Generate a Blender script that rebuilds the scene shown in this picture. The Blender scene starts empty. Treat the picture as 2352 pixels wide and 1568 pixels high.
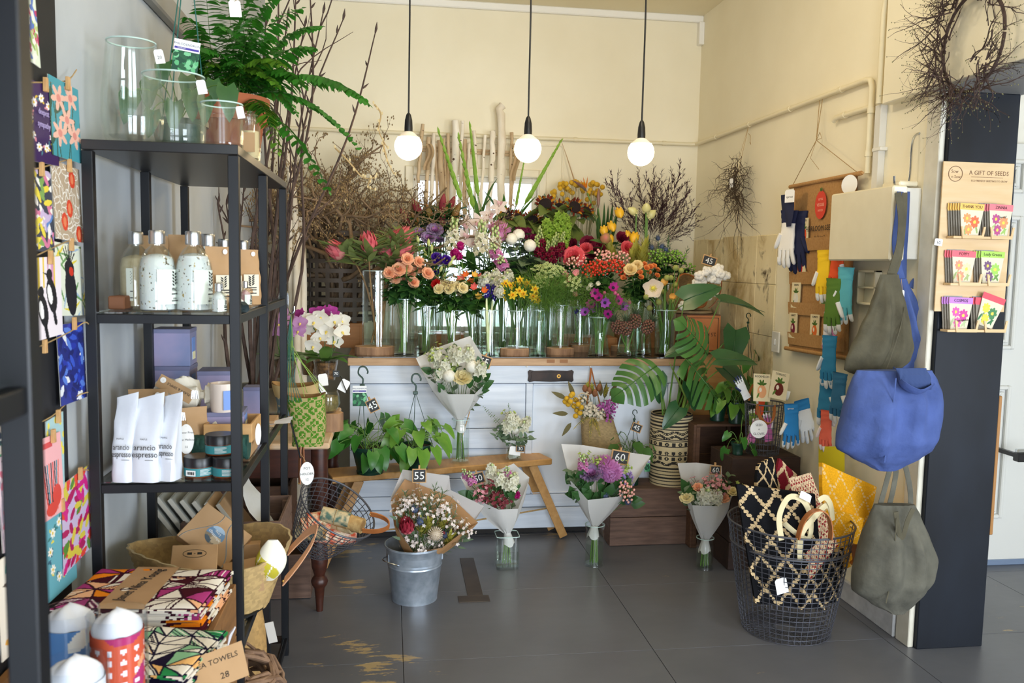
import bpy,math,random
import numpy as np
from mathutils import Vector,Matrix,Euler
SC=bpy.context.scene
COL=SC.collection
PI=math.pi
rnd=random.Random(7)
def srgb(h):
 if isinstance(h,(tuple,list)):return tuple(h[:3])
 h=h.lstrip('#');o=[]
 for i in(0,2,4):
  c=int(h[i:i+2],16)/255
  o.append(c/12.92 if c<=.04045 else((c+.055)/1.055)**2.4)
 return tuple(o)
# camera (solved from the room's own lines)
FPX,PITCH,YAW,ROLL,CAMH=1959.04,.0909,.1444,.0186,1.4748
_fw=Vector((math.sin(YAW)*math.cos(PITCH),math.cos(YAW)*math.cos(PITCH),-math.sin(PITCH)))
_rt0=Vector((math.cos(YAW),-math.sin(YAW),0));_up0=_rt0.cross(_fw)
_rt=_rt0*math.cos(ROLL)+_up0*math.sin(ROLL);_up=_up0*math.cos(ROLL)-_rt0*math.sin(ROLL)
cam=bpy.data.objects.new('camera',bpy.data.cameras.new('camera'));COL.objects.link(cam)
cam.data.sensor_width=36;cam.data.lens=36*FPX/2352;cam.data.clip_start=.05;cam.data.clip_end=60
cam.matrix_world=Matrix(((_rt.x,_up.x,-_fw.x,0),(_rt.y,_up.y,-_fw.y,0),(_rt.z,_up.z,-_fw.z,CAMH),(0,0,0,1)))
cam.data.dof.use_dof=True;cam.data.dof.focus_distance=4.0;cam.data.dof.aperture_fstop=7.1
SC.camera=cam
def _ray(u,v):return _fw+_rt*((u-1176)/FPX)-_up*((v-784)/FPX)
_O=Vector((0,0,CAMH))
def pY(u,v,Y):d=_ray(u,v);return _O+d*(Y/d.y)
def pX(u,v,X):d=_ray(u,v);return _O+d*(X/d.x)
def pZ(u,v,Z):d=_ray(u,v);return _O+d*((Z-CAMH)/d.z)
# world, lights, exposure
SC.view_settings.view_transform='Standard';SC.view_settings.look='None'
SC.view_settings.gamma=1;SC.view_settings.use_curve_mapping=False
SC.view_settings.exposure=0.3
SC.cycles.use_denoising=True
SC.cycles.max_bounces=9;SC.cycles.transparent_max_bounces=40;SC.cycles.diffuse_bounces=4
SC.cycles.glossy_bounces=4;SC.cycles.transmission_bounces=8;SC.cycles.sample_clamp_indirect=6
W=bpy.data.worlds.new('daylight');SC.world=W;W.use_nodes=True
W.node_tree.nodes['Background'].inputs[0].default_value=(.86,.93,1,1)
W.node_tree.nodes['Background'].inputs[1].default_value=2.2
def area(name,loc,rot,sx,sy,power,col):
 l=bpy.data.lights.new(name,'AREA');l.shape='RECTANGLE';l.size=sx;l.size_y=sy;l.spread=3.1
 l.energy=power;l.color=col
 o=bpy.data.objects.new(name,l);COL.objects.link(o);o.location=loc;o.rotation_euler=rot
 return o
area('assumed_shopfront_daylight',(-.25,-2.6,1.05),(PI/2,0,0),1.3,1.7,72,(.80,.89,1))  # unseen area light standing in for assumed daylight from behind the camera
area('assumed_shopfront_daylight',(1.45,-2.6,1.05),(PI/2,0,0),1.3,1.7,72,(.80,.89,1))  # second unseen panel for the same assumed daylight
area('added_side_fill',(3.7,-.7,1.15),(PI/2,0,math.radians(62)),1.9,1.7,190,(.80,.89,1))  # added unseen area light, no window behind it; brightens the left wall
for lx,ly in((.95,1.9),(.95,3.3)):  # added unseen fill points below the ceiling, set to balance the wall brightness
 l=bpy.data.lights.new('ceiling_fill','POINT');l.energy=11;l.color=(1,.88,.70);l.shadow_soft_size=.08
 o=bpy.data.objects.new('ceiling_fill',l);COL.objects.link(o);o.location=(lx,ly,2.86)
# materials
_M={}
def mat(name,col='#888888',rough=.6,metal=0,col2=None,nscale=20,namt=1.0,bump=0,bscale=60,stretch=None,trans=0,emit=None,estr=0,translucent=0,spec=.5,attr=False,coat=0,dist=.002,detail=4):
 if name in _M:return _M[name]
 m=bpy.data.materials.new(name);m.use_nodes=True;nt=m.node_tree;N=nt.nodes;L=nt.links
 b=N['Principled BSDF'];c=srgb(col)
 b.inputs['Base Color'].default_value=(*c,1);b.inputs['Roughness'].default_value=rough
 b.inputs['Metallic'].default_value=metal;b.inputs['Specular IOR Level'].default_value=spec
 b.inputs['Coat Weight'].default_value=coat
 tc=N.new('ShaderNodeTexCoord');vec=tc.outputs['Object']
 if stretch:
  mp=N.new('ShaderNodeMapping');mp.inputs['Scale'].default_value=stretch;L.new(vec,mp.inputs[0]);vec=mp.outputs[0]
 csock=None
 if attr:
  a=N.new('ShaderNodeVertexColor');a.layer_name='Col';csock=a.outputs[0]
 if col2 is not None:
  n=N.new('ShaderNodeTexNoise');n.inputs['Scale'].default_value=nscale;n.inputs['Detail'].default_value=detail
  L.new(vec,n.inputs['Vector'])
  r=N.new('ShaderNodeMapRange');r.inputs[1].default_value=.5-.22/namt;r.inputs[2].default_value=.5+.22/namt
  L.new(n.outputs[0],r.inputs[0])
  x=N.new('ShaderNodeMix');x.data_type='RGBA';L.new(r.outputs[0],x.inputs[0])
  x.inputs[6].default_value=(*c,1);x.inputs[7].default_value=(*srgb(col2),1)
  if csock is not None:
   x.blend_type='MULTIPLY';L.new(csock,x.inputs[6])
  csock=x.outputs[2]
 if csock is not None:L.new(csock,b.inputs['Base Color'])
 if bump:
  n2=N.new('ShaderNodeTexNoise');n2.inputs['Scale'].default_value=bscale;n2.inputs['Detail'].default_value=3
  L.new(vec,n2.inputs['Vector'])
  bp=N.new('ShaderNodeBump');bp.inputs['Strength'].default_value=bump;bp.inputs['Distance'].default_value=dist
  L.new(n2.outputs[0],bp.inputs['Height']);L.new(bp.outputs[0],b.inputs['Normal'])
 if emit:
  b.inputs['Emission Color'].default_value=(*srgb(emit),1);b.inputs['Emission Strength'].default_value=estr
 if translucent:
  t=N.new('ShaderNodeBsdfTranslucent');mx=N.new('ShaderNodeMixShader');mx.inputs[0].default_value=translucent
  if csock is not None:L.new(csock,t.inputs[0])
  else:t.inputs[0].default_value=(*c,1)
  L.new(b.outputs[0],mx.inputs[1]);L.new(t.outputs[0],mx.inputs[2])
  L.new(mx.outputs[0],N['Material Output'].inputs[0])
 _M[name]=m
 return m
def glassmat(name,tint=(.93,.97,.95),refl=1.0,fr=1.3):
 if name in _M:return _M[name]
 m=bpy.data.materials.new(name);m.use_nodes=True;nt=m.node_tree;N=nt.nodes;L=nt.links
 N.remove(N['Principled BSDF'])
 t=N.new('ShaderNodeBsdfTransparent');t.inputs[0].default_value=(*tint,1)
 g=N.new('ShaderNodeBsdfGlossy');g.inputs['Roughness'].default_value=.03;g.inputs[0].default_value=(refl,refl,refl,1)
 f=N.new('ShaderNodeLayerWeight');f.inputs[0].default_value=.5
 pw=N.new('ShaderNodeMath');pw.operation='POWER';L.new(f.outputs['Facing'],pw.inputs[0]);pw.inputs[1].default_value=3.5
 r=N.new('ShaderNodeMapRange');r.inputs[3].default_value=(fr-1)**2*.45;r.inputs[4].default_value=.55;L.new(pw.outputs[0],r.inputs[0])
 mx=N.new('ShaderNodeMixShader');L.new(r.outputs[0],mx.inputs[0]);L.new(t.outputs[0],mx.inputs[1]);L.new(g.outputs[0],mx.inputs[2])
 L.new(mx.outputs[0],N['Material Output'].inputs[0])
 _M[name]=m
 return m
# mesh builder
def frame(d,up=(0,0,1)):
 d=Vector(d).normalized();u=Vector(up)
 if abs(d.dot(u))>.97:u=Vector((1,0,0))
 x=u.cross(d).normalized();y=d.cross(x)
 return x,y,d
def mx_from(x,y,z,o):
 return Matrix(((x[0],y[0],z[0],o[0]),(x[1],y[1],z[1],o[1]),(x[2],y[2],z[2],o[2]),(0,0,0,1)))
def align(d,o,roll=0,up=(0,0,1)):
 x,y,z=frame(d,up);return mx_from(x,y,z,o)@Matrix.Rotation(roll,4,'Z')
def RZ(a):return Matrix.Rotation(a,4,'Z')
def RX(a):return Matrix.Rotation(a,4,'X')
def RY(a):return Matrix.Rotation(a,4,'Y')
def TR(*p):return Matrix.Translation(Vector(p if len(p)==3 else p[0]))
class MB:
 def __init__(s):s.v=[];s.f=[];s.mi=[];s.c=[];s.M=None
 def add(s,vs,fs,mi=0,col=None):
  o=len(s.v)
  if s.M is not None:vs=[s.M@Vector(p)for p in vs]
  s.v.extend([tuple(p)for p in vs]);s.f.extend([tuple(i+o for i in f)for f in fs])
  s.mi.extend([mi]*len(fs));s.c.extend([col]*len(fs)if not isinstance(col,list)else col)
  return s
 def box(s,x0,y0,z0,x1,y1,z1,b=0,mi=0,col=None,M=None):
  P=[];F=[]
  if b<=0:
   P=[(x,y,z)for x in(x0,x1)for y in(y0,y1)for z in(z0,z1)]
   F=[(0,1,3,2),(4,6,7,5),(0,4,5,1),(2,3,7,6),(0,2,6,4),(1,5,7,3)]
  else:
   b=min(b,abs(x1-x0)*.49,abs(y1-y0)*.49,abs(z1-z0)*.49)
   lo=(x0,y0,z0);hi=(x1,y1,z1);idx={}
   for a in range(8):
    sg=((a>>2)&1,(a>>1)&1,a&1)
    for ax in range(3):
     q=[hi[k]if sg[k]else lo[k]for k in range(3)]
     for k in range(3):
      if k!=ax:q[k]+=-b if sg[k]else b
     idx[(a,ax)]=len(P);P.append(tuple(q))
   def quad(ax,val):
    o=[k for k in range(3)if k!=ax];r=[]
    for p,q in((0,0),(1,0),(1,1),(0,1)):
     sg=[0]*3;sg[ax]=val;sg[o[0]]=p;sg[o[1]]=q
     r.append(idx[(sg[0]*4+sg[1]*2+sg[2],ax)])
    return tuple(r)
   for ax in range(3):
    for val in(0,1):F.append(quad(ax,val))
   for ax in range(3):
    o=[k for k in range(3)if k!=ax]
    for p in(0,1):
     for q in(0,1):
      sg0=[0]*3;sg0[o[0]]=p;sg0[o[1]]=q;sg1=list(sg0);sg1[ax]=1
      a0=sg0[0]*4+sg0[1]*2+sg0[2];a1=sg1[0]*4+sg1[1]*2+sg1[2]
      F.append((idx[(a0,o[0])],idx[(a1,o[0])],idx[(a1,o[1])],idx[(a0,o[1])]))
   for a in range(8):F.append((idx[(a,0)],idx[(a,1)],idx[(a,2)]))
  if M is not None:P=[M@Vector(p)for p in P]
  return s.add(P,F,mi,col)
 def lathe(s,prof,n=20,M=None,mi=0,cap=True,col=None,sq=None):
  P=[];F=[]
  for r,z in prof:
   for k in range(n):
    a=2*PI*k/n;c,q=math.cos(a),math.sin(a)
    if sq:e=(abs(c)**sq+abs(q)**sq)**(-1/sq);c*=e;q*=e
    P.append((r*c,r*q,z))
  for i in range(len(prof)-1):
   for k in range(n):
    k2=(k+1)%n
    F.append((i*n+k,i*n+k2,(i+1)*n+k2,(i+1)*n+k))
  if cap:
   if prof[0][0]>1e-5:F.append(tuple(range(n-1,-1,-1)))
   if prof[-1][0]>1e-5:F.append(tuple((len(prof)-1)*n+k for k in range(n)))
  if M is not None:P=[M@Vector(p)for p in P]
  return s.add(P,F,mi,col)
 def tube(s,pts,r=.005,n=6,mi=0,cap=True,col=None,flat=1,up=(0,0,1)):
  pts=[Vector(p)for p in pts];m=len(pts);P=[];F=[]
  if not isinstance(r,(list,tuple)):r=[r]*m
  px=None
  for i,p in enumerate(pts):
   d=(pts[min(i+1,m-1)]-pts[max(i-1,0)])
   if d.length<1e-9:d=Vector((0,0,1))
   d.normalize()
   if px is None:x,y,_=frame(d,up)
   else:
    x=px-d*px.dot(d)
    x=x.normalized()if x.length>1e-6 else frame(d)[0]
    y=d.cross(x)
   px=x
   for k in range(n):
    a=2*PI*(k+.5)/n
    P.append(p+x*(r[i]*math.cos(a))+y*(r[i]*flat*math.sin(a)))
  for i in range(m-1):
   for k in range(n):
    k2=(k+1)%n;F.append((i*n+k,i*n+k2,(i+1)*n+k2,(i+1)*n+k))
  if cap:F.append(tuple(range(n-1,-1,-1)));F.append(tuple((m-1)*n+k for k in range(n)))
  return s.add(P,F,mi,col)
 def grid(s,fn,nu,nv,mi=0,col=None,closeu=False,cfn=None):
  P=[];F=[];C=[]
  for j in range(nv+1):
   for i in range(nu+(0 if closeu else 1)):P.append(tuple(fn(i/nu,j/nv)))
  w=nu if closeu else nu+1
  for j in range(nv):
   for i in range(nu):
    i2=(i+1)%w if closeu else i+1
    F.append((j*w+i,j*w+i2,(j+1)*w+i2,(j+1)*w+i))
    if cfn:C.append(cfn((i+.5)/nu,(j+.5)/nv))
  return s.add(P,F,mi,C if cfn else col)
 def ball(s,c,r,n=8,m=5,mi=0,sz=1,col=None,M=None,jit=0):
  prof=[(max(r*math.sin(PI*i/m),0),-r*sz*math.cos(PI*i/m))for i in range(m+1)]
  prof[0]=(0.0001*r,prof[0][1]);prof[-1]=(.0001*r,prof[-1][1])
  Mm=TR(c)if M is None else M
  return s.lathe(prof,n,Mm,mi,True,col)
 def prism(s,outline,t,M=None,mi=0,col=None):
  n=len(outline)
  P=[(x,y,0)for x,y in outline]+[(x,y,t)for x,y in outline]
  F=[tuple(range(n-1,-1,-1)),tuple(range(n,2*n))]+[(k,(k+1)%n,n+(k+1)%n,n+k)for k in range(n)]
  if M is not None:P=[M@Vector(p)for p in P]
  return s.add(P,F,mi,col)
 def mesh(s,name,mats,smooth=True):
  me=bpy.data.meshes.new(name);me.from_pydata(s.v,[],s.f)
  for m in(mats if isinstance(mats,(list,tuple))else[mats]):me.materials.append(m)
  if any(s.mi):me.polygons.foreach_set('material_index',s.mi)
  if smooth:me.polygons.foreach_set('use_smooth',[True]*len(s.f))
  if any(c is not None for c in s.c):
   a=me.color_attributes.new('Col','FLOAT_COLOR','CORNER')
   buf=np.empty((len(me.loops),4),np.float32);k=0
   for f,c in zip(s.f,s.c):
    n=len(f);c=c or(1,1,1);buf[k:k+n,:3]=c;buf[k:k+n,3]=1;k+=n
   a.data.foreach_set('color',buf.ravel())
  me.update();return me
 def obj(s,name,mats,parent=None,smooth=True,local=False,auto=True):
  o=link(s.mesh(name,mats,smooth),name,parent,local)
  if smooth and auto:sharp(o.data)
  return o
def sharp(me,ang=.75):
 try:me.set_sharp_from_angle(angle=ang)
 except Exception:pass
def wm(o):
 if o is None:return Matrix.Identity(4)
 return wm(o.parent)@o.matrix_parent_inverse@o.matrix_basis if o.parent else o.matrix_basis.copy()
def link(me,name,parent=None,local=False,M=None):
 o=bpy.data.objects.new(name,me);COL.objects.link(o)
 if parent is not None:
  o.parent=parent
  if not local:o.matrix_parent_inverse=wm(parent).inverted()
 if M is not None:o.matrix_basis=M
 return o
def tag(o,label=None,cat=None,group=None,kind=None):
 if label:o['label']=label
 if cat:o['category']=cat
 if group:o['group']=group
 if kind:o['kind']=kind
 return o
def T(name,label,cat,loc=(0,0,0),rz=0,group=None):
 o=bpy.data.objects.new(name,None);COL.objects.link(o);o.empty_display_size=.05
 o.location=loc;o.rotation_euler=(0,0,rz)
 return tag(o,label,cat,group)
def stuff(o):o['kind']='stuff';return o
def struct(name,mb,m,parent=None,smooth=False):
 o=mb.obj(name,m,parent,smooth)
 if parent is None:o['kind']='structure'
 return o
_kids={}
def dup(root,M,label=None,group=None,name=None):
 def cp(o,par):
  c=o.copy();COL.objects.link(c)
  if par is not None:c.parent=par
  for k in[q for q in _all_children(o)]:cp(k,c)
  return c
 r=cp(root,None);r.matrix_basis=M
 if label:r['label']=label
 if group:r['group']=group
 return r
def _all_children(o):return o.children
def bez(p0,p1,p2,p3=None,n=8):
 o=[]
 for i in range(n+1):
  t=i/n
  if p3 is None:o.append(Vector(p0)*(1-t)**2+Vector(p1)*2*t*(1-t)+Vector(p2)*t*t)
  else:o.append(Vector(p0)*(1-t)**3+Vector(p1)*3*t*(1-t)**2+Vector(p2)*3*t*t*(1-t)+Vector(p3)*t**3)
 return o
def smoothpts(pts,n=4):
 pts=[Vector(p)for p in pts];o=[]
 for i in range(len(pts)-1):
  a,b,c,d=pts[max(i-1,0)],pts[i],pts[i+1],pts[min(i+2,len(pts)-1)]
  for k in range(n):
   t=k/n
   o.append(.5*((2*b)+(c-a)*t+(2*a-5*b+4*c-d)*t*t+(3*b-a-3*c+d)*t**3))
 o.append(pts[-1]);return o
# flat print: a colour raster laid on a finely divided sheet
class Cv:
 def __init__(s,w,h,bg,asp=None):
  s.w,s.h=w,h;s.asp=(h/w)if asp is None else asp
  s.a=np.empty((h,w,3),np.float32);s.a[:]=srgb(bg)
  x=(np.arange(w)+.5)/w;y=(np.arange(h)+.5)/h*s.asp
  s.X,s.Y=np.meshgrid(x,y)
 def put(s,m,col):s.a[m]=srgb(col);return s
 def rect(s,x0,y0,x1,y1,col):return s.put((s.X>=x0)&(s.X<=x1)&(s.Y>=y0)&(s.Y<=y1),col)
 def ell(s,x,y,rx,ry,col,rot=0):
  c,q=math.cos(rot),math.sin(rot);dx,dy=s.X-x,s.Y-y
  return s.put(((dx*c+dy*q)/rx)**2+((dy*c-dx*q)/ry)**2<=1,col)
 def ring(s,x,y,r,w,col):d=np.hypot(s.X-x,s.Y-y);return s.put(np.abs(d-r)<w/2,col)
 def line(s,x0,y0,x1,y1,w,col):
  dx,dy=x1-x0,y1-y0;L=dx*dx+dy*dy+1e-9
  t=np.clip(((s.X-x0)*dx+(s.Y-y0)*dy)/L,0,1)
  return s.put(np.hypot(s.X-x0-t*dx,s.Y-y0-t*dy)<w/2,col)
 def poly(s,pts,col):
  m=np.zeros(s.X.shape,bool);n=len(pts)
  for i in range(n):
   (xa,ya),(xb,yb)=pts[i],pts[(i+1)%n]
   if abs(yb-ya)<1e-9:continue
   m^=((ya>s.Y)!=(yb>s.Y))&(s.X<(xb-xa)*(s.Y-ya)/(yb-ya)+xa)
  return s.put(m,col)
 def leaf(s,x,y,l,w,rot,col):return s.ell(x+math.cos(rot)*l/2,y+math.sin(rot)*l/2,l/2,w/2,col,rot)
 def flower(s,x,y,r,n,col,cc=None,w=.5,rot=0):
  for k in range(n):s.leaf(x,y,r,r*w,rot+2*PI*k/n,col)
  if cc:s.ell(x,y,r*.28,r*.28,cc)
  return s
 def at(s,u,v):
  return tuple(float(c)for c in s.a[min(int(v*s.h),s.h-1),min(int(u*s.w),s.w-1)])
def sheet(cv,fn,t=.0006,back=None,mb=None,nrm=None):
 """grid of the raster's size following fn(u,v); a plain back skin at distance t along -normal"""
 mb=mb or MB();w,h=cv.w,cv.h
 mb.grid(fn,w,h,cfn=cv.at)
 p0,p1,p2=Vector(fn(0,0)),Vector(fn(1,0)),Vector(fn(0,1))
 n=(p1-p0).cross(p2-p0).normalized()if nrm is None else Vector(nrm)
 kx,ky=max(2,w//6),max(2,h//6);bc=srgb(back or '#d8d2c4')
 mb.grid(lambda u,v:Vector(fn(1-u,v))-n*t,kx,ky,col=bc)
 return mb
PRINT=mat('printed_paper','#ffffff',.45,attr=True,spec=.3)
CLOTHP=mat('printed_cloth','#ffffff',.9,attr=True,spec=.1,bump=.3,bscale=900,dist=.0006)
def flatfn(o,ux,uy):
 o,ux,uy=Vector(o),Vector(ux),Vector(uy)
 return lambda u,v:o+ux*u+uy*v
def text(s,size,m,parent,M,name='lettering',ex=.0003,align='CENTER',space=1,wide=1.0):
 cu=bpy.data.curves.new('lettering','FONT');cu.body=s;cu.size=size;cu.align_x=align;cu.align_y='CENTER'
 cu.extrude=ex;cu.resolution_u=2;cu.space_character=space
 tmp=bpy.data.objects.new('lettering',cu)
 me=bpy.data.meshes.new_from_object(tmp);bpy.data.objects.remove(tmp);bpy.data.curves.remove(cu)
 me.materials.clear();me.materials.append(m);me.transform(M@Matrix.Diagonal((wide,1,1,1)))
 o=link(me,name,parent)
 return o
# setting
XL,XR,YB,ZC=-.76,2.04,5.566,3.12
WALLC=mat('cream_wall_paint','#f3eacf',.75,col2='#ede3c6',nscale=3,bump=.15,bscale=40)
WALLL=mat('grey_white_wall_paint','#bdc1c4',.75,col2='#b0b5b8',nscale=4,bump=.15,bscale=40)
WHITEP=mat('white_gloss_paint','#e9e6dd',.4,col2='#dcd8cc',nscale=6)
CREAMP=mat('cream_gloss_paint','#ece2c6',.4,col2='#e0d5b6',nscale=6)
PIPEP=mat('painted_pipe','#e6dab8',.45)
def floor_material():
 m=mat('worn_grey_floor_paint','#67686e',.34,col2='#5b5c62',nscale=2.2,bump=.12,bscale=14,dist=.004)
 nt=m.node_tree;N=nt.nodes;L=nt.links;b=N['Principled BSDF']
 base=b.inputs['Base Color'].links[0].from_socket
 tc=N.new('ShaderNodeTexCoord');no=N.new('ShaderNodeTexNoise');no.inputs['Scale'].default_value=9;no.inputs['Detail'].default_value=8
 no.inputs['Roughness'].default_value=.68
 mp=N.new('ShaderNodeMapping');mp.inputs['Scale'].default_value=(.55,1.9,1);L.new(tc.outputs['Object'],mp.inputs[0]);L.new(mp.outputs[0],no.inputs[0])
 total=None
 for(u,v,r,k)in((800,1265,.22,1),(815,1345,.2,1),(800,1480,.16,.9),(870,1530,.3,1),(970,1560,.2,.8),(1280,1228,.16,.8),(1350,1215,.1,.6),(2310,1400,.4,.55),(2130,1640,.3,.6),(760,1620,.3,1),(1040,1240,.12,.45)):
  p=pZ(u,v,0)
  g=N.new('ShaderNodeVectorMath');g.operation='DISTANCE';L.new(tc.outputs['Object'],g.inputs[0]);g.inputs[1].default_value=p
  r1=N.new('ShaderNodeMapRange');r1.inputs[1].default_value=r;r1.inputs[2].default_value=r*.15;r1.inputs[3].default_value=0;r1.inputs[4].default_value=k
  L.new(g.outputs['Value'],r1.inputs[0])
  if total is None:total=r1.outputs[0]
  else:
   a=N.new('ShaderNodeMath');a.operation='MAXIMUM';L.new(total,a.inputs[0]);L.new(r1.outputs[0],a.inputs[1]);total=a.outputs[0]
 s=N.new('ShaderNodeMath');s.operation='MULTIPLY_ADD';L.new(total,s.inputs[0]);s.inputs[1].default_value=.2;L.new(no.outputs[0],s.inputs[2])
 th=N.new('ShaderNodeMapRange');th.inputs[1].default_value=.69;th.inputs[2].default_value=.72;L.new(s.outputs[0],th.inputs[0])
 x=N.new('ShaderNodeMix');x.data_type='RGBA';L.new(th.outputs[0],x.inputs[0]);L.new(base,x.inputs[6]);x.inputs[7].default_value=(*srgb('#a8926a'),1)
 L.new(x.outputs[2],b.inputs['Base Color'])
 rr=N.new('ShaderNodeMapRange');rr.inputs[3].default_value=.24;rr.inputs[4].default_value=.42;L.new(no.outputs[0],rr.inputs[0]);L.new(rr.outputs[0],b.inputs['Roughness'])
 return m
FLOORM=floor_material()
fl=MB().box(XL-.1,-2.7,-.05,4.0,YB+.1,-.004)
FLOOR=struct('floor',fl,mat('floor_joint','#2b2a2a',.8))
xs=[-.86,.06,1.02,1.98,2.9,4.0];ys=[-2.7,-1.3,.1,1.1,2.15,3.06,3.72,4.5,5.6]
for i in range(len(xs)-1):
 for j in range(len(ys)-1):
  g=.0012
  MB().box(xs[i]+g,ys[j]+g,-.0045,xs[i+1]-g,ys[j+1]-g,0,.0008).obj('floor_panel',FLOORM,FLOOR,smooth=False)
tm=mat('floor_inlay_wood','#4a4038',.5,col2='#3a3029',nscale=14)
a=pZ(1072,1282,0);b_=pZ(1092,1368,0);c=pZ(1052,1374,0);d=pZ(1124,1374,0)
MB().box(-.035,0,0,.035,(a-b_).length,.003,.001,M=TR(b_)@RZ(math.atan2(a.y-b_.y,a.x-b_.x)-PI/2)).obj('floor_inlay',tm,FLOOR,smooth=False)
MB().box(c.x,c.y-.05,0,d.x,c.y+.02,.0035,.001).obj('floor_inlay',tm,FLOOR,smooth=False)
wx0,wx1,wz0,wz1=.150,.965,1.02,2.035
bw=MB()
for q in((XL-.1,wx0,0,ZC),(wx1,4.0,0,ZC),(wx0,wx1,0,wz0),(wx0,wx1,wz1,ZC)):
 bw.box(q[0],YB,q[2],q[1],YB+.16,q[3])
struct('wall_back',bw,WALLC)
wl=MB().box(XL-.1,-2.7,0,XL,YB,ZC);struct('wall_left',wl,WALLL)
rw=MB().box(XR,2.99,0,2.33,YB,ZC).box(XR,-2.7,2.2,2.33,2.99,ZC);WR=struct('wall_right',rw,WALLC)
struct('wall_side',MB().box(3.9,-2.7,0,4.0,YB,ZC),WHITEP)
struct('wall_far',MB().box(2.33,3.86,0,3.9,3.95,ZC),WHITEP)
struct('ceiling',MB().box(XL-.1,-2.7,ZC,4.0,YB+.1,ZC+.1),mat('ceiling_paint','#efe4c4',.8,col2='#e6dab8',nscale=2))
struct('wall_front',MB().box(XL-.1,-2.8,0,-.9+.02,-2.7,ZC).box(.4,-2.8,0,.8,-2.7,ZC).box(2.1,-2.8,0,4.0,-2.7,ZC).box(XL,-2.8,0,2.1,-2.7,.4).box(XL,-2.8,2.7,2.1,-2.7,ZC),WHITEP)
wn=MB()
for q in((wx0,wx0+.035,wz0,wz1),(wx1-.035,wx1,wz0,wz1),(wx0+.035,wx1-.035,wz0,wz0+.035),(wx0+.035,wx1-.035,wz1-.035,wz1),(.545,.565,wz0+.035,wz1-.035)):
 wn.box(q[0],YB+.05,q[2],q[1],YB+.09,q[3],.004)
WIN=struct('window_1',wn,WHITEP)
MB().box(wx0,YB+.066,wz0,wx1,YB+.070,wz1).obj('pane',glassmat('window_glass',(.97,.98,1),.6),WIN,smooth=False)
MB().box(wx0-.02,YB-.03,wz0-.03,wx1+.02,YB+.05,wz0,.006).obj('sill',WHITEP,WIN,smooth=False)
tr=MB()
for q in((wx0-.05,wx0,wz0-.05,wz1+.05),(wx1,wx1+.05,wz0-.05,wz1+.05),(wx0,wx1,wz1,wz1+.05)):tr.box(q[0],YB-.018,q[2],q[1],YB,q[3],.005)
for q in((wx0-.02,wx1+.16,wz1+.205,wz1+.215),(wx1+.15,wx1+.16,wz0,wz1+.205)):tr.box(q[0],YB-.008,q[2],q[1],YB,q[3],.002)
struct('trim_1',tr,CREAMP)
struct('trim_2',MB().box(XL,YB-.03,3.075,XR,YB,ZC,.006).box(XR-.035,YB-.05,2.93,XR,YB-.0,3.075,.004),mat('white_cornice','#f4f1e8',.5))
struct('trim_3',MB().box(XL,-.5,2.265,XL+.035,YB,2.345,.006).box(XL,-.5,2.345,XL+.02,YB,2.36,.004),mat('grey_picture_rail','#8f8d88',.5))
struct('baseboard_right',MB().box(XR-.018,3.07,0,XR,YB,.095,.004),mat('scuffed_skirting_paint','#c9c8c6',.5,col2='#a9a8a6',nscale=18))
struct('baseboard_back',MB().box(XL,YB-.018,0,XR,YB,.1,.004),WHITEP)
struct('trim_4',MB().box(XR-.012,2.975,0,XR+.012,3.06,2.15,.003),mat('scuffed_corner_paint','#d9d3c2',.5,col2='#cac3b0',nscale=14))
struct('trim_5',MB().box(1.99,-2.7,2.15,2.36,pX(2025,245,1.99).y,2.60,.004),WALLC)
struct('trim_6',MB().box(1.992,-2.69,2.14,2.35,2.985,2.152,.001),mat('soffit_shade_grey','#8b8a88',.6))  # thin sheet under the header; the underside's shade is painted in its grey
CHALK=mat('smeared_chalkboard','#0b0c10',.5,spec=.22,col2='#1c212a',nscale=4,stretch=(1,1,.5),bump=.1,bscale=30)
struct('wall_pillar',MB().box(2.052,2.955,0,2.335,2.99,2.14,.003),CHALK)
struct('trim_7',MB().box(2.336,2.96,.45,2.352,2.985,1.0,.003),mat('brown_stop_wood','#9a6a34',.5))
DW=mat('white_door_paint','#d3d2cd',.45)
dr=struct('door_1',MB().box(2.5,3.80,.03,3.75,3.855,2.1,.004),DW)
for x0 in(2.6,3.2):
 for z0,z1 in((.25,.92),(1.1,1.75),(1.86,2.02)):
  for k,(dd,th)in enumerate(((0,.022),(.03,.012))):
   for q in((x0+dd,x0+dd+.02,z0+dd,z1-dd),(x0+.45-dd-.02,x0+.45-dd,z0+dd,z1-dd),(x0+dd+.02,x0+.43-dd,z0+dd,z0+dd+.02),(x0+dd+.02,x0+.43-dd,z1-dd-.02,z1-dd)):
    MB().box(q[0],3.80-th,q[2],q[1],3.801,q[3],.005).obj('door_moulding',DW,dr,smooth=False)
struct('baseboard_far',MB().box(2.34,3.80,0,3.9,3.86,.03,.004),mat('blue_grey_skirting','#6f7f98',.5))
ST=mat('stained_stone_facing','#efe1bb',.8,col2='#dccb9e',nscale=2.5,stretch=(1,1.6,.8),bump=.35,bscale=18,dist=.006)
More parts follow.
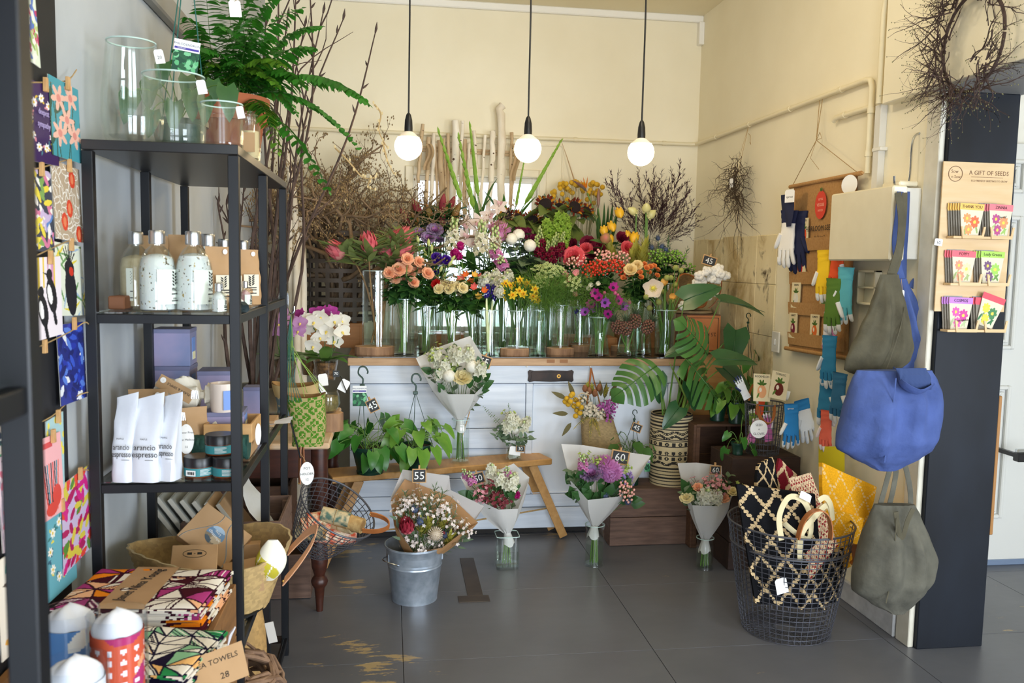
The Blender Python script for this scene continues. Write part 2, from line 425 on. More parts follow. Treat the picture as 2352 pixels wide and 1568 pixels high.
def stains(m,col,sc,th,wd,stretch):
 nt=m.node_tree;N=nt.nodes;L=nt.links;b=N['Principled BSDF'];prev=b.inputs['Base Color'].links[0].from_socket
 tc=N.new('ShaderNodeTexCoord');mp=N.new('ShaderNodeMapping');mp.inputs['Scale'].default_value=stretch;L.new(tc.outputs['Object'],mp.inputs[0])
 n=N.new('ShaderNodeTexNoise');n.inputs['Scale'].default_value=sc;n.inputs['Detail'].default_value=9;n.inputs['Roughness'].default_value=.66;n.inputs['Distortion'].default_value=.6;L.new(mp.outputs[0],n.inputs[0])
 r=N.new('ShaderNodeMapRange');r.inputs[1].default_value=th;r.inputs[2].default_value=th+wd;L.new(n.outputs[0],r.inputs[0])
 x=N.new('ShaderNodeMix');x.data_type='RGBA';L.new(r.outputs[0],x.inputs[0]);L.new(prev,x.inputs[6]);x.inputs[7].default_value=(*srgb(col),1);L.new(x.outputs[2],b.inputs['Base Color'])
stains(ST,'#b59a66',3.0,.50,.14,(1,1.3,.8));stains(ST,'#54442f',3.8,.575,.07,(1,1.2,.6))
ty0=pX(1788,560,XR).y;zt=pX(1612,546,XR).z
ncol,nrow=5,4;cw=(YB-.02-ty0)/ncol;rh=(zt-.55)/nrow
for j in range(nrow):
 for i in range(ncol):
  r_=random.Random(i*31+j)
  o=MB().box(XR-.007-r_.random()*.0015,ty0+i*cw+.0008,.55+j*rh+.0008,XR,ty0+(i+1)*cw-.0008-(.06*r_.random()if i==0 and 0 else 0),.55+(j+1)*rh-.0008-(r_.random()*.02 if j==nrow-1 else 0),.003).obj('stone_block',ST,WR,smooth=False)
def pipe(name,label,pts,r,m,cat='pipe',clips=()):
 t=T(name,label,cat,pts[0])
 MB().tube(smoothpts(pts,1)if len(pts)<3 else pts,r,10).obj('tube',m,t)
 for p,d in clips:
  x=align(d,p);MB().lathe([(r*1.25,-.012),(r*1.25,.012)],10,x).obj('clip',m,t)
 return t
zp=2.287;ye=pX(2002,190,XR-.02).y
k=[Vector((XL+.02,YB-.019,zp)),Vector((XR-.06,YB-.019,zp)),Vector((XR-.026,YB-.034,zp)),Vector((XR-.018,YB-.07,zp)),Vector((XR-.018,ye+.05,zp)),Vector((XR-.018,ye+.012,zp-.008)),Vector((XR-.018,ye,zp-.035)),Vector((XR-.018,ye-.002,zp-.40))]
pipe('conduit_pipe','long cream painted conduit running round the back corner at head height',k,.0125,PIPEP,clips=[((q,YB-.019,zp),(1,0,0))for q in(-.3,.5,1.2,1.8)]+[((XR-.018,q,zp),(0,1,0))for q in(5.2,4.7,4.2,3.7)]+[((XR-.018,ye-.002,q),(0,0,1))for q in(2.15,1.97)])
p1,p2=pX(1915,272,XR-.02),pX(2000,246,XR-.02)
pipe('conduit_stub','short open-ended cream pipe stub below the long conduit on right wall',[p1+Vector((0,.0,-.012)),p1+Vector((0,-.02,0)),(p1+p2)/2,p2],.0125,PIPEP,clips=[((p1+p2)/2 and tuple((p1*.7+p2*.3)),(0,1,0))])
q=pX(2022,250,XR-.02)
t=T('cable_trunking','square white cable trunking dropping down onto the meter box','trunking',(XR-.02,q.y,1.83))
MB().box(XR-.03,q.y-.022,1.80,XR,q.y+.022,2.16,.002).obj('trunk',mat('white_trunking','#d9d6cd',.4),t,smooth=False)
MB().box(XR-.034,q.y-.04,1.97,XR,q.y+.024,1.985,.002).obj('clip',WHITEP,t,smooth=False)
ph=pX(2025,60,1.985)
pipe('bent_conduit','cream conduit bent over the top corner of the boxed header',[Vector((2.0,ph.y+.012,2.16)),Vector((2.0,ph.y+.012,2.52)),Vector((2.0,ph.y,2.58)),Vector((2.0,ph.y-.05,2.612)),Vector((2.0,ph.y-.14,2.622)),Vector((2.0,1.5,2.622))],.013,PIPEP)
# library of shapes
# materials shared by plants and props
LEAF=mat('leaf_green','#3d6b2c',.45,col2='#557f35',nscale=14,translucent=.22)
LEAFD=mat('leaf_dark_green','#2c5426',.42,col2='#3f6a32',nscale=14,translucent=.18)
LEAFY=mat('leaf_yellow_green','#7d9a3a',.45,col2='#93ab4b',nscale=14,translucent=.25)
LEAFG=mat('leaf_grey_green','#6d8064',.6,col2='#56704f',nscale=14,translucent=.2)
LEAFO=mat('leaf_olive','#66763a',.5,col2='#77843f',nscale=14,translucent=.2)
STEM=mat('stem_green','#6a8f3a',.5,col2='#557a30',nscale=20)
STEMD=mat('stem_dark','#3e5a28',.5,col2='#4f6c30',nscale=20)
BROWN=mat('stem_brown','#7a5632',.7,col2='#93703f',nscale=20)
BARK=mat('dark_bark','#3a2a22',.8,col2='#55423a',nscale=30,bump=.4,bscale=120)
TWIG=mat('pale_twig','#8a7256',.8,col2='#6c563f',nscale=25,bump=.3,bscale=150)
TWINE=mat('jute_twine','#b79a6a',.9,col2='#9a7d50',nscale=90)
KRAFT=mat('kraft_paper','#b8946c',.75,col2='#ac885f',nscale=12,bump=.1,bscale=90)
WRAP=mat('white_wrapping_paper','#eceae6',.55,translucent=.35,bump=.25,bscale=9,dist=.01)
WRAPG=mat('tracing_wrapping_paper','#e4e0e0',.5,translucent=.5,bump=.2,bscale=8,dist=.01)
WRAPK=mat('brown_wrapping_paper','#b98d60',.7,translucent=.25,bump=.25,bscale=9,dist=.01)
GLASS=glassmat('clear_glass',(.975,.99,.984));GLASSG=glassmat('greenish_glass',(.94,.985,.965))
WATER=glassmat('vase_water',(.93,.965,.92),1,1.2)
ORD=('leftmost','second from left','third from left','fourth from left','fifth from left','sixth from left','seventh from left','eighth from left','ninth from left','tenth from left','eleventh from left','twelfth from left','thirteenth from left','fourteenth from left','fifteenth from left','sixteenth from left','seventeenth from left','eighteenth from left','nineteenth from left','twentieth from left')
def ordn(i,n):return 'rightmost' if i==n-1 else ORD[i]
def kid(t,nm):return[c for c in t.children if c.name.startswith(nm)][0]
CHALKB=mat('chalk_board_face','#2a2c2e',.7,col2='#3a3c3d',nscale=30)
CHALKW=mat('chalk_white','#f2f2ee',.8)
PINE=mat('pale_pine','#caa06a',.6,col2='#b88a55',nscale=6,stretch=(1,8,8))
OLDW=mat('old_crate_wood','#6b4a34',.75,col2='#4c3324',nscale=7,stretch=(1.2,9,9),bump=.3,bscale=50)
OLDW2=mat('old_grey_brown_wood','#74594a',.75,col2='#533e34',nscale=7,stretch=(1.2,9,9),bump=.3,bscale=50)
LEATHER=mat('tan_leather','#b06a36',.5,col2='#9a5a2c',nscale=25)
LEATHP=mat('pale_leather','#cf9a75',.5,col2='#c18c66',nscale=25)
WIRE=mat('dark_grey_wire','#5b5c64',.45,.5)
STEEL=mat('chrome_steel','#c9ccd0',.18,1)
GALV=mat('galvanised_steel','#bcc6d2',.36,.6,col2='#9fabb8',nscale=26,namt=1.3,detail=6)
ALU=mat('brushed_aluminium','#c3c5c8',.3,1)
PAPERW=mat('white_card','#f0eeea',.6)
INK=mat('black_ink','#1b1a1a',.7)
POTG=mat('dark_green_plastic','#123a2a',.35)
BLACKP=mat('black_plastic','#131315',.35)
TERRA=mat('terracotta','#b9673f',.8,col2='#a4552f',nscale=9,bump=.15,bscale=60)
JUTE=mat('jute_cloth','#b08a58',.9,col2='#9c7747',nscale=70,bump=.5,bscale=260)
SOIL=mat('potting_soil','#2b1f17',.95,bump=.6,bscale=80,dist=.01)
# leaves
def lw(t,k):
 if k=='lance':return max(0,math.sin(PI*min(1,t**.75)))**.9
 if k=='ovate':return max(0,math.sin(PI*t**.6))**.8
 if k=='heart':return(max(0,1-t)**.62)*(1 if t>.16 else(.62+.38*math.sin(t/.16*PI/2)))
 if k=='strap':return min(1,t*6+.35)*min(1,(1-t)*3.2+.0)**.8
 if k=='blade':return min(1,t*3+.3)*(1-t)**.7
 return math.sin(PI*t)
def leaf(mb,M,L,Wd,kind='lance',droop=.3,fold=.25,nu=2,nv=5,mi=0,col=None,wave=0):
 """blade along local +Y from the origin, face up +Z"""
 def f(u,v):
  s=(u-.5)*2;w=Wd/2*lw(v,kind)
  a=droop*v
  aa=max(abs(a),1e-4);y=L*math.sin(aa)/aa*v;z=math.copysign(L*v*(1-math.cos(aa))/aa,-a)
  if kind=='heart' and v<.16:y-=L*.14*abs(s)*(1-v/.16)
  return M@Vector((s*w,y,z+abs(s)*w*fold+wave*Wd*math.sin(v*9+s*2)))
 mb.grid(f,nu,nv,mi,col);return mb
_LM={}
def leafmesh(kind,L,Wd,m,droop=.4,fold=.25,nv=5,nu=2,wave=0):
 key=(kind,L,Wd,m.name,droop,fold)
 if key not in _LM:
  mb=MB();leaf(mb,Matrix.Identity(4),L,Wd,kind,droop,fold,nu,nv,wave=wave);_LM[key]=mb.mesh('leaf',m)
 return _LM[key]
def leafM(p,d,roll=0,up=(0,0,1)):
 d=Vector(d).normalized();u=Vector(up);x=d.cross(u)
 x=x.normalized()if x.length>1e-3 else Vector((1,0,0));z=x.cross(d)
 return mx_from(x,d,z,p)@RY(roll)
# blossoms: each builds around the origin, facing +Z
def petal(mb,M,L,Wd,cup=.6,kind='ovate',nu=2,nv=3,mi=0,col=None,curl=0):
 def f(u,v):
  s=(u-.5)*2;w=Wd/2*(lw(.08+.86*v,'ovate')if kind=='ovate' else lw(v,kind))
  a=cup*v;return M@Vector((s*w,L*v*math.cos(a*.7),L*v*math.sin(a)*.8-curl*L*v**3+abs(s)**2*w*.35))
 mb.grid(f,nu,nv,mi,col)
def b_rose(r,seed=0,layers=((3,.25,1.45),(5,.5,1.15),(6,.8,.8),(6,1.0,.42))):
 mb=MB();rg=random.Random(seed)
 for n,k,tilt in layers:
  for i in range(n):
   a=2*PI*(i+.5*rg.random())/n+k*3
   M=TR(0,0,-.35*r*(1-0))@RZ(a)@TR(0,r*.10*k,0)@RX(tilt)
   W_=r*(.75+.75*k)
   def f(u,v,M=M,k=k,W_=W_):
    s=(u-.5)*2;w=W_/2*(.45+.55*math.sin(min(1,v*1.15)*PI*.62))
    L=r*(.85+.25*k);bend=.5*v*v*(k>.7)
    return M@Vector((s*w*(1-.12*v),L*v,-bend*L*.45+(s*s)*w*(.55-.2*k)))
   mb.grid(f,3,3)
 mb.ball((0,0,-.25*r),r*.3,6,4)
 return mb
def b_daffodil(r,seed=0):
 mb=MB()
 for i in range(6):petal(mb,RZ(i*PI/3)@TR(0,r*.12,0),r*.9,r*.62,.25,mi=0)
 mb.lathe([(r*.16,0),(r*.24,r*.25),(r*.34,r*.5),(r*.28,r*.46),(r*.12,r*.1)],9,mi=1,cap=False)
 mb.lathe([(r*.05,-r*.5),(r*.12,-r*.1),(r*.18,0)],6,mi=2)
 return mb
def b_open(r,n=6,cup=.5,wd=1.0,centre=.22,seed=0,ring=0):
 mb=MB();rg=random.Random(seed)
 for i in range(n):
  petal(mb,RZ(2*PI*i/n+rg.uniform(-.1,.1))@RX(rg.uniform(-.1,.15))@TR(0,0,.02*r*(i%2)),r*rg.uniform(.92,1.05),r*wd*rg.uniform(.9,1.1),cup,nu=3,nv=4)
 if centre:mb.ball((0,0,r*centre*.4),r*centre,8,5,mi=1)
 if ring:
  for k in range(ring):
   a=2*PI*k/ring;q=Vector((math.cos(a),math.sin(a),.35))
   mb.tube([q*r*.12,q*r*.36],r*.03,3,mi=1)
 return mb
def b_pom(r,n=70,spike=.35,wd=.28,mi=0,low=-.35,seed=0):
 mb=MB();rg=random.Random(seed);mb.ball((0,0,0),r*.72,8,6,mi=mi)
 for i in range(n):
  z=1-(1-low)*(i+.5)/n;a=i*2.39996;q=math.sqrt(max(0,1-z*z));d=Vector((q*math.cos(a),q*math.sin(a),z))
  petal(mb,leafM(d*r*.6,d+Vector((0,0,.25)),0,up=d.orthogonal()),r*spike*1.2*rg.uniform(.85,1.1),r*wd,.35,'lance',2,2,mi)
 return mb
def b_ball(r,amp=.06):
 mb=MB();n,m=12,8
 def f(u,v):
  a,b=2*PI*u,PI*v;q=r*(1+amp*math.sin(a*6)*math.sin(b*7))
  return(q*math.sin(b)*math.cos(a),q*math.sin(b)*math.sin(a),-q*math.cos(b))
 mb.grid(f,n*2,m*2,closeu=True);return mb
def b_protea(r,seed=0):
 mb=MB();rg=random.Random(seed)
 for ring,(n,h,rr,tl)in enumerate(((7,1.9,.30,1.5),(8,2.3,.55,1.46),(9,2.1,.72,1.38),(9,1.5,.78,1.25),(9,.95,.72,1.05))):
  for i in range(n):
   a=2*PI*(i+.5*(ring%2))/n
   M=RZ(a)@TR(0,r*rr*.55,-r*.9)@RX(tl)
   L=r*h;wd=r*.62
   def f(u,v,M=M,L=L,wd=wd,rr=rr):
    s=(u-.5)*2;w=wd/2*(.6+.4*math.sin(PI*v))*(1 if v<.7 else max(.12,1-(v-.7)/.32))
    return M@Vector((s*w,L*v,-math.sin(PI*v*.9)*r*.42*rr+.25*L*.25*v*v+s*s*w*.4))
   mb.grid(f,2,5,mi=0 if ring<3 else(0 if ring==3 else 1))
 mb.ball((0,0,-.2*r),r*.5,8,5,sz=1.6);return mb
def b_bud(r,h,tip=.15,n=8,mi=0):
 mb=MB();mb.lathe([(r*.3,0),(r*.8,h*.2),(r,h*.45),(r*.75,h*.75),(r*tip,h)],n,mi=mi);return mb
def b_lilybud(r,h):
 mb=MB()
 def f(u,v):
  a=2*PI*u;q=r*math.sin(PI*(.06+.9*v**.8))**.75*(1+.12*math.cos(3*a));return(q*math.cos(a),q*math.sin(a),h*v)
 mb.grid(f,12,7,closeu=True);return mb
def b_spike(r,h,n,fl=.35,seed=0,taper=.5,mi2=1,budtop=.35):
 """florets up an axis: open ones low (material 0), green-white buds on top (material 1)"""
 mb=MB();rg=random.Random(seed)
 mb.tube([(0,0,0),(0,0,h)],r*.09,5,mi=2)
 for i in range(n):
  t=(i+.5)/n;a=i*2.39996;z=h*t;q=r*(1-taper*t)
  c=Vector((math.cos(a)*q*.62,math.sin(a)*q*.62,z))
  if t<1-budtop:
   M=align((math.cos(a),math.sin(a),.5),c,rg.random()*3)
   for k in range(5):petal(mb,M@RZ(2*PI*k/5)@TR(0,0,0),r*fl*1.3,r*fl*1.15,.5,nu=2,nv=2,mi=0)
   for k in range(3):petal(mb,M@RZ(2*PI*k/3+.4)@TR(0,0,r*.08)@RX(.7),r*fl*.8,r*fl*.8,.5,nu=2,nv=2,mi=0)
  else:mb.ball(c*1.0,r*fl*.5,6,4,mi=mi2,sz=1.3)
 return mb
def b_berries(r,n,br,seed=0,low=.0):
 mb=MB();rg=random.Random(seed)
 for i in range(n):
  z=low+(1-low)*(1-(i+.5)/n);a=i*2.39996;q=math.sqrt(max(0,1-z*z))
  p=Vector((q*math.cos(a),q*math.sin(a),z*.75))*r*rg.uniform(.75,1.05)
  mb.tube([Vector((0,0,-r*.5)),p*.5+Vector((0,0,-r*.1)),p],br*.16,3,mi=1)
  mb.ball(p,br*rg.uniform(.85,1.1),7,5,mi=0,sz=1.2)
 return mb
def b_umbel(r,n,dot,dome=.5,seed=0):
 mb=MB();rg=random.Random(seed)
 nu=max(7,n//9)
 for i in range(nu):
  t=math.sqrt((i+.5)/nu);a=i*2.39996;p=Vector((r*t*math.cos(a),r*t*math.sin(a),r*dome*(1-t*t)))
  mb.tube([(0,0,-r*.6),p*.6+Vector((0,0,-r*.15)),p-Vector((0,0,.001))],r*.015,3,mi=1,cap=False)
  for k in range(n//nu):
   b=k*2.39996;s=r*.22*math.sqrt((k+.4)/(n//nu));q=p+Vector((s*math.cos(b),s*math.sin(b),rg.uniform(-.02,.04)*r))
   mb.ball(q,dot*rg.uniform(.7,1.15),5,3,mi=0,sz=.8)
 return mb
def b_kale(r,seed=0):
 mb=MB();rg=random.Random(seed)
 for n,k,tl in((4,.35,1.3),(6,.6,1.0),(8,.85,.7),(9,1.05,.35)):
  for i in range(n):
   a=2*PI*(i+rg.random()*.4)/n;M=RZ(a)@TR(0,r*.06,0)@RX(tl)
   def f(u,v,M=M,k=k):
    s=(u-.5)*2;w=r*.5*k*(.3+.7*v**.6);fr=.10*r*math.sin(s*11+k*5)*v**2
    return M@Vector((s*w,r*k*v*(1-.2*s*s),fr+s*s*r*.2*k))
   mb.grid(f,8,3,mi=0 if k<.8 else 1)
 return mb
def b_sunflower(r,seed=0):
 mb=MB();rg=random.Random(seed)
 mb.lathe([(.001,r*.10),(r*.3,r*.13),(r*.5,r*.06),(r*.55,-.05*r),(r*.3,-r*.3),(r*.1,-r*.42)],14,mi=1)
 for i in range(22):
  a=2*PI*i/22+rg.uniform(-.1,.1)
  petal(mb,RZ(a)@TR(0,r*.46,rg.uniform(-.03,.05)*r)@RX(rg.uniform(-.1,1.1)),r*rg.uniform(.35,.6),r*.2,rg.uniform(-.3,.8),'lance',2,3,mi=0 if rg.random()<.6 else 3)
 for i in range(14):
  a=2*PI*i/14;petal(mb,RZ(a)@TR(0,r*.42,-.12*r)@RX(rg.uniform(-.6,.1)),r*.5,r*.25,.4,'lance',2,2,mi=2)
 return mb
def b_cymb(r,seed=0):
 mb=MB()
 for i,a in enumerate((0,1.18,-1.18,2.3,-2.3)):
  petal(mb,RZ(a)@TR(0,0,.03*r*(i%2)),r*(1 if i else.95),r*.62,-.15+.12*(i%2),nu=2,nv=4,mi=0)
 M=RZ(PI)@TR(0,0,.02*r)
 def f(u,v):
  s=(u-.5)*2;w=r*.26*(.5+.7*math.sin(PI*.8*v));return M@Vector((s*w,r*.1+r*.38*v,r*.36*math.sin(PI*v*.75)+s*s*w*.9))
 mb.grid(f,4,4,mi=1);mb.tube([(0,0,.02*r),(0,-.08*r,.22*r),(0,-.16*r,.36*r)],[r*.09,r*.08,r*.06],6,mi=0)
 return mb
def b_phal(r,seed=0):
 mb=MB()
 for a,L,w in((0,.95,.62),(2.2,.95,.6),(-2.2,.95,.6)):petal(mb,RZ(a),r*L,r*w,.05,nu=2,nv=3,mi=0)
 for a in(1.35,-1.35):petal(mb,RZ(a)@TR(0,0,.06*r),r*1.0,r*1.25,.12,nu=3,nv=4,mi=0)
 mb.ball((0,-.1*r,.14*r),r*.16,6,4,mi=1);petal(mb,RZ(PI)@TR(0,.05*r,.1*r),r*.4,r*.22,.9,mi=1);return mb
def b_snap(r,h,n,seed=0):return b_spike(r,h,n,.42,seed,.55,1,.3)
def fluff(r,seed=0):
 mb=MB();rg=random.Random(seed)
 for i in range(5):
  a=2*PI*i/5+rg.random()*.6;c=Vector((math.cos(a)*r*.5,math.sin(a)*r*.5,rg.uniform(-.2,.2)*r))
  mb.ball(c,r*.58,7,5)
 mb.ball((0,0,r*.3),r*.55,7,5)
 for k in range(5):petal(mb,RZ(k*1.256)@TR(0,0,-r*.5),r*.9,r*.4,.6,mi=1)
 return mb
_BM={}
def bm_cached(key,fn,mats):
 if key not in _BM:_BM[key]=fn().mesh('bloom',mats)
 return _BM[key]
def petalmat(name,c1,c2=None,tl=.3,rough=.6):return mat(name,c1,rough,col2=c2,nscale=30,translucent=tl,spec=.25)
SHAKE=random.Random(11)
def flower(name,label,cat,base,head,face,bloom,group=None,stem_m=STEM,sr=.0022,via=None,leaves=(),roll=None,bname='bloom',bscale=1.0,srt=None):
 """one cut flower: an Empty at the cut end, parts stem, bloom and leaves. leaves: (t, mesh, n, size, lift)"""
 base,head,face=Vector(base),Vector(head),Vector(face).normalized()
 t=T(name,label,cat,base,0,group)
 mid=Vector(via)if via is not None else(base*.45+head*.55+Vector((0,0,.03)))
 pts=bez(base,mid,head-face*.012,head,9)if False else bez(base,mid,head-face*.002,n=8)
 MB().tube(pts,[sr*(1.15-.35*i/8)for i in range(9)]if srt is None else srt,5).obj('stem',stem_m,t)
 M=align(face,head,SHAKE.uniform(0,6.28)if roll is None else roll)@Matrix.Scale(bscale,4)
 link(bloom,bname,t,M=None).matrix_basis=M
 for lt,me,n,sz,lift in leaves:
  for k in range(n):
   tt=min(.98,max(.1,lt+SHAKE.uniform(-.12,.12)));i=min(7,int(tt*8));p=pts[i].lerp(pts[i+1],tt*8-i)
   a=SHAKE.uniform(0,6.28);d=Vector((math.cos(a),math.sin(a)*.8,lift+SHAKE.uniform(-.2,.2)))
   lo=link(me,'leaf',t);lo.matrix_basis=leafM(p,d,SHAKE.uniform(-.5,.5))@Matrix.Scale(sz*SHAKE.uniform(.8,1.15),4)
 return t
def vase(label,base,r,h,prof=None,water=.5,m=None,name='glass_vase',sq=None,n=24,group=None,foot=.012):
 t=T(name,label,'vase',base,0,group);m=m or GLASS
 P=prof or[(1,0),(1,1)]
 M=TR(base)
 def rad(z):
  for(ra,za),(rb,zb)in zip(P,P[1:]):
   if za<=z<=zb:return r*(ra+(rb-ra)*(z-za)/max(zb-za,1e-6))
  return r*P[-1][0]
 zs=sorted(set([z for _,z in P]+[i/8 for i in range(9)]))
 out=[(r*.02,.0)]+[(rad(0)*.94,.0)]+[(rad(z),max(z*h,.003))for z in zs]
 inn=[(rad(z)-.0032,z*h)for z in reversed(zs)if z*h>foot]+[(rad(0)-.006,foot),(r*.02,foot)]
 MB().lathe(out+[(rad(1)-.0016,h+.0012)]+inn,n,M,cap=False,sq=sq).obj('body',m,t)
 MB().lathe([(rad(1)-.003,h-.0015),(rad(1)+.0004,h-.0015),(rad(1)+.0004,h+.0018),(rad(1)-.003,h+.0018),(rad(1)-.003,h-.0015)],n,M,cap=False,sq=sq).obj('rim',mat('glass_edge','#b9d0c8',.1,spec=.8),t)
 if water:
  wz=[foot+.002]+[z*h for z in zs if foot<z*h<water*h]+[water*h]
  MB().lathe([(rad(z/h)-.0042,z)for z in wz],n,M,sq=sq).obj('water',WATER,t)
 return t
def chalk_sign(label,c,w,h,nrm,num,rot=0,stake=None,name='chalk_sign',m=None,group=None,peg=True,stake_m=None):
 n=Vector(nrm).normalized();x=Vector((0,0,1)).cross(n).normalized();y=n.cross(x)
 M=mx_from(x,y,n,c)@RZ(rot)
 t=T(name,label,'price sign',c,0,group)
 MB().box(-w/2+.003,-h/2+.003,0,w/2-.003,h/2-.003,.003,M=M).obj('board',CHALKB,t,smooth=False)
 fb=MB();b=w*.07
 for q in((-w/2,-h/2,w/2,-h/2+b),(-w/2,h/2-b,w/2,h/2),(-w/2,-h/2+b,-w/2+b,h/2-b),(w/2-b,-h/2+b,w/2,h/2-b)):fb.box(q[0],q[1],-.001,q[2],q[3],.005,.0006,M=M)
 fb.obj('border',PINE,t,smooth=False)
 text(num,h*.78,CHALKW,t,M@TR(0,-.02*h,.0033),'chalk_number')
 if peg:MB().box(-.004,h/2-.012,-.012,.004,h/2+.014,-.001,.001,M=M).obj('peg',PINE,t,smooth=False)
 if stake:
  MB().tube([M@Vector((0,h*.2,-.004)),Vector(stake)],.0026,5).obj('stake',stake_m or PINE,t)
 return t
def wrap_cone(label,apex,top,axis_w,name,m,mouth,rim,ang0,ang1,seed=0,flare=None,group=None):
 pass
def pouch(mb,M,w,d,h,mi=0,seed=0,crimp=.12,tip=.02,lean=0,rough=.0012,slant=0):
 """stand-up paper bag: box foot that pinches to a flat top seam"""
 rg=random.Random(seed);n=20;rows=14;jit=[rg.uniform(0,6.28)for _ in range(6)]
 def f(u,v):
  a=2*PI*u;c,s=math.cos(a),math.sin(a);e=(abs(c)**6+abs(s)**6)**(-1/6)
  k=max(0,min(1,(v-.28)/(1-.28-crimp)));hx=w/2*(1-.06*(1-k))+.0;hy=d/2*(1-k)**.9+tip*d/2
  x,y=c*e*hx,s*e*hy;gus=(1-abs(y)/max(hy,1e-4))*abs(c)**2*d*.18*(1-k)*(v>.2)
  x-=math.copysign(gus*.5,x)
  y+=rough*(math.sin(x*90+jit[0]+v*7)+math.sin(v*23+jit[1]+x*40));x+=rough*math.sin(v*19+jit[2])
  return M@Vector((x,y+lean*v*v*h,v*h+slant*x*v*v))
 mb.grid(f,n,rows,mi,closeu=True)
 base=[M@Vector((sx*w*.46,sy*d*.48,.0006))for sx,sy in((-1,-1),(-1,1),(1,1),(1,-1))];mb.add(base,[(0,1,2,3)],mi)
 return mb
def crate(label,x0,y0,z0,x1,y1,z1,m=None,nslat=2,name='wooden_crate',open_side=None,t=.012,group=None,M=None,top=False,posts=True,labelcat='crate',seed=0):
 """box of separate slats; open_side: which face is left open ('top','front','right')"""
 m=m or OLDW;M=M or Matrix.Identity(4);rg=random.Random(seed)
 root=T(name,label,labelcat,M@Vector(((x0+x1)/2,(y0+y1)/2,z0)),0,group)
 def s(*q,nm='slat'):
  j=rg.uniform(-.0015,.0015);MB().box(*q,.0018,M=M@TR(0,0,j*.3)).obj(nm,m,root,smooth=False)
 H=(z1-z0)/nslat;g=.004
 faces=[f for f in('front','back','left','right')if f!=open_side]
 for k in range(nslat):
  za,zb=z0+k*H+g/2,z0+(k+1)*H-g/2
  if 'front' in faces:s(x0,y0,za,x1,y0+t,zb)
  if 'back' in faces:s(x0,y1-t,za,x1,y1,zb)
  if 'left' in faces:s(x0,y0+t+.0005,za,x0+t,y1-t-.0005,zb)
  if 'right' in faces:s(x1-t,y0+t+.0005,za,x1,y1-t-.0005,zb)
 nb=max(2,int(round((y1-y0)/.1)));B=(y1-y0-2*t-.002)/nb
 for k in range(nb):
  ya=y0+t+.001+k*B
  s(x0+t+.0005,ya+.002,z0+.001,x1-t-.0005,ya+B-.002,z0+t)
  if top:s(x0+t+.0005,ya+.002,z1-t,x1-t-.0005,ya+B-.002,z1-.0005)
 if posts:
  for px in(x0+t,x1-t-.022):
   for py in(y0+t+.001,y1-t-.023):s(px+.0005,py,z0+t+.001,px+.022,py+.022,z1-.015,nm='corner_post')
 return root
def wire_body(root,rad,z0,z1,nv,nh,wr=.0014,M=None,m=None,bottom=True,rims=(1.0,),rimr=.004,sq=None):
 m=m or WIRE;M=M or Matrix.Identity(4);mb=MB()
 def pt(a,t):r=rad(t);return M@Vector((r*math.cos(a),r*math.sin(a),z0+(z1-z0)*t))
 for k in range(nv):
  a=2*PI*k/nv;pts=[pt(a,i/8)for i in range(9)]
  if bottom:pts=[M@Vector((rad(0)*.25*math.cos(a),rad(0)*.25*math.sin(a),z0))]+pts
  mb.tube(pts,wr,4,cap=False)
 seg=40
 for j in range(nh):
  t=j/nh;mb.tube([pt(2*PI*k/seg,t)for k in range(seg+1)],wr,4,cap=False)
 if bottom:
  for q in(.3,.55,.8):mb.tube([M@Vector((rad(0)*q*math.cos(2*PI*k/seg),rad(0)*q*math.sin(2*PI*k/seg),z0))for k in range(seg+1)],wr,4,cap=False)
 stuff(mb.obj('wire_mesh',m,root))
 for rt in rims:MB().tube([pt(2*PI*k/48,rt)for k in range(49)],rimr,8,cap=False).obj('rim',m,root)
def leather_handle(root,p0,p1,up,out,w=.028,m=None,th=.004,n=14,sag=1.0):
 """strap from p0 to p1 bulging along `up`; width along `out`"""
 p0,p1,up,out=Vector(p0),Vector(p1),Vector(up),Vector(out).normalized()
 pts=bez(p0,p0+up*1.33,p1+up*1.33,p1,n);mb=MB()
 P=[]
 for i,p in enumerate(pts):
  d=(pts[min(i+1,n)]-pts[max(0,i-1)]).normalized();nn=d.cross(out).normalized()
  P.append((p,nn))
 vs=[];fs=[]
 for p,nn in P:vs+=[p-out*w/2+nn*th/2,p+out*w/2+nn*th/2,p+out*w/2-nn*th/2,p-out*w/2-nn*th/2]
 for i in range(n):
  for k in range(4):fs.append((i*4+k,i*4+(k+1)%4,i*4+4+(k+1)%4,i*4+4+k))
 fs+=[(3,2,1,0),tuple(n*4+k for k in range(4))]
 h=mb.add(vs,fs).obj('leather_handle',m or LEATHER,root)
 for q in(0,n):
  p,nn=P[q];MB().ball(p+nn*th*.6,.004,8,4).obj('rivet',mat('brass_rivet','#c9a45a',.3,1),h)
 return h
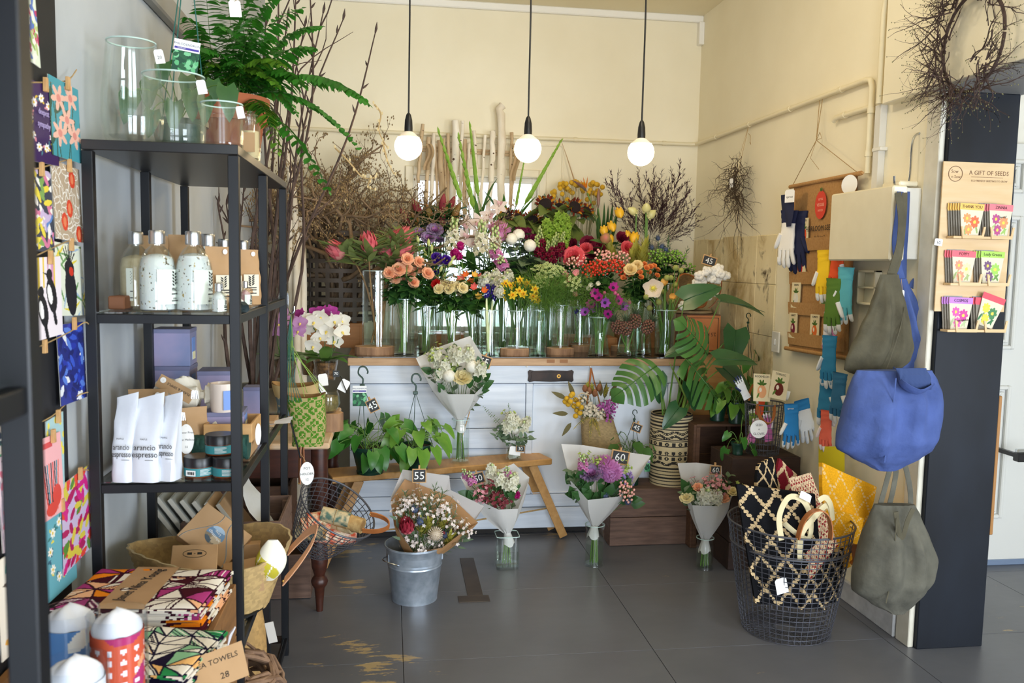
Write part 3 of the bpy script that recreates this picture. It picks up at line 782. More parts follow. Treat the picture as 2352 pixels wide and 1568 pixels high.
def weave_basket(root,rad,z0,z1,nu,nv,m,M=None,amp=.0022,th=.006,name='body',cfn=None,wobble=None,herring=False):
 M=M or Matrix.Identity(4);mb=MB()
 def f(u,v,inn=0):
  i,j=int(round(u*nu)),int(round(v*nv));ph=((i+j)%2)if not herring else((i+2*j)%4<2)
  r=rad(v,2*PI*u)+(amp if ph else-amp)-inn;a=2*PI*u
  z=z0+(z1-z0)*v+(wobble(a)*v if wobble else 0)
  return M@Vector((r*math.cos(a),r*math.sin(a),z))
 mb.grid(f,nu,nv,closeu=True,cfn=cfn);mb.grid(lambda u,v:f(1-u,v,th),nu,nv,closeu=True,cfn=(lambda u,v:cfn(1-u,v))if cfn else None)
 mb.grid(lambda u,v:f(u,1,th*v),nu,1,closeu=True,col=(.5,.38,.2)if cfn else None)
 o=mb.obj(name,m,root,auto=False)
 mb2=MB();n=24;mb2.lathe([(.001,0),(rad(0,0)-.002,0),(rad(0,0)-.002,.006),(.001,.006)],n,M@TR(0,0,z0));mb2.obj('base',m,root)
 return o
def branch(mb,p,d,L,r,rg,depth=2,wig=.25,seg=7,kids=3,grav=0,mi=0,spread=.8,n=5,ratio=.55,budr=0,kmin=.25):
 pts=[Vector(p)];d=Vector(d).normalized();st=L/seg;dirs=[d.copy()]
 for i in range(seg):
  d=(d+Vector((rg.gauss(0,wig),rg.gauss(0,wig),rg.gauss(0,wig)+grav))).normalized()
  pts.append(pts[-1]+d*st);dirs.append(d.copy())
 rr=[max(r*(1-.75*i/seg),r*.2)for i in range(seg+1)]
 mb.tube(pts,rr,n if r>.003 else 4,mi=mi,cap=depth==0)
 if depth>0:
  for k in range(kids):
   t=kmin+(1-kmin)*rg.random();i=min(seg-1,int(t*seg));x,y,z=frame(dirs[i]);a=rg.uniform(0,6.28)
   dd=dirs[i]+(x*math.cos(a)+y*math.sin(a))*spread
   branch(mb,pts[i],dd,L*ratio*rg.uniform(.6,1.1)*(1-.4*t),rr[i]*.65,rg,depth-1,wig,max(4,seg-2),kids,grav,mi,spread,n,ratio,budr,kmin)
 if budr:
  mb.ball(pts[-1],budr,5,4,mi=min(mi+1,1),sz=1.6)
 return pts
def peg(parent_label,c,n,h=.03,group=None):
 x,y,z=frame(n)
 M=mx_from(x,Vector((0,0,1)),n,c)
 t=T('clothes_peg',parent_label,'peg',c,0,group)
 for sx in(-1,1):MB().box(sx*.0035-.0026,-h*.6,-.004,sx*.0035+.0026,h*.4,.004,.0008,M=M@RZ(sx*.05)).obj('jaw',PINE,t,smooth=False)
 return t
def hang_tag(label,c,n,w,h,lines,name='price_tag',cat='tag',shape='rect',m=None,rot=0,string=None,size=None,group=None,ink=None):
 n=Vector(n).normalized();x=Vector((0,0,1)).cross(n).normalized();y=n.cross(x);M=mx_from(x,y,n,c)@RZ(rot)
 t=T(name,label,cat,c,0,group)
 if shape=='round':ol=[(w/2*math.cos(2*PI*k/24),h/2*math.sin(2*PI*k/24))for k in range(24)]
 else:ol=[(-w/2,-h/2),(w/2,-h/2),(w/2,h/2*.75),(w/2*.7,h/2),(-w/2*.7,h/2),(-w/2,h/2*.75)]
 MB().prism(ol,.001,M).obj('card',m or PAPERW,t,smooth=False)
 if lines:
  sz=size or h*.8/max(len(lines),1)*.62
  for i,s in enumerate(lines):text(s,sz,ink or INK,t,M@TR(0,h*.36-(i+.6)*h*.72/len(lines),.0012),'lettering',.0002)
 if string:MB().tube([M@Vector((0,h*.42,.001)),*[Vector(q)for q in string]],.0009,4).obj('string',TWINE,t)
 return t
# black metal shelving unit and everything on it
BLK=mat('black_powder_coat','#0e1015',.42,spec=.4)
SGLASS=glassmat('shelf_glass',(.86,.90,.89),1,1.5)
X0,Y0=-.724,2.178
LV=(1.335,.914,.489,.07)
def shelf_unit(X0,Y0,label,levels,rot_ok=True,W_=.36,D_=1.0):
 t=T('shelf_unit',label,'shelf',(X0+W_/2,Y0+D_/2,0));p=.025
 for x in(X0,X0+W_-p):
  for y in(Y0,Y0+D_/2-p/2,Y0+D_-p):MB().box(x,y,0,x+p,y+p,1.724,.0015).obj('post',BLK,t,smooth=False)
 MB().box(X0,Y0,1.7255,X0+W_,Y0+D_,1.75,.002).obj('top_board',mat('black_brown_board','#1b1a1b',.35,spec=.6),t,smooth=False)
 for z in levels:
  for q in((X0+p,Y0+.003,X0+W_-p,Y0+p-.003),(X0+p,Y0+D_-p+.003,X0+W_-p,Y0+D_-.003)):MB().box(q[0],q[1],z-.0225,q[2],q[3],z-.0006,.001).obj('rail',BLK,t,smooth=False)
  for x in(X0+.003,X0+W_-p+.003):
   for y in(Y0+p,Y0+D_/2+p/2):MB().box(x,y,z-.0225,x+p-.006,y+D_/2-1.5*p,z-.0006,.001).obj('rail',BLK,t,smooth=False)
  MB().box(X0+p*.5,Y0+p*.5,z,X0+W_-p*.5,Y0+D_-p*.5,z+.0055,.001).obj('glass_shelf',SGLASS,t,smooth=False)
 return t
shelf_unit(X0,Y0,'black metal shelf unit with glass shelves full of gifts along left wall',LV)
Z2,Z3,Z4,ZT=LV[0]+.006,LV[1]+.006,LV[2]+.006,1.751
# on top: glass vases
def at_top(u,v,Y):return pY(u,v,Y)
def price(label,u,v,Y,w=.022,h=.034,rot=.2,lines=(),n=(.25,-1,0)):
 return hang_tag(label,pY(u,v,Y),n,w,h,lines,rot=rot,size=.011)
c=pY(306,318,2.33);c.z=ZT
vase('tall flared clear glass vase, tallest on top of the black shelf',c,.076,.262,[(.72,0),(.93,.1),(1,.28),(.97,.5),(.86,.8),(.78,1)],0,GLASS,foot=.02,n=32)
c=pY(401,318,2.30);c.z=ZT
vase('wide straight clear glass vase in middle of the black shelf top',c,.075,.178,[(.97,0),(1,.05),(1,1)],0,GLASS,foot=.012,n=32)
c=pY(510,318,2.29);c.z=ZT
vase('smallest clear glass bowl vase at front corner of shelf top',c,.052,.112,[(.97,0),(1,.05),(1,1)],0,GLASS,foot=.012,n=32)
price('white swing tag on rim of the tall flared glass vase',366,130,2.27,lines=('20',))
price('white swing tag on rim of the middle glass vase',463,200,2.235)
price('white swing tag on rim of the smallest glass vase',552,258,2.245,.018,.03)
for i,(u,vt,Y,lab)in enumerate(((577,258,2.52,'clear glass apothecary jar on shelf top, the taller of two beside fern pot'),(598,268,2.66,'clear glass apothecary jar on shelf top, nearer the fern pot'))):
 q=pY(u,vt,Y);b=Vector((-.388-.02*(i==1),Y,ZT))
 t=T('glass_jar',lab,'jar',b);h=q.z-ZT;r=.028
 MB().lathe([(.002,0),(r,0),(r,h*.7),(r*.6,h*.84),(r*.55,h*.9),(r*.75,h*.92),(r*.75,h*.95),(r*.5,h*.96),(r*.5,h*.8),(r*.9,h*.68),(r*.9,.004),(.002,.004)],20,TR(b),cap=False).obj('body',GLASS,t)
 MB().lathe([(r*.3,h*.95),(r*.5,h*.97),(r*.55,h),(r*.3,h*1.02)],14,TR(b)).obj('stopper',GLASSG,t)
 MB().box(-.017,-.001,h*.15,.017,.001,h*.55,M=TR(b)@TR(0,-r-.002,0)).obj('label',KRAFT,t,smooth=False)
 MB().lathe([(.001,.005),(r*.86,.005),(r*.86,h*.6),(.001,h*.6)],16,TR(b)).obj('contents',mat('pale_oat_salts','#c9b48c',.9),t)
# philodendron pot with hanger, at the wall side behind the vases
c=Vector((-.60,2.62,ZT))
t=T('potted_philodendron','green potted philodendron with hanging cords standing behind the glass vases','plant',c)
MB().lathe([(.055,0),(.075,.10),(.08,.10),(.08,.115),(.07,.115),(.06,.05)],20,TR(c)).obj('pot',POTG,t)
MB().lathe([(.001,.1),(.069,.104)],20,TR(c),cap=False).obj('soil',SOIL,t)
hm=leafmesh('heart',.085,.06,LEAFD,.6,.2,6)
for k,(u,v,Y,sz)in enumerate(((520,215,2.50,1.15),(300,225,2.50,1.1),(345,200,2.55,1.0),(375,160,2.6,.9),(440,225,2.5,1.0),(400,250,2.5,1.0),(470,240,2.5,.9),(430,190,2.6,.9),(350,270,2.5,.9),(490,200,2.6,.8))):
 q=pY(u,v-15,Y);s=c+Vector((0,0,.11));m_=(s+q)/2+Vector((0,0,.08))
 MB().tube(bez(s,m_,q,n=7),.0018,5).obj('stem',STEM,t)
 d=Vector((q.x-c.x,-.25,-.9)).normalized()
 link(hm,'leaf',t).matrix_basis=leafM(q,d,rnd.uniform(-.3,.3),up=(.2,-1,.3))@Matrix.Scale(sz,4)
for a in range(3):
 e=c+Vector((.075*math.cos(a*2.1+.4),.075*math.sin(a*2.1+.4),.115));tp=pY(430,-160,2.62)
 MB().tube([e,e.lerp(tp,.5),tp],.0018,5).obj('cord',mat('teal_cord','#1c5f55',.6),t)
HOOKTOP=pY(430,-160,2.62)
MB().tube([HOOKTOP,HOOKTOP+Vector((0,0,.03)),Vector((HOOKTOP.x,HOOKTOP.y,ZC))],.002,5).obj('hanger_cord',mat('teal_cord','#1c5f55',.6),t)
def plant_tag(label,c,n,w,h,rot=0,seed=0,word='PHILODENDRON'):
 n=Vector(n).normalized();x=Vector((0,0,1)).cross(n).normalized();y=n.cross(x);R_=mx_from(x,y,n,c)@RZ(rot)
 cv=Cv(34,44,'#f2f3f1');rg=random.Random(seed)
 cv.rect(0,0,1,.86,'#1d4a37')
 for k in range(30):cv.leaf(rg.random(),rg.random()*.8,rg.uniform(.2,.34),.17,rg.uniform(0,6.28),rg.choice(['#3f8a5a','#5fae78','#2f7048','#79bf8d','#26593c']))
 cv.rect(0,.86,1,1.3,'#f2f3f1');cv.rect(.04,.90,.96,.99,'#4a3a9a')
 t=T('plant_label',label,'plant label',c)
 sheet(cv,lambda u,v:R_@Vector(((u-.5)*w,(v-.5)*h,.0008))).obj('card',PRINT,t,smooth=False)
 if not word:return t
 text(word,w*.13,mat('navy_ink','#2b2b55',.6),t,R_@TR(0,h*.36,.0011),ex=.0001)
 text('cordatum',w*.08,PAPERW,t,R_@TR(-w*.2,h*.245,.0011),ex=.0001)
 return t
plant_tag('white plant label with green leaf photo tied to cords above the glass vases',pY(427,130,2.46),(.2,-1,.05),.066,.086,-.12,1)
# terracotta pot with the big fern, far end of the shelf top
c=Vector((-.515,2.93,ZT))
t=T('potted_fern','large green fern in terracotta pot at far end of black shelf top','plant',c)
MB().lathe([(.085,0),(.105,.15),(.112,.16),(.122,.16),(.127,.24),(.117,.24),(.108,.17),(.09,.17)],36,TR(c)).obj('pot',TERRA,t)
MB().lathe([(.001,.215),(.112,.205)],24,TR(c),cap=False).obj('soil',SOIL,t)
FERN=mat('fern_green','#3f8a26',.45,col2='#2f6f1e',nscale=8,translucent=.3)
FERNY=mat('fern_yellow_green','#6f9c2c',.45,col2='#568a24',nscale=8,translucent=.3)
def frond(parent,p0,p1,rise,L=.055,wd=.014,n=26,seed=0,m=FERN,start=.22,taper=1,spread=None,side=None):
 rg=random.Random(seed);p0,p1=Vector(p0),Vector(p1);mid=p0.lerp(p1,.45)+Vector((0,0,rise));pts=bez(p0,mid,p1,n=24)
 mb=MB();mb.tube(pts,[.0017*(1-.7*i/24)for i in range(25)],4,mi=1)
 sd=Vector(side)if side else None
 for k in range(n):
  tt=start+(1-start)*(k+.5)/n;i=min(23,int(tt*24));p=pts[i].lerp(pts[i+1],tt*24-i);d=(pts[i+1]-pts[i]).normalized()
  x=d.cross(Vector((0,0,1)))if sd is None else sd
  x=x.normalized()if x.length>.05 else Vector((1,0,0))
  ll=L*(1-.75*((tt-start)/(1-start))**2.2*taper)*min(1,.45+(tt-start)*4)
  for s in(-1,1):
   dd=(x*s+d*.42+Vector((0,0,-.28+rg.uniform(-.15,.15)))).normalized()
   leaf(mb,leafM(p,dd,rg.uniform(-.4,.4)),ll*rg.uniform(.9,1.1),wd,'strap',rg.uniform(.2,.9),.15,2,3)
 leaf(mb,leafM(pts[-1],pts[-1]-pts[-2]),L*.3,wd*.6,'lance',.2,.1,2,2)
 return mb.obj('frond',[m,STEMD],parent)
top=c+Vector((0,0,.22))
for k,(u,v,Y,rise,L,n_,ym)in enumerate(((846,238,2.72,.20,.062,30,0),(640,348,2.62,.16,.055,24,1),(755,438,2.62,.22,.05,26,0),(828,345,2.9,.20,.035,26,0),(720,110,2.8,.14,.06,24,0),(735,60,3.05,.16,.055,22,0),(660,-40,2.9,.10,.06,24,0),(560,-80,2.9,.05,.06,24,0),(470,-40,2.8,.10,.06,24,0),(425,40,2.7,.14,.055,22,0),(440,120,2.6,.16,.055,20,0),(500,60,2.6,.16,.055,22,0),(590,40,2.55,.16,.06,22,0),(650,150,2.6,.16,.055,22,1),(700,200,2.7,.18,.055,24,0),(620,90,2.65,.14,.055,20,0),(545,150,2.6,.13,.045,18,0),(680,260,3.1,.18,.05,24,0),(520,-10,3.1,.08,.05,20,0),(610,-60,3.1,.05,.05,20,0),(690,20,2.75,.12,.06,22,0),(480,150,2.7,.12,.04,16,1),(640,200,2.75,.17,.04,20,1))):
 q=pY(u,v,Y);a=rnd.uniform(0,6.28)
 frond(t,top+Vector((.05*math.cos(a),.05*math.sin(a),-.01)),q,rise,L*1.25,.0195,int(n_*1.0),k,FERNY if ym else FERN,start=.15)
for k in range(14):
 a=k*2.39996;frond(t,top+Vector((.04*math.cos(a),.04*math.sin(a),-.01)),top+Vector((.17*math.cos(a),.15*math.sin(a)-.02,.05+.16*rnd.random())),.12,.05,.016,22,50+k,FERN,start=.2)
hang_tag('small white paper tag hooked among the upper fern fronds',pY(540,20,2.72),(.2,-1,.1),.034,.05,(),rot=.1,size=.009,string=[pY(575,-20,2.72)])
# second shelf: bath salts, pouches, vials
def bottle(label,b,r,h,fill,salts,cap_h=.030,lab=None,name='glass_bottle',group=None,rz=0):
 t=T(name,label,'bottle',b,0,group);M=TR(b)
 hb=h-cap_h;out=[(r*.85,0),(r,r*.16),(r,hb*.62),(r*.9,hb*.76),(r*.6,hb*.9),(r*.36,hb*.965),(r*.36,hb)]
 inn=[(q-.0025,max(z,.004))for q,z in out][::-1]
 MB().lathe([(.001,0)]+out+inn+[(.001,.004)],28,M,cap=False).obj('body',GLASS,t)
 f=[(max(q-.0035,.001),max(z,.0048))for q,z in out if z<=hb*fill];zt=hb*fill
 q_top=f[-1][0]*(.9 if fill>.62 else 1)
 MB().lathe([(.001,.0048)]+f+[(q_top,zt),(q_top*.5,zt+.006),(.001,zt+.008)],24,M,cap=False).obj('bath_salts',salts,t)
 pr=[]
 for i in range(6):z=hb-.002+(cap_h)*i/5;pr+=[(r*.42+(.0008 if i%2 else 0),z)]
 MB().lathe([(.001,hb-.002)]+pr+[(r*.39,h+.001),(.001,h+.001)],22,M,cap=False).obj('screw_cap',ALU,t)
 if lab:
  a0,a1,z0,z1,words=lab
  MB().grid(lambda u,v:M@Vector(((r+.0006)*math.cos(a0+(a1-a0)*u),(r+.0006)*math.sin(a0+(a1-a0)*u),hb*(z0+(z1-z0)*v))),10,4).obj('label',mat('pale_label','#dfe6da',.6),t)
  am=a1-(a1-a0)*.22;Mt=M@RZ(am+PI/2)@TR(0,-(r+.001),0)@RX(PI/2)
  ws=(a1-a0)*r
  for i,(wd,s)in enumerate(words):wd and text(wd,s*r,INK,t,Mt@TR(0,hb*(z0+(z1-z0)*(.42-.13*i)),.0004),ex=.0001,wide=.7)
  for zz in(.28,.08):MB().box(-ws*.2,hb*(z0+(z1-z0)*zz),0,ws*.2,hb*(z0+(z1-z0)*zz)+.0025,.0006,M=Mt).obj('label_bar',INK,t,smooth=False)
  sp=MB()
  for k in range(9):leaf(sp,Mt@TR(0,hb*(z0+(z1-z0)*(.52+.045*k)),.0007)@RZ((-1)**k*.9),ws*.2,ws*.09,'lance',0,0,2,2)
  stuff(sp.obj('printed_sprig',INK,t))
 return t
SALT=mat('herb_bath_salts','#d3d6d4',.7,bump=.6,bscale=420,dist=.001)
def speckle(m,c2='#4d4634',sc=115,th=.672,c3='#a48a4a'):
 nt=m.node_tree;N=nt.nodes;L=nt.links;b=N['Principled BSDF'];tc=N.new('ShaderNodeTexCoord')
 prev=None
 for col,s,t_ in((c3,sc*.8,th+.01),(c2,sc,th)):
  n=N.new('ShaderNodeTexNoise');n.inputs['Scale'].default_value=s;n.inputs['Detail'].default_value=1;L.new(tc.outputs['Object'],n.inputs[0])
  r=N.new('ShaderNodeMapRange');r.inputs[1].default_value=t_;r.inputs[2].default_value=t_+.03;L.new(n.outputs[0],r.inputs[0])
  x=N.new('ShaderNodeMix');x.data_type='RGBA';L.new(r.outputs[0],x.inputs[0]);x.inputs[7].default_value=(*srgb(col),1)
  if prev:L.new(prev,x.inputs[6])
  else:x.inputs[6].default_value=b.inputs['Base Color'].default_value
  prev=x.outputs[2]
 L.new(prev,b.inputs['Base Color'])
speckle(SALT)
SALT2=mat('beige_bath_salts','#c9bb9c',.8,col2='#b7a684',nscale=80,bump=.5,bscale=400,dist=.001)
SALT3=mat('rose_bath_salts','#d9c3c0',.8,col2='#b77a80',nscale=90,bump=.5,bscale=400,dist=.001)
LBL=(-1.35,-.05,.12,.62,(('MNC',.30),('',.1),('& LEA',.16)))
def on2(u,v,Y=None):p=pZ(u,v,Z2);return p
A=pZ(352,718,Z2);B_=pZ(437,718,Z2)
bottle('large bottle of herb-flecked white bath salts at front left of second shelf',A+Vector((0,.045,0)),.0445,.198,.80,SALT,lab=LBL)
bottle('large bottle of herb-flecked white bath salts beside the small vial',B_+Vector((0,.045,0)),.0445,.198,.82,SALT,lab=LBL)
bottle('bottle of beige bath salts half hidden behind the left salt bottle',Vector((-.655,2.36,Z2)),.043,.198,.78,SALT2,lab=(-1.9,-1.5,.12,.62,()))
for i,(u,v,Y,r,h,s,lab)in enumerate(((386,565,2.62,.040,.19,SALT,'bottle of salts between the brown pouches behind the left salt bottle'),(478,562,2.44,.043,.198,SALT2,'bottle of beige salts behind the right hand large salt bottle'),(514,566,2.66,.04,.19,SALT3,'bottle of dried rose petals at back beside leaning brown pouch'),(558,572,2.82,.04,.19,SALT2,'bottle of pale salts partly hidden behind the front shelf post'))):
 q=pY(u,v,Y);bottle(lab,Vector((q.x,Y,Z2)),r,h,.7,s,lab=(-1.3,-.2,.12,.6,(('MNC',.3),)))
pm=KRAFT
def kraft_pouch(label,u,v,Y,w,d,rz=0,seed=0,lab=True,m=None,h=None,zb=None,name='kraft_pouch',sticker=True,X=None,group=None):
 q=pY(u,v,Y);zb=Z2 if zb is None else zb;hh=h or(q.z-zb);b=Vector((q.x if X is None else X,Y,zb));M=TR(b)@RZ(rz)
 t=T(name,label,'paper bag',b,0,group)
 pouch(MB(),M,w,d,hh,seed=seed).obj('bag',m or KRAFT,t)
 if sticker:MB().lathe([(.001,0),(.007,0),(.007,.0006),(.001,.0006)],14,M@TR(w*.25,-.004,hh*.92)@RX(PI/2),cap=False).obj('sticker',PAPERW,t)
 if lab:
  Mt=M@TR(0,-d*.5-.0006,0)@RX(PI/2)
  MB().box(-w*.3,hh*.16,0,w*.3,hh*.55,.0006,M=Mt).obj('label',mat('cream_label','#e4dcc6',.6),t,smooth=False)
  sp=MB()
  for k in range(10):leaf(sp,Mt@TR(0,hh*(.33+.018*k),.001)@RZ((-1)**k*.9),w*.17,w*.06,'lance',0,0,2,2)
  stuff(sp.obj('printed_sprig',INK,t))
  for zz in(.30,.26,.20):MB().box(-w*.2,hh*zz,.0006,w*.2,hh*zz+.003,.0012,M=Mt).obj('label_bar',INK,t,smooth=False)
 return t
kraft_pouch('brown paper pouch with folded top behind the left salt bottle',352,541,2.47,.075,.05,.2,1,False)
kraft_pouch('brown paper pouch standing between the two large salt bottles',419,539,2.50,.075,.05,.3,2,False)
kraft_pouch('shorter brown paper pouch behind the right hand large salt bottle',458,556,2.62,.07,.05,.2,3,False)
kraft_pouch('brown paper pouch with cream label leaning behind the small vial',500,566,2.335,.075,.05,.75,4)
kraft_pouch('brown paper pouch with cream label near the middle shelf post',580,573,2.60,.085,.05,.75,5,X=-.415)
kraft_pouch('brown paper pouch with label seen edge on behind the front shelf post',556,575,2.50,.07,.05,.9,6,X=-.445)
V1=pZ(499,720,Z2)
VL=(-1.5,-.1,.1,.62,(('MNC',.42),('',.1),('& LEA',.22)))
bottle('small vial of pale bath salts with aluminium cap at shelf front',V1+Vector((0,.018,0)),.0185,.072,.8,SALT,.017,VL,name='glass_vial')
bottle('small vial of pink rose salts beside labelled pouch',Vector((-.402,2.50,Z2)),.0175,.07,.7,SALT3,.016,VL,name='glass_vial')
bottle('small clear vial lying half hidden behind front shelf post',Vector((-.432,2.30,Z2)),.0175,.07,.5,SALT2,.016,None,name='glass_vial')
q=Vector((-.405,2.335,Z2+.024));d=Vector((.55,-.5,-.42)).normalized()
t=T('lip_balm_tube','white card tube with black end leaning by the small vials','tube',(q.x,q.y,Z2))
MB().lathe([(.001,-.03),(.016,-.03),(.016,.03),(.001,.03)],18,align(d,q),cap=False).obj('card_tube',PAPERW,t)
MB().lathe([(.001,.03),(.017,.03),(.017,.048),(.014,.046),(.001,.046)],6,align(d,q),cap=False).obj('end_cap',mat('slate_plastic','#2d3a3c',.5),t)
t=T('red_sachet','dark red flower sachet between pouch and front shelf post','sachet',(-.43,2.40,Z2));pouch(MB(),TR(-.438,2.42,Z2)@RZ(.7),.06,.03,.125).obj('bag',mat('red_floral_print','#8e1f20',.6,col2='#26181a',nscale=40),t)
t=tag(MB().box(-.70,2.27,Z2,-.66,2.35,Z2+.034,.003).obj('tan_box',mat('tan_box_card','#8a5a3d',.7),smooth=False),'small tan box tucked in the wall corner of the second shelf','box')
# third shelf
CB=mat('white_coffee_bag','#d6dae3',.5,bump=.35,bscale=18,dist=.006)
for i,(u0,u1,vb,vt,rz,lab)in enumerate(((257,300,1110,915,.15,'white coffee bag with black lettering nearest the wall'),(301,362,1110,917,.12,'middle white coffee bag, the widest facing front'),(362,404,1107,912,.30,'white coffee bag standing beside the stacked jars'))):
 p=pZ((u0+u1)/2,vb,Z3);w=(.054,.072,.050)[i];b=Vector((p.x,p.y+.032,Z3));h=(vb-vt)/1959*p.y*.98
 t=T('coffee_bag',lab,'coffee bag',b);M=TR(b)@RZ(-rz)
 pouch(MB(),M,w,.048,h,seed=10+i,crimp=.07,lean=.12,rough=.0010,slant=.28).obj('bag',CB,t)
 Mt=M@TR(0,-.0262,0)@RX(PI/2)@Matrix.Diagonal((1,1,1,1))
 text('arancio',.0205,INK,t,Mt@TR(.004,h*.42,.0005),ex=.0002,wide=w*12.3);text('espresso',.0205,INK,t,Mt@TR(.004,h*.335,.0005),ex=.0002,wide=w*12)
 text('MAPLE',.006,INK,t,Mt@TR(.002,h*.52,.0005),ex=.0002);MB().box(.004,h*.268,.0003,.024,h*.272,.0006,M=Mt).obj('printed_line',INK,t,smooth=False)
kraft_pouch('brown paper bag with round sticker behind the white coffee bags',340,893,2.42,.10,.06,.1,21,False,zb=Z3)
kraft_pouch('brown paper gift bag closed with clips behind the jars',437,935,2.42,.09,.06,.5,22,False,zb=Z3,sticker=False)
hang_tag('oval white handwritten tag hanging on the brown gift bag',pY(428,1008,2.27),(.15,-1,.05),.038,.078,('Flower Press','made in Melbourne','55'),'swing_tag',shape='round',size=.0075,string=[pY(428,965,2.33)])
for u,v in((447,905),(417,955)):
 t=T('bulldog_clip','silver bulldog clip on the brown gift bag, '+('upper one' if v<930 else 'lower one'),'clip',pY(u,v,2.36));mb=MB()
 for k in range(5):mb.tube([pY(u-6+k*3,v-8,2.355),pY(u-8+k*4,v+10,2.352)],.0018,5)
 mb.obj('clip_body',STEEL,t)
LAV=mat('lavender_watercolour_card','#7580a6',.6,col2='#a290ac',nscale=9,namt=.9)
LAVD=mat('slate_lavender_card','#5f6888',.6,col2='#7d7a98',nscale=7,namt=.7)
def candle_box(label,u0,u1,vb,Y,w,h,zb,rz=0,window=True):
 q=pY((u0+u1)/2,vb,Y);b=Vector((q.x,Y,zb));M=TR(b)@RZ(rz)
 t=T('candle_box',label,'box',b)
 MB().box(-w/2,-w/2,0,w/2,w/2,h,.0012,M=M).obj('carton',LAV,t,smooth=False)
 MB().box(-w/2-.0008,-w/2-.0008,h-.012,w/2+.0008,w/2+.0008,h+.0008,.001,M=M).obj('lid',LAVD,t,smooth=False)
 if window:MB().box(w/2,-w*.2,h*.15,w/2+.001,w*.22,h*.75,M=M).obj('side_label',mat('blue_side_label','#6c8fd0',.5),t,smooth=False);MB().box(w/2+.001,-w*.2,h*.15,w/2+.0016,w*.22,h*.36,M=M).obj('price_label',mat('cream_price_label','#e9e3b8',.5),t,smooth=False)
 return t
candle_box('lavender candle box standing behind the calico bag, lower of the tall stack',405,0,0,2.76,.118,.117,Z3,.1)if 0 else None
xa=pY(402,800,2.74).x
for k in range(3):candle_box('lavender watercolour candle box, %s of the tall stack on third shelf'%('bottom','middle','top')[k],402,402,800,2.74,.108,.112,Z3+k*.1132,.04*k-.05)
candle_box('lavender candle box with dark lid right of the tall stack, lower',503,503,850,2.72,.112,.1,Z3,.1)
candle_box('lavender candle box with dark lid right of the tall stack, upper',503,503,850,2.72,.112,.112,Z3+.1012,.06)
candle_box('small lavender candle box with dark green side label near far posts',584,584,880,2.93,.062,.11,Z3+.02,.0)
tag(MB().box(-.47,2.88,Z3,-.375,3.0,Z3+.019,.001).obj('kraft_gift_box',KRAFT,smooth=False),'flat brown box under the small lavender candle box','box')
candle_box('flat lavender box carrying the white glass candle',520,520,930,2.50,.105,.05,Z3+.075,.05)
tag(MB().box(-.545,2.452,Z3,-.405,2.56,Z3+.074,.001).obj('kraft_gift_box',KRAFT,smooth=False),'brown box under the flat lavender candle box','box')
b=pY(513,920,2.47);b.z=Z3+.1262;t=T('candle','white and peach glass candle on a flat lavender box','candle',b);r=.036
cm=mat('peach_glass','#f3e3d6',.25,translucent=.2)
MB().lathe([(.001,0),(r*.9,0),(r*.96,.012),(r,.08),(r-.003,.08),(r-.005,.066),(.001,.066)],28,TR(b),cap=False).obj('glass',cm,t)
MB().lathe([(.001,.0665),(r-.005,.0665)],20,TR(b),cap=False).obj('wax',mat('cream_wax','#f4ecdb',.4),t)
MB().box(-.012,-.0005,.008,.014,.0008,.062,M=TR(b)@RZ(.5)@TR(.0,-r-.0012,0)).obj('label',mat('blue_side_label','#6c8fd0',.5),t,smooth=False)
c=pY(510,1000,2.44);tx0,tx1=pY(466,960,2.40).x,-.372;zt_=pY(500,968,2.40).z
t=crate('shallow pine tray holding blue matchboxes on third shelf',tx0,2.40,zt_-.062,tx1,2.57,zt_-.006,PINE,1,'matchbox_tray',t=.008,posts=False,labelcat='tray')
tag(MB().box(tx0+.01,2.41,Z3,tx1-.01,2.57,zt_-.0625,.002).obj('kraft_gift_box',KRAFT,smooth=False),'brown box holding up the pine matchbox tray','box')
for k in range(5):
 p=pY(478+k*14,945+k*4,2.43);b=Vector((tx0+.022+k*.020,2.425+.006*k,zt_-.054))
 M=TR(b)@RY(-.5+.03*k)@RX(-.3)
 t=T('matchbox','cream and blue matchbox leaning in the pine tray, '+ordn(k,5),'matchbox',b,0,'matchboxes in the pine tray')
 MB().box(-.006,0,.004,.006,.05,.058,.0008,M=M).obj('sleeve',mat('cream_matchbox','#ece0c6',.6),t,smooth=False)
 MB().box(-.0064,.003,.008,-.006,.047,.05,M=M).obj('print',mat('blue_matchbox_print','#4a63ad',.6,col2='#7f93c9',nscale=60),t,smooth=False)
hang_tag('round white tag hanging on end of the pine matchbox tray',Vector((-.366,2.47,zt_-.05)),(1,-.35,0),.034,.062,(),'swing_tag',shape='round',size=.012)
t=T('calico_bag','drawstring calico bag with brown band lying on third shelf','bag',(-.60,2.50,Z3+.15));
q=pY(430,895,2.50)
def cal(u,v):
 a=2*PI*u;x=(v-.5)*.17;k=math.sin(PI*min(1,max(0,.1+.84*v)))**.6*(1+.22*math.sin(a*5+v*11)+.1*math.sin(v*17));pin=.35 if.72<v<.78 else 1
 return q+Vector((x,.038*k*pin*math.cos(a),-.1*x+.040*k*pin*math.sin(a)-.01))
MB().grid(cal,28,22,closeu=True).obj('bag',mat('calico','#e4dccb',.9,bump=.4,bscale=300,dist=.001),t)
M=mx_from(Vector((.86,0,-.5)),Vector((.5,0,.86)),Vector((0,-1,0)),pY(403,893,2.445))
MB().box(-.052,-.019,0,.052,.019,.0015,M=M).obj('kraft_band',KRAFT,t,smooth=False)
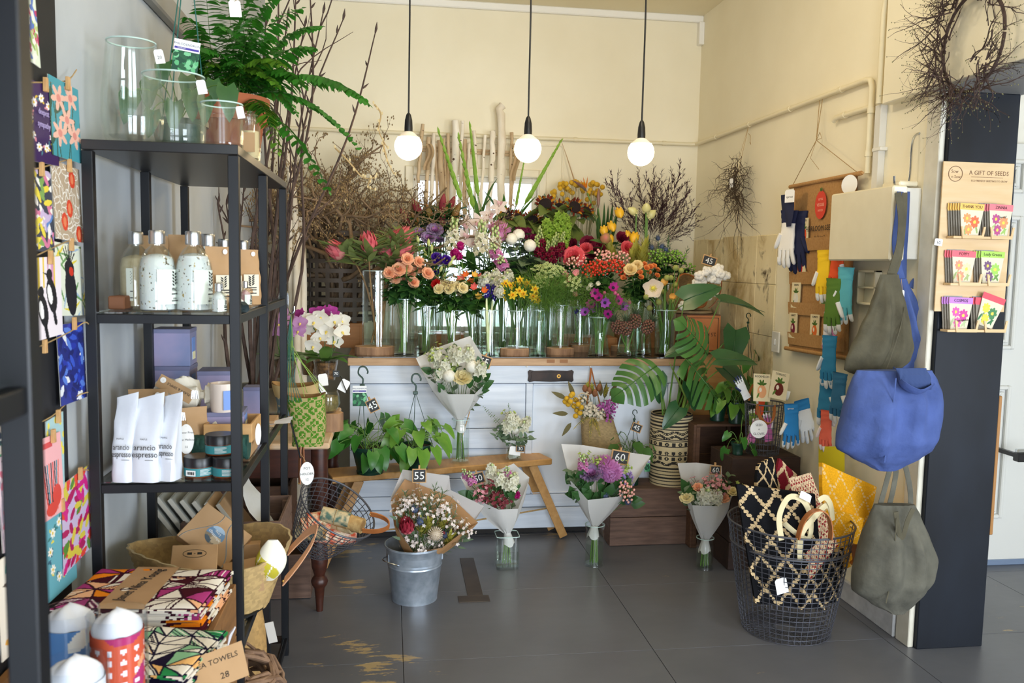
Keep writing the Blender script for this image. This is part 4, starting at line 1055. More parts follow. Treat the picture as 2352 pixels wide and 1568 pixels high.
text('PLAIN & SIMPLE',.010,INK,t,M@RZ(PI)@TR(-.008,-.004,.0018),ex=.0001);MB().lathe([(.001,0),(.008,0),(.008,.001),(.001,.001)],16,M@TR(-.04,.006,.0015),cap=False).obj('sticker',PAPERW,t)
tag(MB().box(-.66,2.44,Z3,-.56,2.56,Z3+.115,.002).obj('kraft_gift_box',KRAFT,smooth=False),'brown box under the calico bag','box')
g=pY(505,1020,2.38);t=T('rolled_cloth','rolled dark green net cloth behind the stacked jars','cloth',(g.x,g.y,Z3))
mb=MB();mb.grid(lambda u,v:Vector((-.525+.145*v,2.40,Z3+.038))+Vector((0,math.cos(2*PI*u),math.sin(2*PI*u)))*(.034*(1+.06*math.sin(v*60)*math.sin(u*12))),24,24,closeu=True);mb.add([Vector((-.38,2.40+.034*math.cos(2*PI*k/16),Z3+.038+.034*math.sin(2*PI*k/16)))for k in range(16)],[tuple(range(16))])
mb.obj('roll',mat('dark_green_net','#173d36',.8,col2='#225248',nscale=150,bump=.6,bscale=300,dist=.001),t)
AMB=mat('amber_jar_plastic','#6b3416',.2,spec=.6);TEAL=mat('teal_jar_label','#2e7f84',.5)
for u,v,dz,lab in((450,1100,0,'amber jar with teal label and black lid, left of the pair'),(516,1100,0,'amber jar with teal label and black lid, right of the pair'),(500,0,.052,'amber jar with teal label stacked on top of the pair')):
 p=pZ(u,1099,Z3)if dz==0 else pZ(499,1094,Z3)
 b=Vector((p.x,p.y+.038 if dz==0 else p.y+.041,Z3+dz));r=.0365;t=T('cosmetic_jar',lab,'jar',b);M=TR(b)
 MB().lathe([(.001,0),(r*.96,0),(r,.003),(r,.028),(.001,.028)],32,M,cap=False).obj('body',AMB,t)
 MB().grid(lambda u,v:M@Vector(((r+.0006)*math.cos(-3.6+4.4*u),(r+.0006)*math.sin(-3.6+4.4*u),.004+.021*v)),26,1).obj('label',TEAL,t)
 MB().lathe([(.001,.027),(r*1.03,.027),(r*1.03,.048),(r*.98,.051),(.001,.051)],32,M,cap=False).obj('lid',BLACKP,t)
 if dz==0 and u<480:
  mbx=MB();
  for k in range(9):mbx.box(-.010+k*.0022,.009,0,-.0092+k*.0022+.0006*(k%3),.017,.0004,M=M@RZ(-.35)@TR(0,-r-.0016,0)@RX(PI/2))
  MB().box(-.013,.006,-.0004,.013,.02,.0003,M=M@RZ(-.35)@TR(0,-r-.0012,0)@RX(PI/2)).obj('white_label',PAPERW,t,smooth=False);stuff(mbx.obj('barcode',INK,t,smooth=False))
 mbx=MB()
 for k in range(5):mbx.grid(lambda a,b_,k=k:M@Vector(((r+.0011)*math.cos(-1.75+(.45 if u<480 and dz==0 else 0)+a*(.8-.25*(k%3==2))),(r+.0011)*math.sin(-1.75+(.45 if u<480 and dz==0 else 0)+a*(.8-.25*(k%3==2))),.0205-.0032*k+.0010*b_)),8,1)
 stuff(mbx.obj('printed_lines',PAPERW,t,smooth=False))
# fourth shelf: crate of books, woven basket
bk=pY(560,1215,2.86)
crate('small wooden crate of leaning books at far end of fourth shelf',-.66,2.80,Z4,-.345,3.12,Z4+.13,OLDW2,2,'book_crate',t=.01)
GB=mat('grey_book_cover','#9b9c94',.6,col2='#8c8d86',nscale=5)
for k in range(7):
 b=Vector((-.645+k*.034,2.83,Z4+.013));m_=GB if k<5 else KRAFT
 M=TR(b)@RY(-.62);h=.235-.006*k
 lab='grey covered book leaning in the small crate, '+ordn(k,6)if k<5 else('brown covered book leaning in the small crate, %s'%('inner one' if k==5 else 'outer one'))
 t=T('book',lab,'book',b,0,'grey books in the crate' if k<5 else None)
 MB().box(0,.0,0,.017,.17,h,.0012,M=M).obj('cover',m_,t,smooth=False)
 MB().box(.002,-.0008,.004,.015,.168,h+.0006,.0005,M=M).obj('pages',mat('book_pages','#cfc9bb',.8),t,smooth=False)
M=TR(-.395,2.84,Z4+.06)@RY(-.5);tag(MB().grid(lambda u,v:M@Vector((.006*math.sin(v*9+u*4),.2*u,.21*v)),8,8).obj('tissue_sheet',mat('white_tissue','#d9dcdc',.7,translucent=.2,bump=.3,bscale=20,dist=.01)),'crumpled white paper sheet leaning outside the grey books','paper')
SEAG=mat('woven_seagrass','#ffffff',.75,attr=True)
def straw(base,var,seed):
 rg=np.random.RandomState(seed);tab=rg.uniform(1-var,1+var,(200,200));b=srgb(base)
 return lambda u,v:tuple(c*tab[int(u*199),int(v*199)]for c in b)
c=Vector((-.492,2.44,Z4))
t=T('woven_basket','wide low seagrass basket with pale leather loop holding boxes','basket',c)
def rb(v,a):
 sx,sy=(.155+.065*v),(.125+.06*v);return sx*sy/math.hypot(sy*math.cos(a),sx*math.sin(a))
weave_basket(t,rb,0,.175,96,22,SEAG,TR(c),.0022,.006,'body',straw('#b99a66',.16,3),wobble=lambda a:.02*math.sin(2*a+.5),herring=True)
leather_handle(t,c+Vector((.205,-.05,.08)),c+Vector((.21,.03,.14)),(.085,-.01,.10),(.2,.6,.75),.028,LEATHP,.0035)
def gift_box(label,c,sz,R,m=KRAFT,art=None,name='gift_box'):
 M=TR(c)@R;t=T(name,label,'box',c);w,d,h=sz
 MB().box(-w/2,-d/2,-h/2,w/2,d/2,h/2,.0015,M=M).obj('carton',m,t,smooth=False)
 return t,M
t,M=gift_box('brown wheat bag box with round beach sticker tilted in basket',Vector((-.495,2.50,Z4+.175)),(.165,.125,.04),Matrix(((.80,.55,.24,0),(-.2,.62,-.76,0),(-.565,.56,.61,0),(0,0,0,1))).to_3x3().to_4x4(),art=1)
cv=Cv(40,40,'#6f8fb0');cv.rect(0,0,1,.45,'#8d806c');cv.ell(.7,.3,.3,.2,'#bfae94');cv.ell(.2,.1,.3,.2,'#54606a');cv.ell(.5,.9,.5,.15,'#a9c2da')
cvm=cv.a.copy()
def disc(cv,M,r,z,name,parent):
 mb=MB()
 mb.grid(lambda u,v:M@Vector((r*v*math.cos(2*PI*u),r*v*math.sin(2*PI*u),z)),36,14,closeu=True,cfn=lambda u,v:cv.at(min(.99,.5+.5*v*math.cos(2*PI*u)),min(.99,.5+.5*v*math.sin(2*PI*u))))
 return mb.obj(name,PRINT,parent,smooth=False)
disc(cv,M,.028,.0206,'sticker',t)
text('wheatbags',.0115,PAPERW,t,M@RZ(PI-.25)@TR(.0,.003,.0209),ex=.0002);text('Love',.011,PAPERW,t,M@RZ(PI-.25)@TR(0,-.010,.0209),ex=.0002)
sw=MB()
for s in(-1,1):sw.tube([M@Vector((s*(.045+.03*math.cos(k*.35)),-.062+.0124*k,.0206))for k in range(11)],.004,4,flat=.12)
stuff(sw.obj('printed_swirl',mat('grey_print','#a3a6a6',.6),t))
def b3(x,y,z):
 x=Vector(x).normalized();z=Vector(z);z=(z-x*z.dot(x)).normalized();y=z.cross(x);return mx_from(x,y,z,(0,0,0))
t,M=gift_box('small brown cube box with oval stamp at basket front',Vector((-.522,2.36,Z4+.135)),(.118,.10,.085),b3((1,.18,-.06),0,(-.1,-.42,1)))
mbx=MB();mbx.tube([M@Vector((.03*math.cos(2*PI*k/24),.012+.016*math.sin(2*PI*k/24),.0428))for k in range(25)],.0008,4);mbx.obj('printed_oval',INK,t)
text('+',.010,INK,t,M@TR(0,.012,.0428),ex=.0002);[MB().box(x_-.006,.008,.0424,x_+.006,.017,.0429,M=M).obj('printed_mark',INK,t,smooth=False)for x_ in(-.013,.013)]
sw=MB()
for k in range(7):sw.tube([M@Vector((-.04+.012*k+.004*math.sin(j*1.3+k),-.0503,-.040+.009*j))for j in range(8)],.0005,3)
stuff(sw.obj('printed_lines',mat('brown_ink','#5b3d25',.7),t))
t,M=gift_box('flat brown box lying low at left in the basket',Vector((-.575,2.39,Z4+.085)),(.11,.1,.05),b3((1,.1,.1),0,(0,-.25,1)))
disc(Cv(10,10,'#b3685a'),M,.024,.0256,'sticker',t)
t,M=gift_box('flat brown box lying low at right in the basket',Vector((-.395,2.38,Z4+.10)),(.10,.1,.045),b3((1,.2,.12),0,(0,-.3,1)))
text('wheatbags',.012,INK,t,M@TR(0,-.01,.023),ex=.0002)
gift_box('brown box standing at the back of the basket',Vector((-.41,2.52,Z4+.10)),(.08,.05,.10),b3((1,.1,.0),0,(0,.1,1)))
q=pY(618,1288,2.36);t=T('heat_pack','yellow and white leaf print cloth pouch standing on basket rim','cushion',q)
cvy=Cv(60,50,'#f1ecd9');
for k in range(5):cvy.leaf(.1+.2*k,.05,.75,.2,1.2+.25*k,'#c8ba3d')
for k in range(5):cvy.line(.1+.2*k,.05,.3+.2*k,.8,.015,'#f1ecd9')
def hp(u,v):
 a=2*PI*u;w=.048*math.sin(PI*(.05+.86*v))**.8*(1-.25*v);d=.034*math.sin(PI*(.04+.93*v))
 return q+Vector((w*math.cos(a)+.012*v,d*math.sin(a)-.01*v,-.055+.118*v))
MB().grid(hp,60,50,closeu=True,cfn=cvy.at).obj('pouch',CLOTHP,t)
# display crate in front, with tea towels and the fabric tubes
CT=.665
crate('long timber crate standing before the black shelf unit',XL+.02,1.20,0,-.375,2.15,CT,mat('brown_crate_wood','#8d6236',.6,col2='#74502c',nscale=6,stretch=(8,1.2,8),bump=.2,bscale=40),5,'display_crate',top=True,posts=False,t=.016)
def geo(w,h,seed,pal,n=5,line='#2a1420',lw_=.03):
 cv=Cv(w,h,'#efe8dc');rg=random.Random(seed);A_=cv.asp
 P={(i,j):((i+rg.uniform(-.3,.3)*(0<i<n))/n,(j+rg.uniform(-.3,.3)*(0<j<n))/n*A_)for i in range(n+1)for j in range(n+1)}
 tri=[]
 for i in range(n):
  for j in range(n):
   a,b,c_,d=P[i,j],P[i+1,j],P[i+1,j+1],P[i,j+1]
   for tr_ in(((a,b,c_),(a,c_,d))if rg.random()<.5 else((a,b,d),(b,c_,d))):
    col=rg.choice(pal);cv.poly(tr_,col);tri.append(tr_)
    if rg.random()<.3:
     for k in range(1,6):
      f=k/6;p0=[tr_[0][q]+(tr_[1][q]-tr_[0][q])*f for q in(0,1)];p1=[tr_[0][q]+(tr_[2][q]-tr_[0][q])*f for q in(0,1)]
      cv.line(*p0,*p1,.010,line if rg.random()<.5 else pal[0])
 for tr_ in tri:
  for k in range(3):cv.line(*tr_[k],*tr_[(k+1)%3],lw_*.55,line)
 return cv
def towel_stack(label,c,w,d,n,pal,seed,rz,th=.012,line='#2a1420',band=None,group=None):
 for k in range(n):
  cv=geo(132,98,seed+k,pal,5,line)if k==n-1 else geo(56,42,seed+k,pal,4,line)
  b=Vector(c)+Vector((0,0,k*th));M=TR(b)@RZ(rz+rnd.uniform(-.03,.03))@TR(rnd.uniform(-.004,.004),rnd.uniform(-.004,.004),0)
  lb=label%('topmost of its pile' if k==n-1 else('bottom','second from bottom','third from bottom')[k]+' of its pile')
  t=T('tea_towel',lb if k==n-1 else lb,'tea towel',b,0,group if k<n-1 else None)
  def f(u,v,M=M):
   x,y=(u-.5)*w,(v-.5)*d;e=min(u,1-u,v,1-v);z=th*(.45+.5*min(1,e*12)**.5)+.0016*math.sin(x*40+seed)+.0014*math.sin(y*50+k)
   return M@Vector((x,y,z))
  mb=MB();mb.grid(f,cv.w,cv.h,cfn=cv.at)
  nn=3
  for L in range(nn):
   z0,z1=th*.98*L/nn,th*.98*(L+1)/nn
   mb.grid(lambda u,v:M@Vector(((u-.5)*w,-d/2-.004*math.sin(PI*v),(z0+(z1-z0)*v)*.55)),40,3,cfn=lambda u,v:cv.at(u,.03+.1*((L*7)%3)/3))
   mb.grid(lambda u,v:M@Vector((w/2+.004*math.sin(PI*v),(u-.5)*d,(z0+(z1-z0)*v)*.55)),30,3,cfn=lambda u,v:cv.at(.97-.1*((L*5)%3)/3,u))
  mb.box(-w/2+.004,-d/2+.003,.0003,w/2-.004,d/2-.003,th*.4,col=srgb('#d8cfc0'),M=M)
  mb.obj('cloth',CLOTHP,t)
  if band and k==n-1:
   MB().grid(lambda u,v:M@Vector((-.055+.10*u-.012*v,(v-.5)*(d+.012),th*.97+.0025-.02*(max(0,abs(v-.5)-.48)*50)**2*.3)),6,24).obj('paper_band',KRAFT,t)
   text(band,.034,INK,t,M@TR(-.015,.0,th+.0035)@RZ(PI/2-.1+PI*0),ex=.0002,wide=.8)
 return t
PAL1=['#efe8dc','#efe8dc','#ee8a1c','#a83a78','#46131f','#efe8dc','#f0b58a']
PAL2=['#efe8dc','#efe8dc','#2f8f52','#1d1430','#8fc49a','#f2bd78','#efe8dc']
towel_stack('orange and plum triangle print tea towel with brown band, %s',Vector((-.545,1.985,CT+.001)),.315,.235,4,PAL1,3,-.10,.0155,'#3a1020','Janet Nina Young',group='orange tea towels under the top one')
towel_stack('green and navy triangle print tea towel in front, %s',Vector((-.475,1.715,CT+.001)),.24,.20,3,PAL2,40,-.22,.0125,'#1b1430',None,group='green tea towels under the top one')
towel_stack('orange tea towel under the brown price card at crate edge, %s',Vector((-.425,1.535,CT+.001)),.13,.12,1,PAL1,60,-.3,.012,'#3a1020')
M=mx_from(Vector((.93,.28,.22)).normalized(),Vector((-.3,.6,.74)).normalized(),Vector((.1,-.75,.65)).normalized(),pY(498,1535,1.66))
t=T('price_card','brown card reading TEA TOWELS 28 at the crate corner','sign',pY(498,1535,1.66));MB().box(-.055,-.035,0,.055,.035,.0012,M=M).obj('card',KRAFT,t,smooth=False)
text('TEA TOWELS',.0145,INK,t,M@TR(0,.014,.0015),ex=.0002);text('28',.017,INK,t,M@TR(.012,-.018,.0015),ex=.0002)
FT=glassmat('clear_tube_plastic',(.95,.965,.98),1,1.2)
for i,(u,vt,Y,pal,lab)in enumerate(((268,1408,1.43,['#d65a3a','#b8356a','#f0a070'],'clear tube of rolled coral and magenta fabric, nearest of the three'),(160,1400,1.50,['#5b86b8','#efe6d6','#c9b27c'],'clear tube of rolled blue and cream fabric behind the near shelf post'),(172,1520,1.30,['#e9e9ee','#d9dde6'],'clear tube of rolled white fabric, lowest at the near shelf post'))):
 q=pY(u,vt,Y);b=Vector((q.x,Y,CT+.001));h=q.z-CT;r=.047;t=T('fabric_tube',lab,'tube',b)
 MB().lathe([(r,0),(r,h),(r-.0015,h),(r-.0015,0)],26,TR(b),cap=False).obj('clear_tube',FT,t)
 cv=Cv(80,60,pal[0]);rg=random.Random(i)
 for k in range(16):cv.ell(rg.random(),rg.random(),.12,.06,rg.choice(pal),rg.random())
 if i==0:
  for a in range(12):
   for bb in range(4):cv.ell(a/12,.45+bb*.07,.018,.018,'#f4eef0')
  cv.rect(0,.2,1,.3,'#e38a3a')
 MB().grid(lambda u,v:b+Vector(((r-.006)*math.cos(2*PI*u),(r-.006)*math.sin(2*PI*u),.004+(h*.86)*v)),80,60,closeu=True,cfn=cv.at).obj('fabric_roll',CLOTHP,t)
 MB().grid(lambda u,v:b+Vector(((r-.008)*math.cos(PI/2*v)*math.cos(2*PI*u),(r-.008)*math.cos(PI/2*v)*math.sin(2*PI*u),h*.86+.036*math.sin(PI*.5*v)*(1+.18*math.cos(2*PI*u+1))+.005*math.sin(8*PI*u+v*4)*math.cos(PI/2*v))),36,12,closeu=True).obj('tissue',mat('white_tissue_paper','#f3f3f8',.6,translucent=.2),t)
c=Vector((-.40,2.30,.30));t=T('vine_ball','ball of twisted brown grapevine behind the front shelf post','decoration',(c.x,c.y,.1));rg=random.Random(5);mb=MB()
for k in range(26):
 ax=Vector((rg.gauss(0,1),rg.gauss(0,1),rg.gauss(0,1))).normalized();x,y,z=frame(ax);r=rg.uniform(.10,.125);ph=rg.random()*6.28;off=ax*rg.uniform(-.05,.05)
 mb.tube([c+off+(x*math.cos(ph+i*.45)+y*math.sin(ph+i*.45))*math.sqrt(max(.002,r*r-off.length_squared))*(1+.06*math.sin(i*2.1+k))for i in range(13)],rg.uniform(.0035,.008),6)
stuff(mb.obj('vines',mat('grapevine_bark','#6d5240',.85,col2='#8a6c52',nscale=40,bump=.4,bscale=150),t))
MB().lathe([(.02,0),(.02,.2),(.001,.2)],10,TR(c.x,c.y,LV[3]+.006)).obj('stand',OLDW,t)
c=Vector((-.475,2.62,.078));t=T('woven_basket','tall plaited seagrass basket low on bottom shelf behind vine ball','basket',c)
weave_basket(t,lambda v,a:.085+.02*math.sin(PI*v),0,.36,60,30,SEAG,TR(c),.002,.006,'body',straw('#b8935c',.15,9))
t=T('hang_tag','clear swing tag hanging from the seagrass basket loop','tag',c+Vector((.14,-.1,.4)));MB().box(-.012,0,-.06,.012,.001,0,M=TR(-.325,2.36,.47)@RY(-.2)).obj('card',mat('pale_tag','#d9d4cc',.4,translucent=.3),t,smooth=False)
t=T('white_ribbon','white twisted paper ribbon end poking up beside tea towels','ribbon',pY(527,1470,1.95));MB().tube([pY(522,1520,1.95),pY(524,1480,1.95),pY(530,1455,1.94),pY(540,1440,1.94)],[.003,.004,.009,.004],8,flat=.5).obj('twist',mat('white_tissue_paper','#f3f3f8',.6),t)
M=TR(-.385,2.93,Z3+.03);t=T('paper_napkin','folded white napkin on the far edge of third shelf','napkin',(-.385,2.93,Z3));MB().grid(lambda u,v:Vector((-.46+.14*u,2.86+.08*v,Z3+.003+.018*u+.004*math.sin(v*9+u*5))),10,6).obj('sheet',mat('white_tissue_paper','#f3f3f8',.6),t)
# counter made of an old door laid on its side
HC=.978;CX0,CX1,CY0=-.20,1.592,4.50
WW=mat('whitewashed_old_door','#e4ebf5',.6,col2='#bcc7d6',nscale=5,stretch=(.5,4,6),bump=.25,bscale=24,namt=.8)
WW2=mat('whitewashed_clean_panel','#e8eef8',.55,col2='#cbd6e4',nscale=4,stretch=(1,3,.6),bump=.15,bscale=24,namt=.7)
ct=T('shop_counter','whitewashed old door turned on its side as flower counter front','counter',((CX0+CX1)/2,4.8,0))
def zv(v,u=1150):return pY(u,v,CY0).z
def bd(n,x0,x1,z0,z1,y=0,m=WW,b=.003):return MB().box(x0,CY0+y,z0,x1,CY0+y+.03,z1,b).obj(n,m,ct,smooth=False)
xs_=pY(1222,950,CY0).x
zz=[zv(v)for v in(836,881,984,1030,1098,1136,1166,1213)]
bd('top_rail',CX0,CX1,zz[1]+.002,zz[0])
for a,b_,nm,y in((6,7,'skirting_board',-.014),(5,6,'rail_board',0),(4,5,'rail_board',.004),(3,4,'panel_board',.010),(2,3,'panel_board',.002),(1,2,'panel_board',.010)):
 x1=CX1 if a>=5 else xs_-.035
 bd(nm,CX0,x1,zz[b_]+.0015,zz[a]-.0015,y)
bd('stile',xs_-.034,xs_+.002,zz[5]+.001,zz[1],-.001);bd('door_panel',xs_+.004,CX1-.06,zz[5]+.002,zz[1]-.002,.012,WW2);bd('stile',CX1-.058,CX1,zz[5]+.001,zz[1],0,WW2)
for q in((xs_+.004,CX1-.06,zz[1]-.010,zz[1]-.001),(xs_+.004,CX1-.06,zz[5]+.001,zz[5]+.010)):bd('panel_bead',*q,y=.004,m=WW2)
MB().box(CX0-.01,CY0-.012,HC-.048,CX1+.075,YB-.02,HC-.006,.003).obj('worktop',mat('worn_pine_worktop','#c9a680',.55,col2='#aa8660',nscale=5,stretch=(1,8,8),bump=.15,bscale=40),ct,smooth=False)
MB().box(CX0-.01,CY0-.014,HC-.0055,CX1+.075,YB-.02,HC,.001).obj('glass_top',mat('dark_worktop_glass','#15171a',.08,spec=.8),ct,smooth=False)
MB().box(CX0,CY0+.04,.0,CX1,YB-.03,HC-.05).obj('carcass',mat('dark_carcass','#2a2522',.8),ct,smooth=False)
p0,p1=pY(1212,849,CY0),pY(1317,877,CY0);pw,ph_=p1.x-p0.x,p0.z-p1.z;cx,cz=(p0.x+p1.x)/2,(p0.z+p1.z)/2
ol=[(-.5,-.36),(-.46,-.5),(-.36,-.42),(0,-.47),(.36,-.42),(.46,-.5),(.5,-.36),(.485,0),(.5,.36),(.46,.5),(.36,.42),(0,.47),(-.36,.42),(-.46,.5),(-.5,.36),(-.485,0)]
Mp=mx_from((1,0,0),(0,0,1),(0,-1,0),(cx,CY0-.0005,cz))
lp=MB().prism([(x*pw,y*ph_)for x,y in ol],.004,Mp).prism([(x*pw*.86,y*ph_*.72)for x,y in ol],.008,Mp).obj('lock_plate',mat('aged_black_brass','#33251d',.4,.6,col2='#161210',nscale=18),ct,smooth=False)
MB().lathe([(.011,.008),(.011,.011),(.005,.011),(.005,.0082)],16,Mp@TR(pw*.17,0,0),cap=False).obj('spindle_hole',mat('brass_ring','#a9803c',.35,.9),lp)
for u,v in((1286,828),(1365,832)):MB().box(-.004,-.008,-.012,.004,0,.012,.001,M=TR(pY(1355 if u>1300 else 1210,838,CY0))).obj('hook',WHITEP,ct,smooth=False)
for u in(1265,1295):q=pY(u,829,CY0-.0125);MB().box(-.022,-.0006,-.009,.022,.0006,.009,M=TR(q)).obj('ink_stamp',mat('faded_stamp','#9c6f4a',.7),ct,smooth=False)
# risers and wood slices
ENDG=mat('wood_slice_bark','#b08a68',.8,col2='#7a5a42',nscale=26,stretch=(1,1,.25),bump=.4,bscale=90);ENDT=mat('wood_slice_face','#d3b08a',.6,col2='#bd8b58',nscale=14)
def wslice(label,u,w,zt,Y,h=None):
 q=pY(u,800,Y);b=Vector((q.x,Y,zt));r=w/2/FPX*Y*1.0;h=h or.034;t=T('wood_slice',label,'wood slice',b);rg=random.Random(u);n=26
 rr=[1+.03*math.sin(k*1.1+u)+rg.uniform(-.02,.02)for k in range(n)]
 P=[(r*rr[k]*math.cos(2*PI*k/n),r*.8*rr[k]*math.sin(2*PI*k/n))for k in range(n)]
 MB().prism(P,h-.001,TR(b)).obj('bark_edge',ENDG,t,smooth=False)
 MB().prism([(x*.97,y*.97)for x,y in P],.0012,TR(b)@TR(0,0,h-.0011)).obj('cut_face',ENDT,t,smooth=False);return b.z+h
s1=wslice('round wood slice under the tall protea vase',860,88,HC,4.62,.043)
s2=wslice('round wood slice under the daffodil vase',1182,68,HC,4.60,.036)
s3=wslice('round wood slice under the sweet pea vase',1286,66,HC,4.64,.036)
s4=wslice('wood slice set back behind the sweet pea vase',1340,60,HC,4.80,.036)
s5=wslice('wood slice set back behind the pineapple vases',1432,60,HC,4.84,.03)
BX=mat('orange_pine_box','#b5793f',.55,col2='#9a6230',nscale=5,stretch=(1,6,9),bump=.1,bscale=40)
q=pY(735,812,5.0)
def wbox(label,x0,x1,y0,y1,z0,z1,m=BX,name='wooden_box',cat='box'):
 t=T(name,label,cat,((x0+x1)/2,(y0+y1)/2,z0));MB().box(x0+.012,y0,z0,x1-.012,y0+.012,z1,.001).obj('front_board',m,t,smooth=False)
 for x in(x0,x1-.012):MB().box(x,y0,z0,x+.012,y1,z1,.001).obj('side_board',m,t,smooth=False)
 MB().box(x0+.012,y0+.0125,z1-.012,x1-.012,y1,z1-.0005).obj('top_board',m,t,smooth=False);return z1
z_b=pY(790,742,4.96).z
wbox('orange pine box lifting the dark lattice basket',pY(690,800,5.0).x,pY(832,800,5.0).x,4.95,5.35,HC,z_b)
wbox('low pine box behind the rose and lily vases',pY(965,800,5.0).x,pY(1065,800,5.0).x,5.0,5.28,HC,HC+.075)
wbox('low pine box behind the sweet pea vase',pY(1262,790,5.0).x,pY(1420,790,5.0).x,5.02,5.3,HC,HC+.06)
wbox('low pine box behind the poppy vase',pY(1440,790,5.0).x,pY(1560,790,5.0).x,5.02,5.3,HC,HC+.10)
# vases
VZ={}
def cv_(key,label,u,w,vt,Y,z=HC,prof=None,water=.5,m=None,h=None):
 b=pY(u,780,Y);b.z=z;top=pY(u,vt,Y).z;r=w/2/FPX*Y;hh=h or(top-z)
 vase(label,b,r,hh,prof,water,m,n=22);VZ[key]=(b,r,hh)
WAIST=[(1,0),(.98,.06),(.78,.45),(.74,.62),(.9,.93),(.96,1)]
cv_('protea','tall clear glass cylinder vase of pink proteas on wood slice',866,66,622,4.62,s1,water=.47)
cv_('rose','clear glass vase of peach roses at counter front left',928,50,686,4.60,water=.46)
cv_('lisi','clear glass vase of green leafy stems beside the peach roses',980,46,702,4.64,water=.42)
cv_('cream','clear glass vase of cream roses behind the tilted white bouquet',1036,46,712,4.62,water=.5)
cv_('alst','clear glass vase of orange and coral alstroemeria',1083,38,716,4.74,water=.5)
cv_('hya','clear glass vase of thick pale hyacinth stalks',1125,42,712,4.575,water=.5)
cv_('daff','clear glass vase of tied yellow daffodils on wood slice',1186,44,713,4.60,s2,water=.6)
cv_('dill','green tinted glass bottle vase of dill and queen annes lace',1236,38,712,4.57,prof=[(1,0),(1,.82),(.74,.9),(.74,1)],m=GLASSG)
cv_('pea','clear glass vase of pink sweet peas on wood slice',1286,42,700,4.64,s3,water=.48)
cv_('hyp','clear glass vase of red berry stems set back on wood slice',1330,48,705,4.82,s4,water=.45)
cv_('anem','waisted clear glass vase of magenta anemones',1376,52,728,4.575,prof=WAIST,water=.55,m=GLASSG)
cv_('pine1','round bellied glass vase of mini pineapples, the left one',1441,50,752,4.575,prof=[(1,0),(1,.2),(.7,.75),(.72,1)],water=.4,m=GLASSG)
cv_('pine2','round bellied glass vase of mini pineapples, the right one',1478,40,752,4.62,prof=[(1,0),(1,.2),(.8,.75),(.8,1)],water=.4,m=GLASSG)
cv_('poppy','clear glass vase of white poppies at counter front right',1527,50,712,4.60,water=.6,m=GLASSG)
cv_('orch','clear glass vase of white cymbidium set back behind hyacinths',1100,44,640,4.95,water=.4)
cv_('stock','clear glass vase of white stock behind the daffodils',1155,46,650,4.85,water=.4)
cv_('pom','clear glass vase of white button flowers behind the dill',1210,46,640,4.90,water=.4)
cv_('snap','clear glass vase of burgundy snapdragons behind sweet peas',1262,46,650,4.92,water=.4)
cv_('peony','clear glass vase of coral peonies set back in middle',1350,48,640,5.08,HC+.06,water=.4)
cv_('spray','clear glass vase of orange spray roses behind pineapples',1462,46,690,4.80,water=.4)
cv_('leuc','clear glass vase of yellow green leucadendron set back',1470,46,640,5.10,HC+.10,water=.4)
cv_('berry','clear glass vase of green berries and blue thistles',1530,46,650,5.08,HC+.10,water=.4)
cv_('lily','clear glass vase of dark pink lily buds at the back',1005,50,580,5.12,HC+.075,water=.4)
cv_('kale','clear glass vase of purple kale behind the peach roses',975,46,640,4.90,HC,water=.4)
cv_('sun','tall clear glass vase of dark red sunflowers',1245,60,560,5.22,HC,water=.4)
cv_('billy','tall clear glass vase of yellow billy buttons at the wall',1325,56,540,5.40,HC,water=.3)
cv_('bird','tall clear glass vase of bird of paradise and strap leaves',1385,56,560,5.36,HC+.0,water=.4)
cv_('dark','tall clear glass vase of feathery dark burgundy foliage',1500,60,580,5.38,HC,water=.4)
cv_('glad','tall clear glass vase of green gladioli in front of the window',1130,60,560,5.32,HC,water=.4)
# flower bunches
CAMP=Vector((0,0,CAMH))
def bunch(key,label,heads,Y,bloom,lv=(),name='flower',cat='flower',group=None,up=.45,out=.5,cam_=.75,sm=STEM,sr=.0022,bs=1.0,jY=.06,labels=None,srt=None,viaz=1.0,bases=.55,spread=.7):
 b,r,h=VZ[key];rg=random.Random(hash(label)%1000 if 0 else len(label)*7+len(heads))
 rank={i:k for k,i in enumerate(sorted(range(len(heads)),key=lambda i:heads[i][0]))}
 for i,hd in enumerate(heads):
  u,v=hd[:2];yy=Y+(hd[2]if len(hd)>2 else rg.uniform(-jY,jY));p=pY(u,v,yy)
  a=rg.uniform(0,6.28);base=b+Vector((math.cos(a)*r*bases*rg.random(),math.sin(a)*r*bases*rg.random(),.016))
  rim=Vector((b.x,b.y,b.z+h*viaz));o=(p-rim);o.z=0
  rim+=(o.normalized()if o.length>1e-4 else Vector())*min(r*spread,o.length)
  via=rim*2-(base+p)*.5;via=rim.lerp(via,.55)
  f=(CAMP-p).normalized()*cam_+Vector((0,0,up))+(o.normalized()*min(1,o.length/.12)if o.length>1e-4 else Vector())*out+Vector((rg.uniform(-.2,.2),0,rg.uniform(-.15,.15)))
  bl=bloom[i%len(bloom)]if isinstance(bloom,list)else bloom
  flower(name,(labels or{}).get(i,label if len(heads)==1 or len(heads)>20 else label+', '+ordn(rank[i],len(heads))),cat,base,p,f,bl,(group or label)if len(heads)>1 and not(labels and i in labels)else None,sm,sr*1.3,via,[(lt,me,int(math.ceil(n*1.45)),sz*1.3,lf)for lt,me,n,sz,lf in lv],bscale=bs*1.25*rg.uniform(.9,1.1),srt=srt)
L_ov=leafmesh('ovate',.055,.034,LEAFD);L_ovg=leafmesh('ovate',.06,.036,LEAF);L_ln=leafmesh('lance',.085,.018,LEAF);L_lnd=leafmesh('lance',.09,.02,LEAFD,.6)
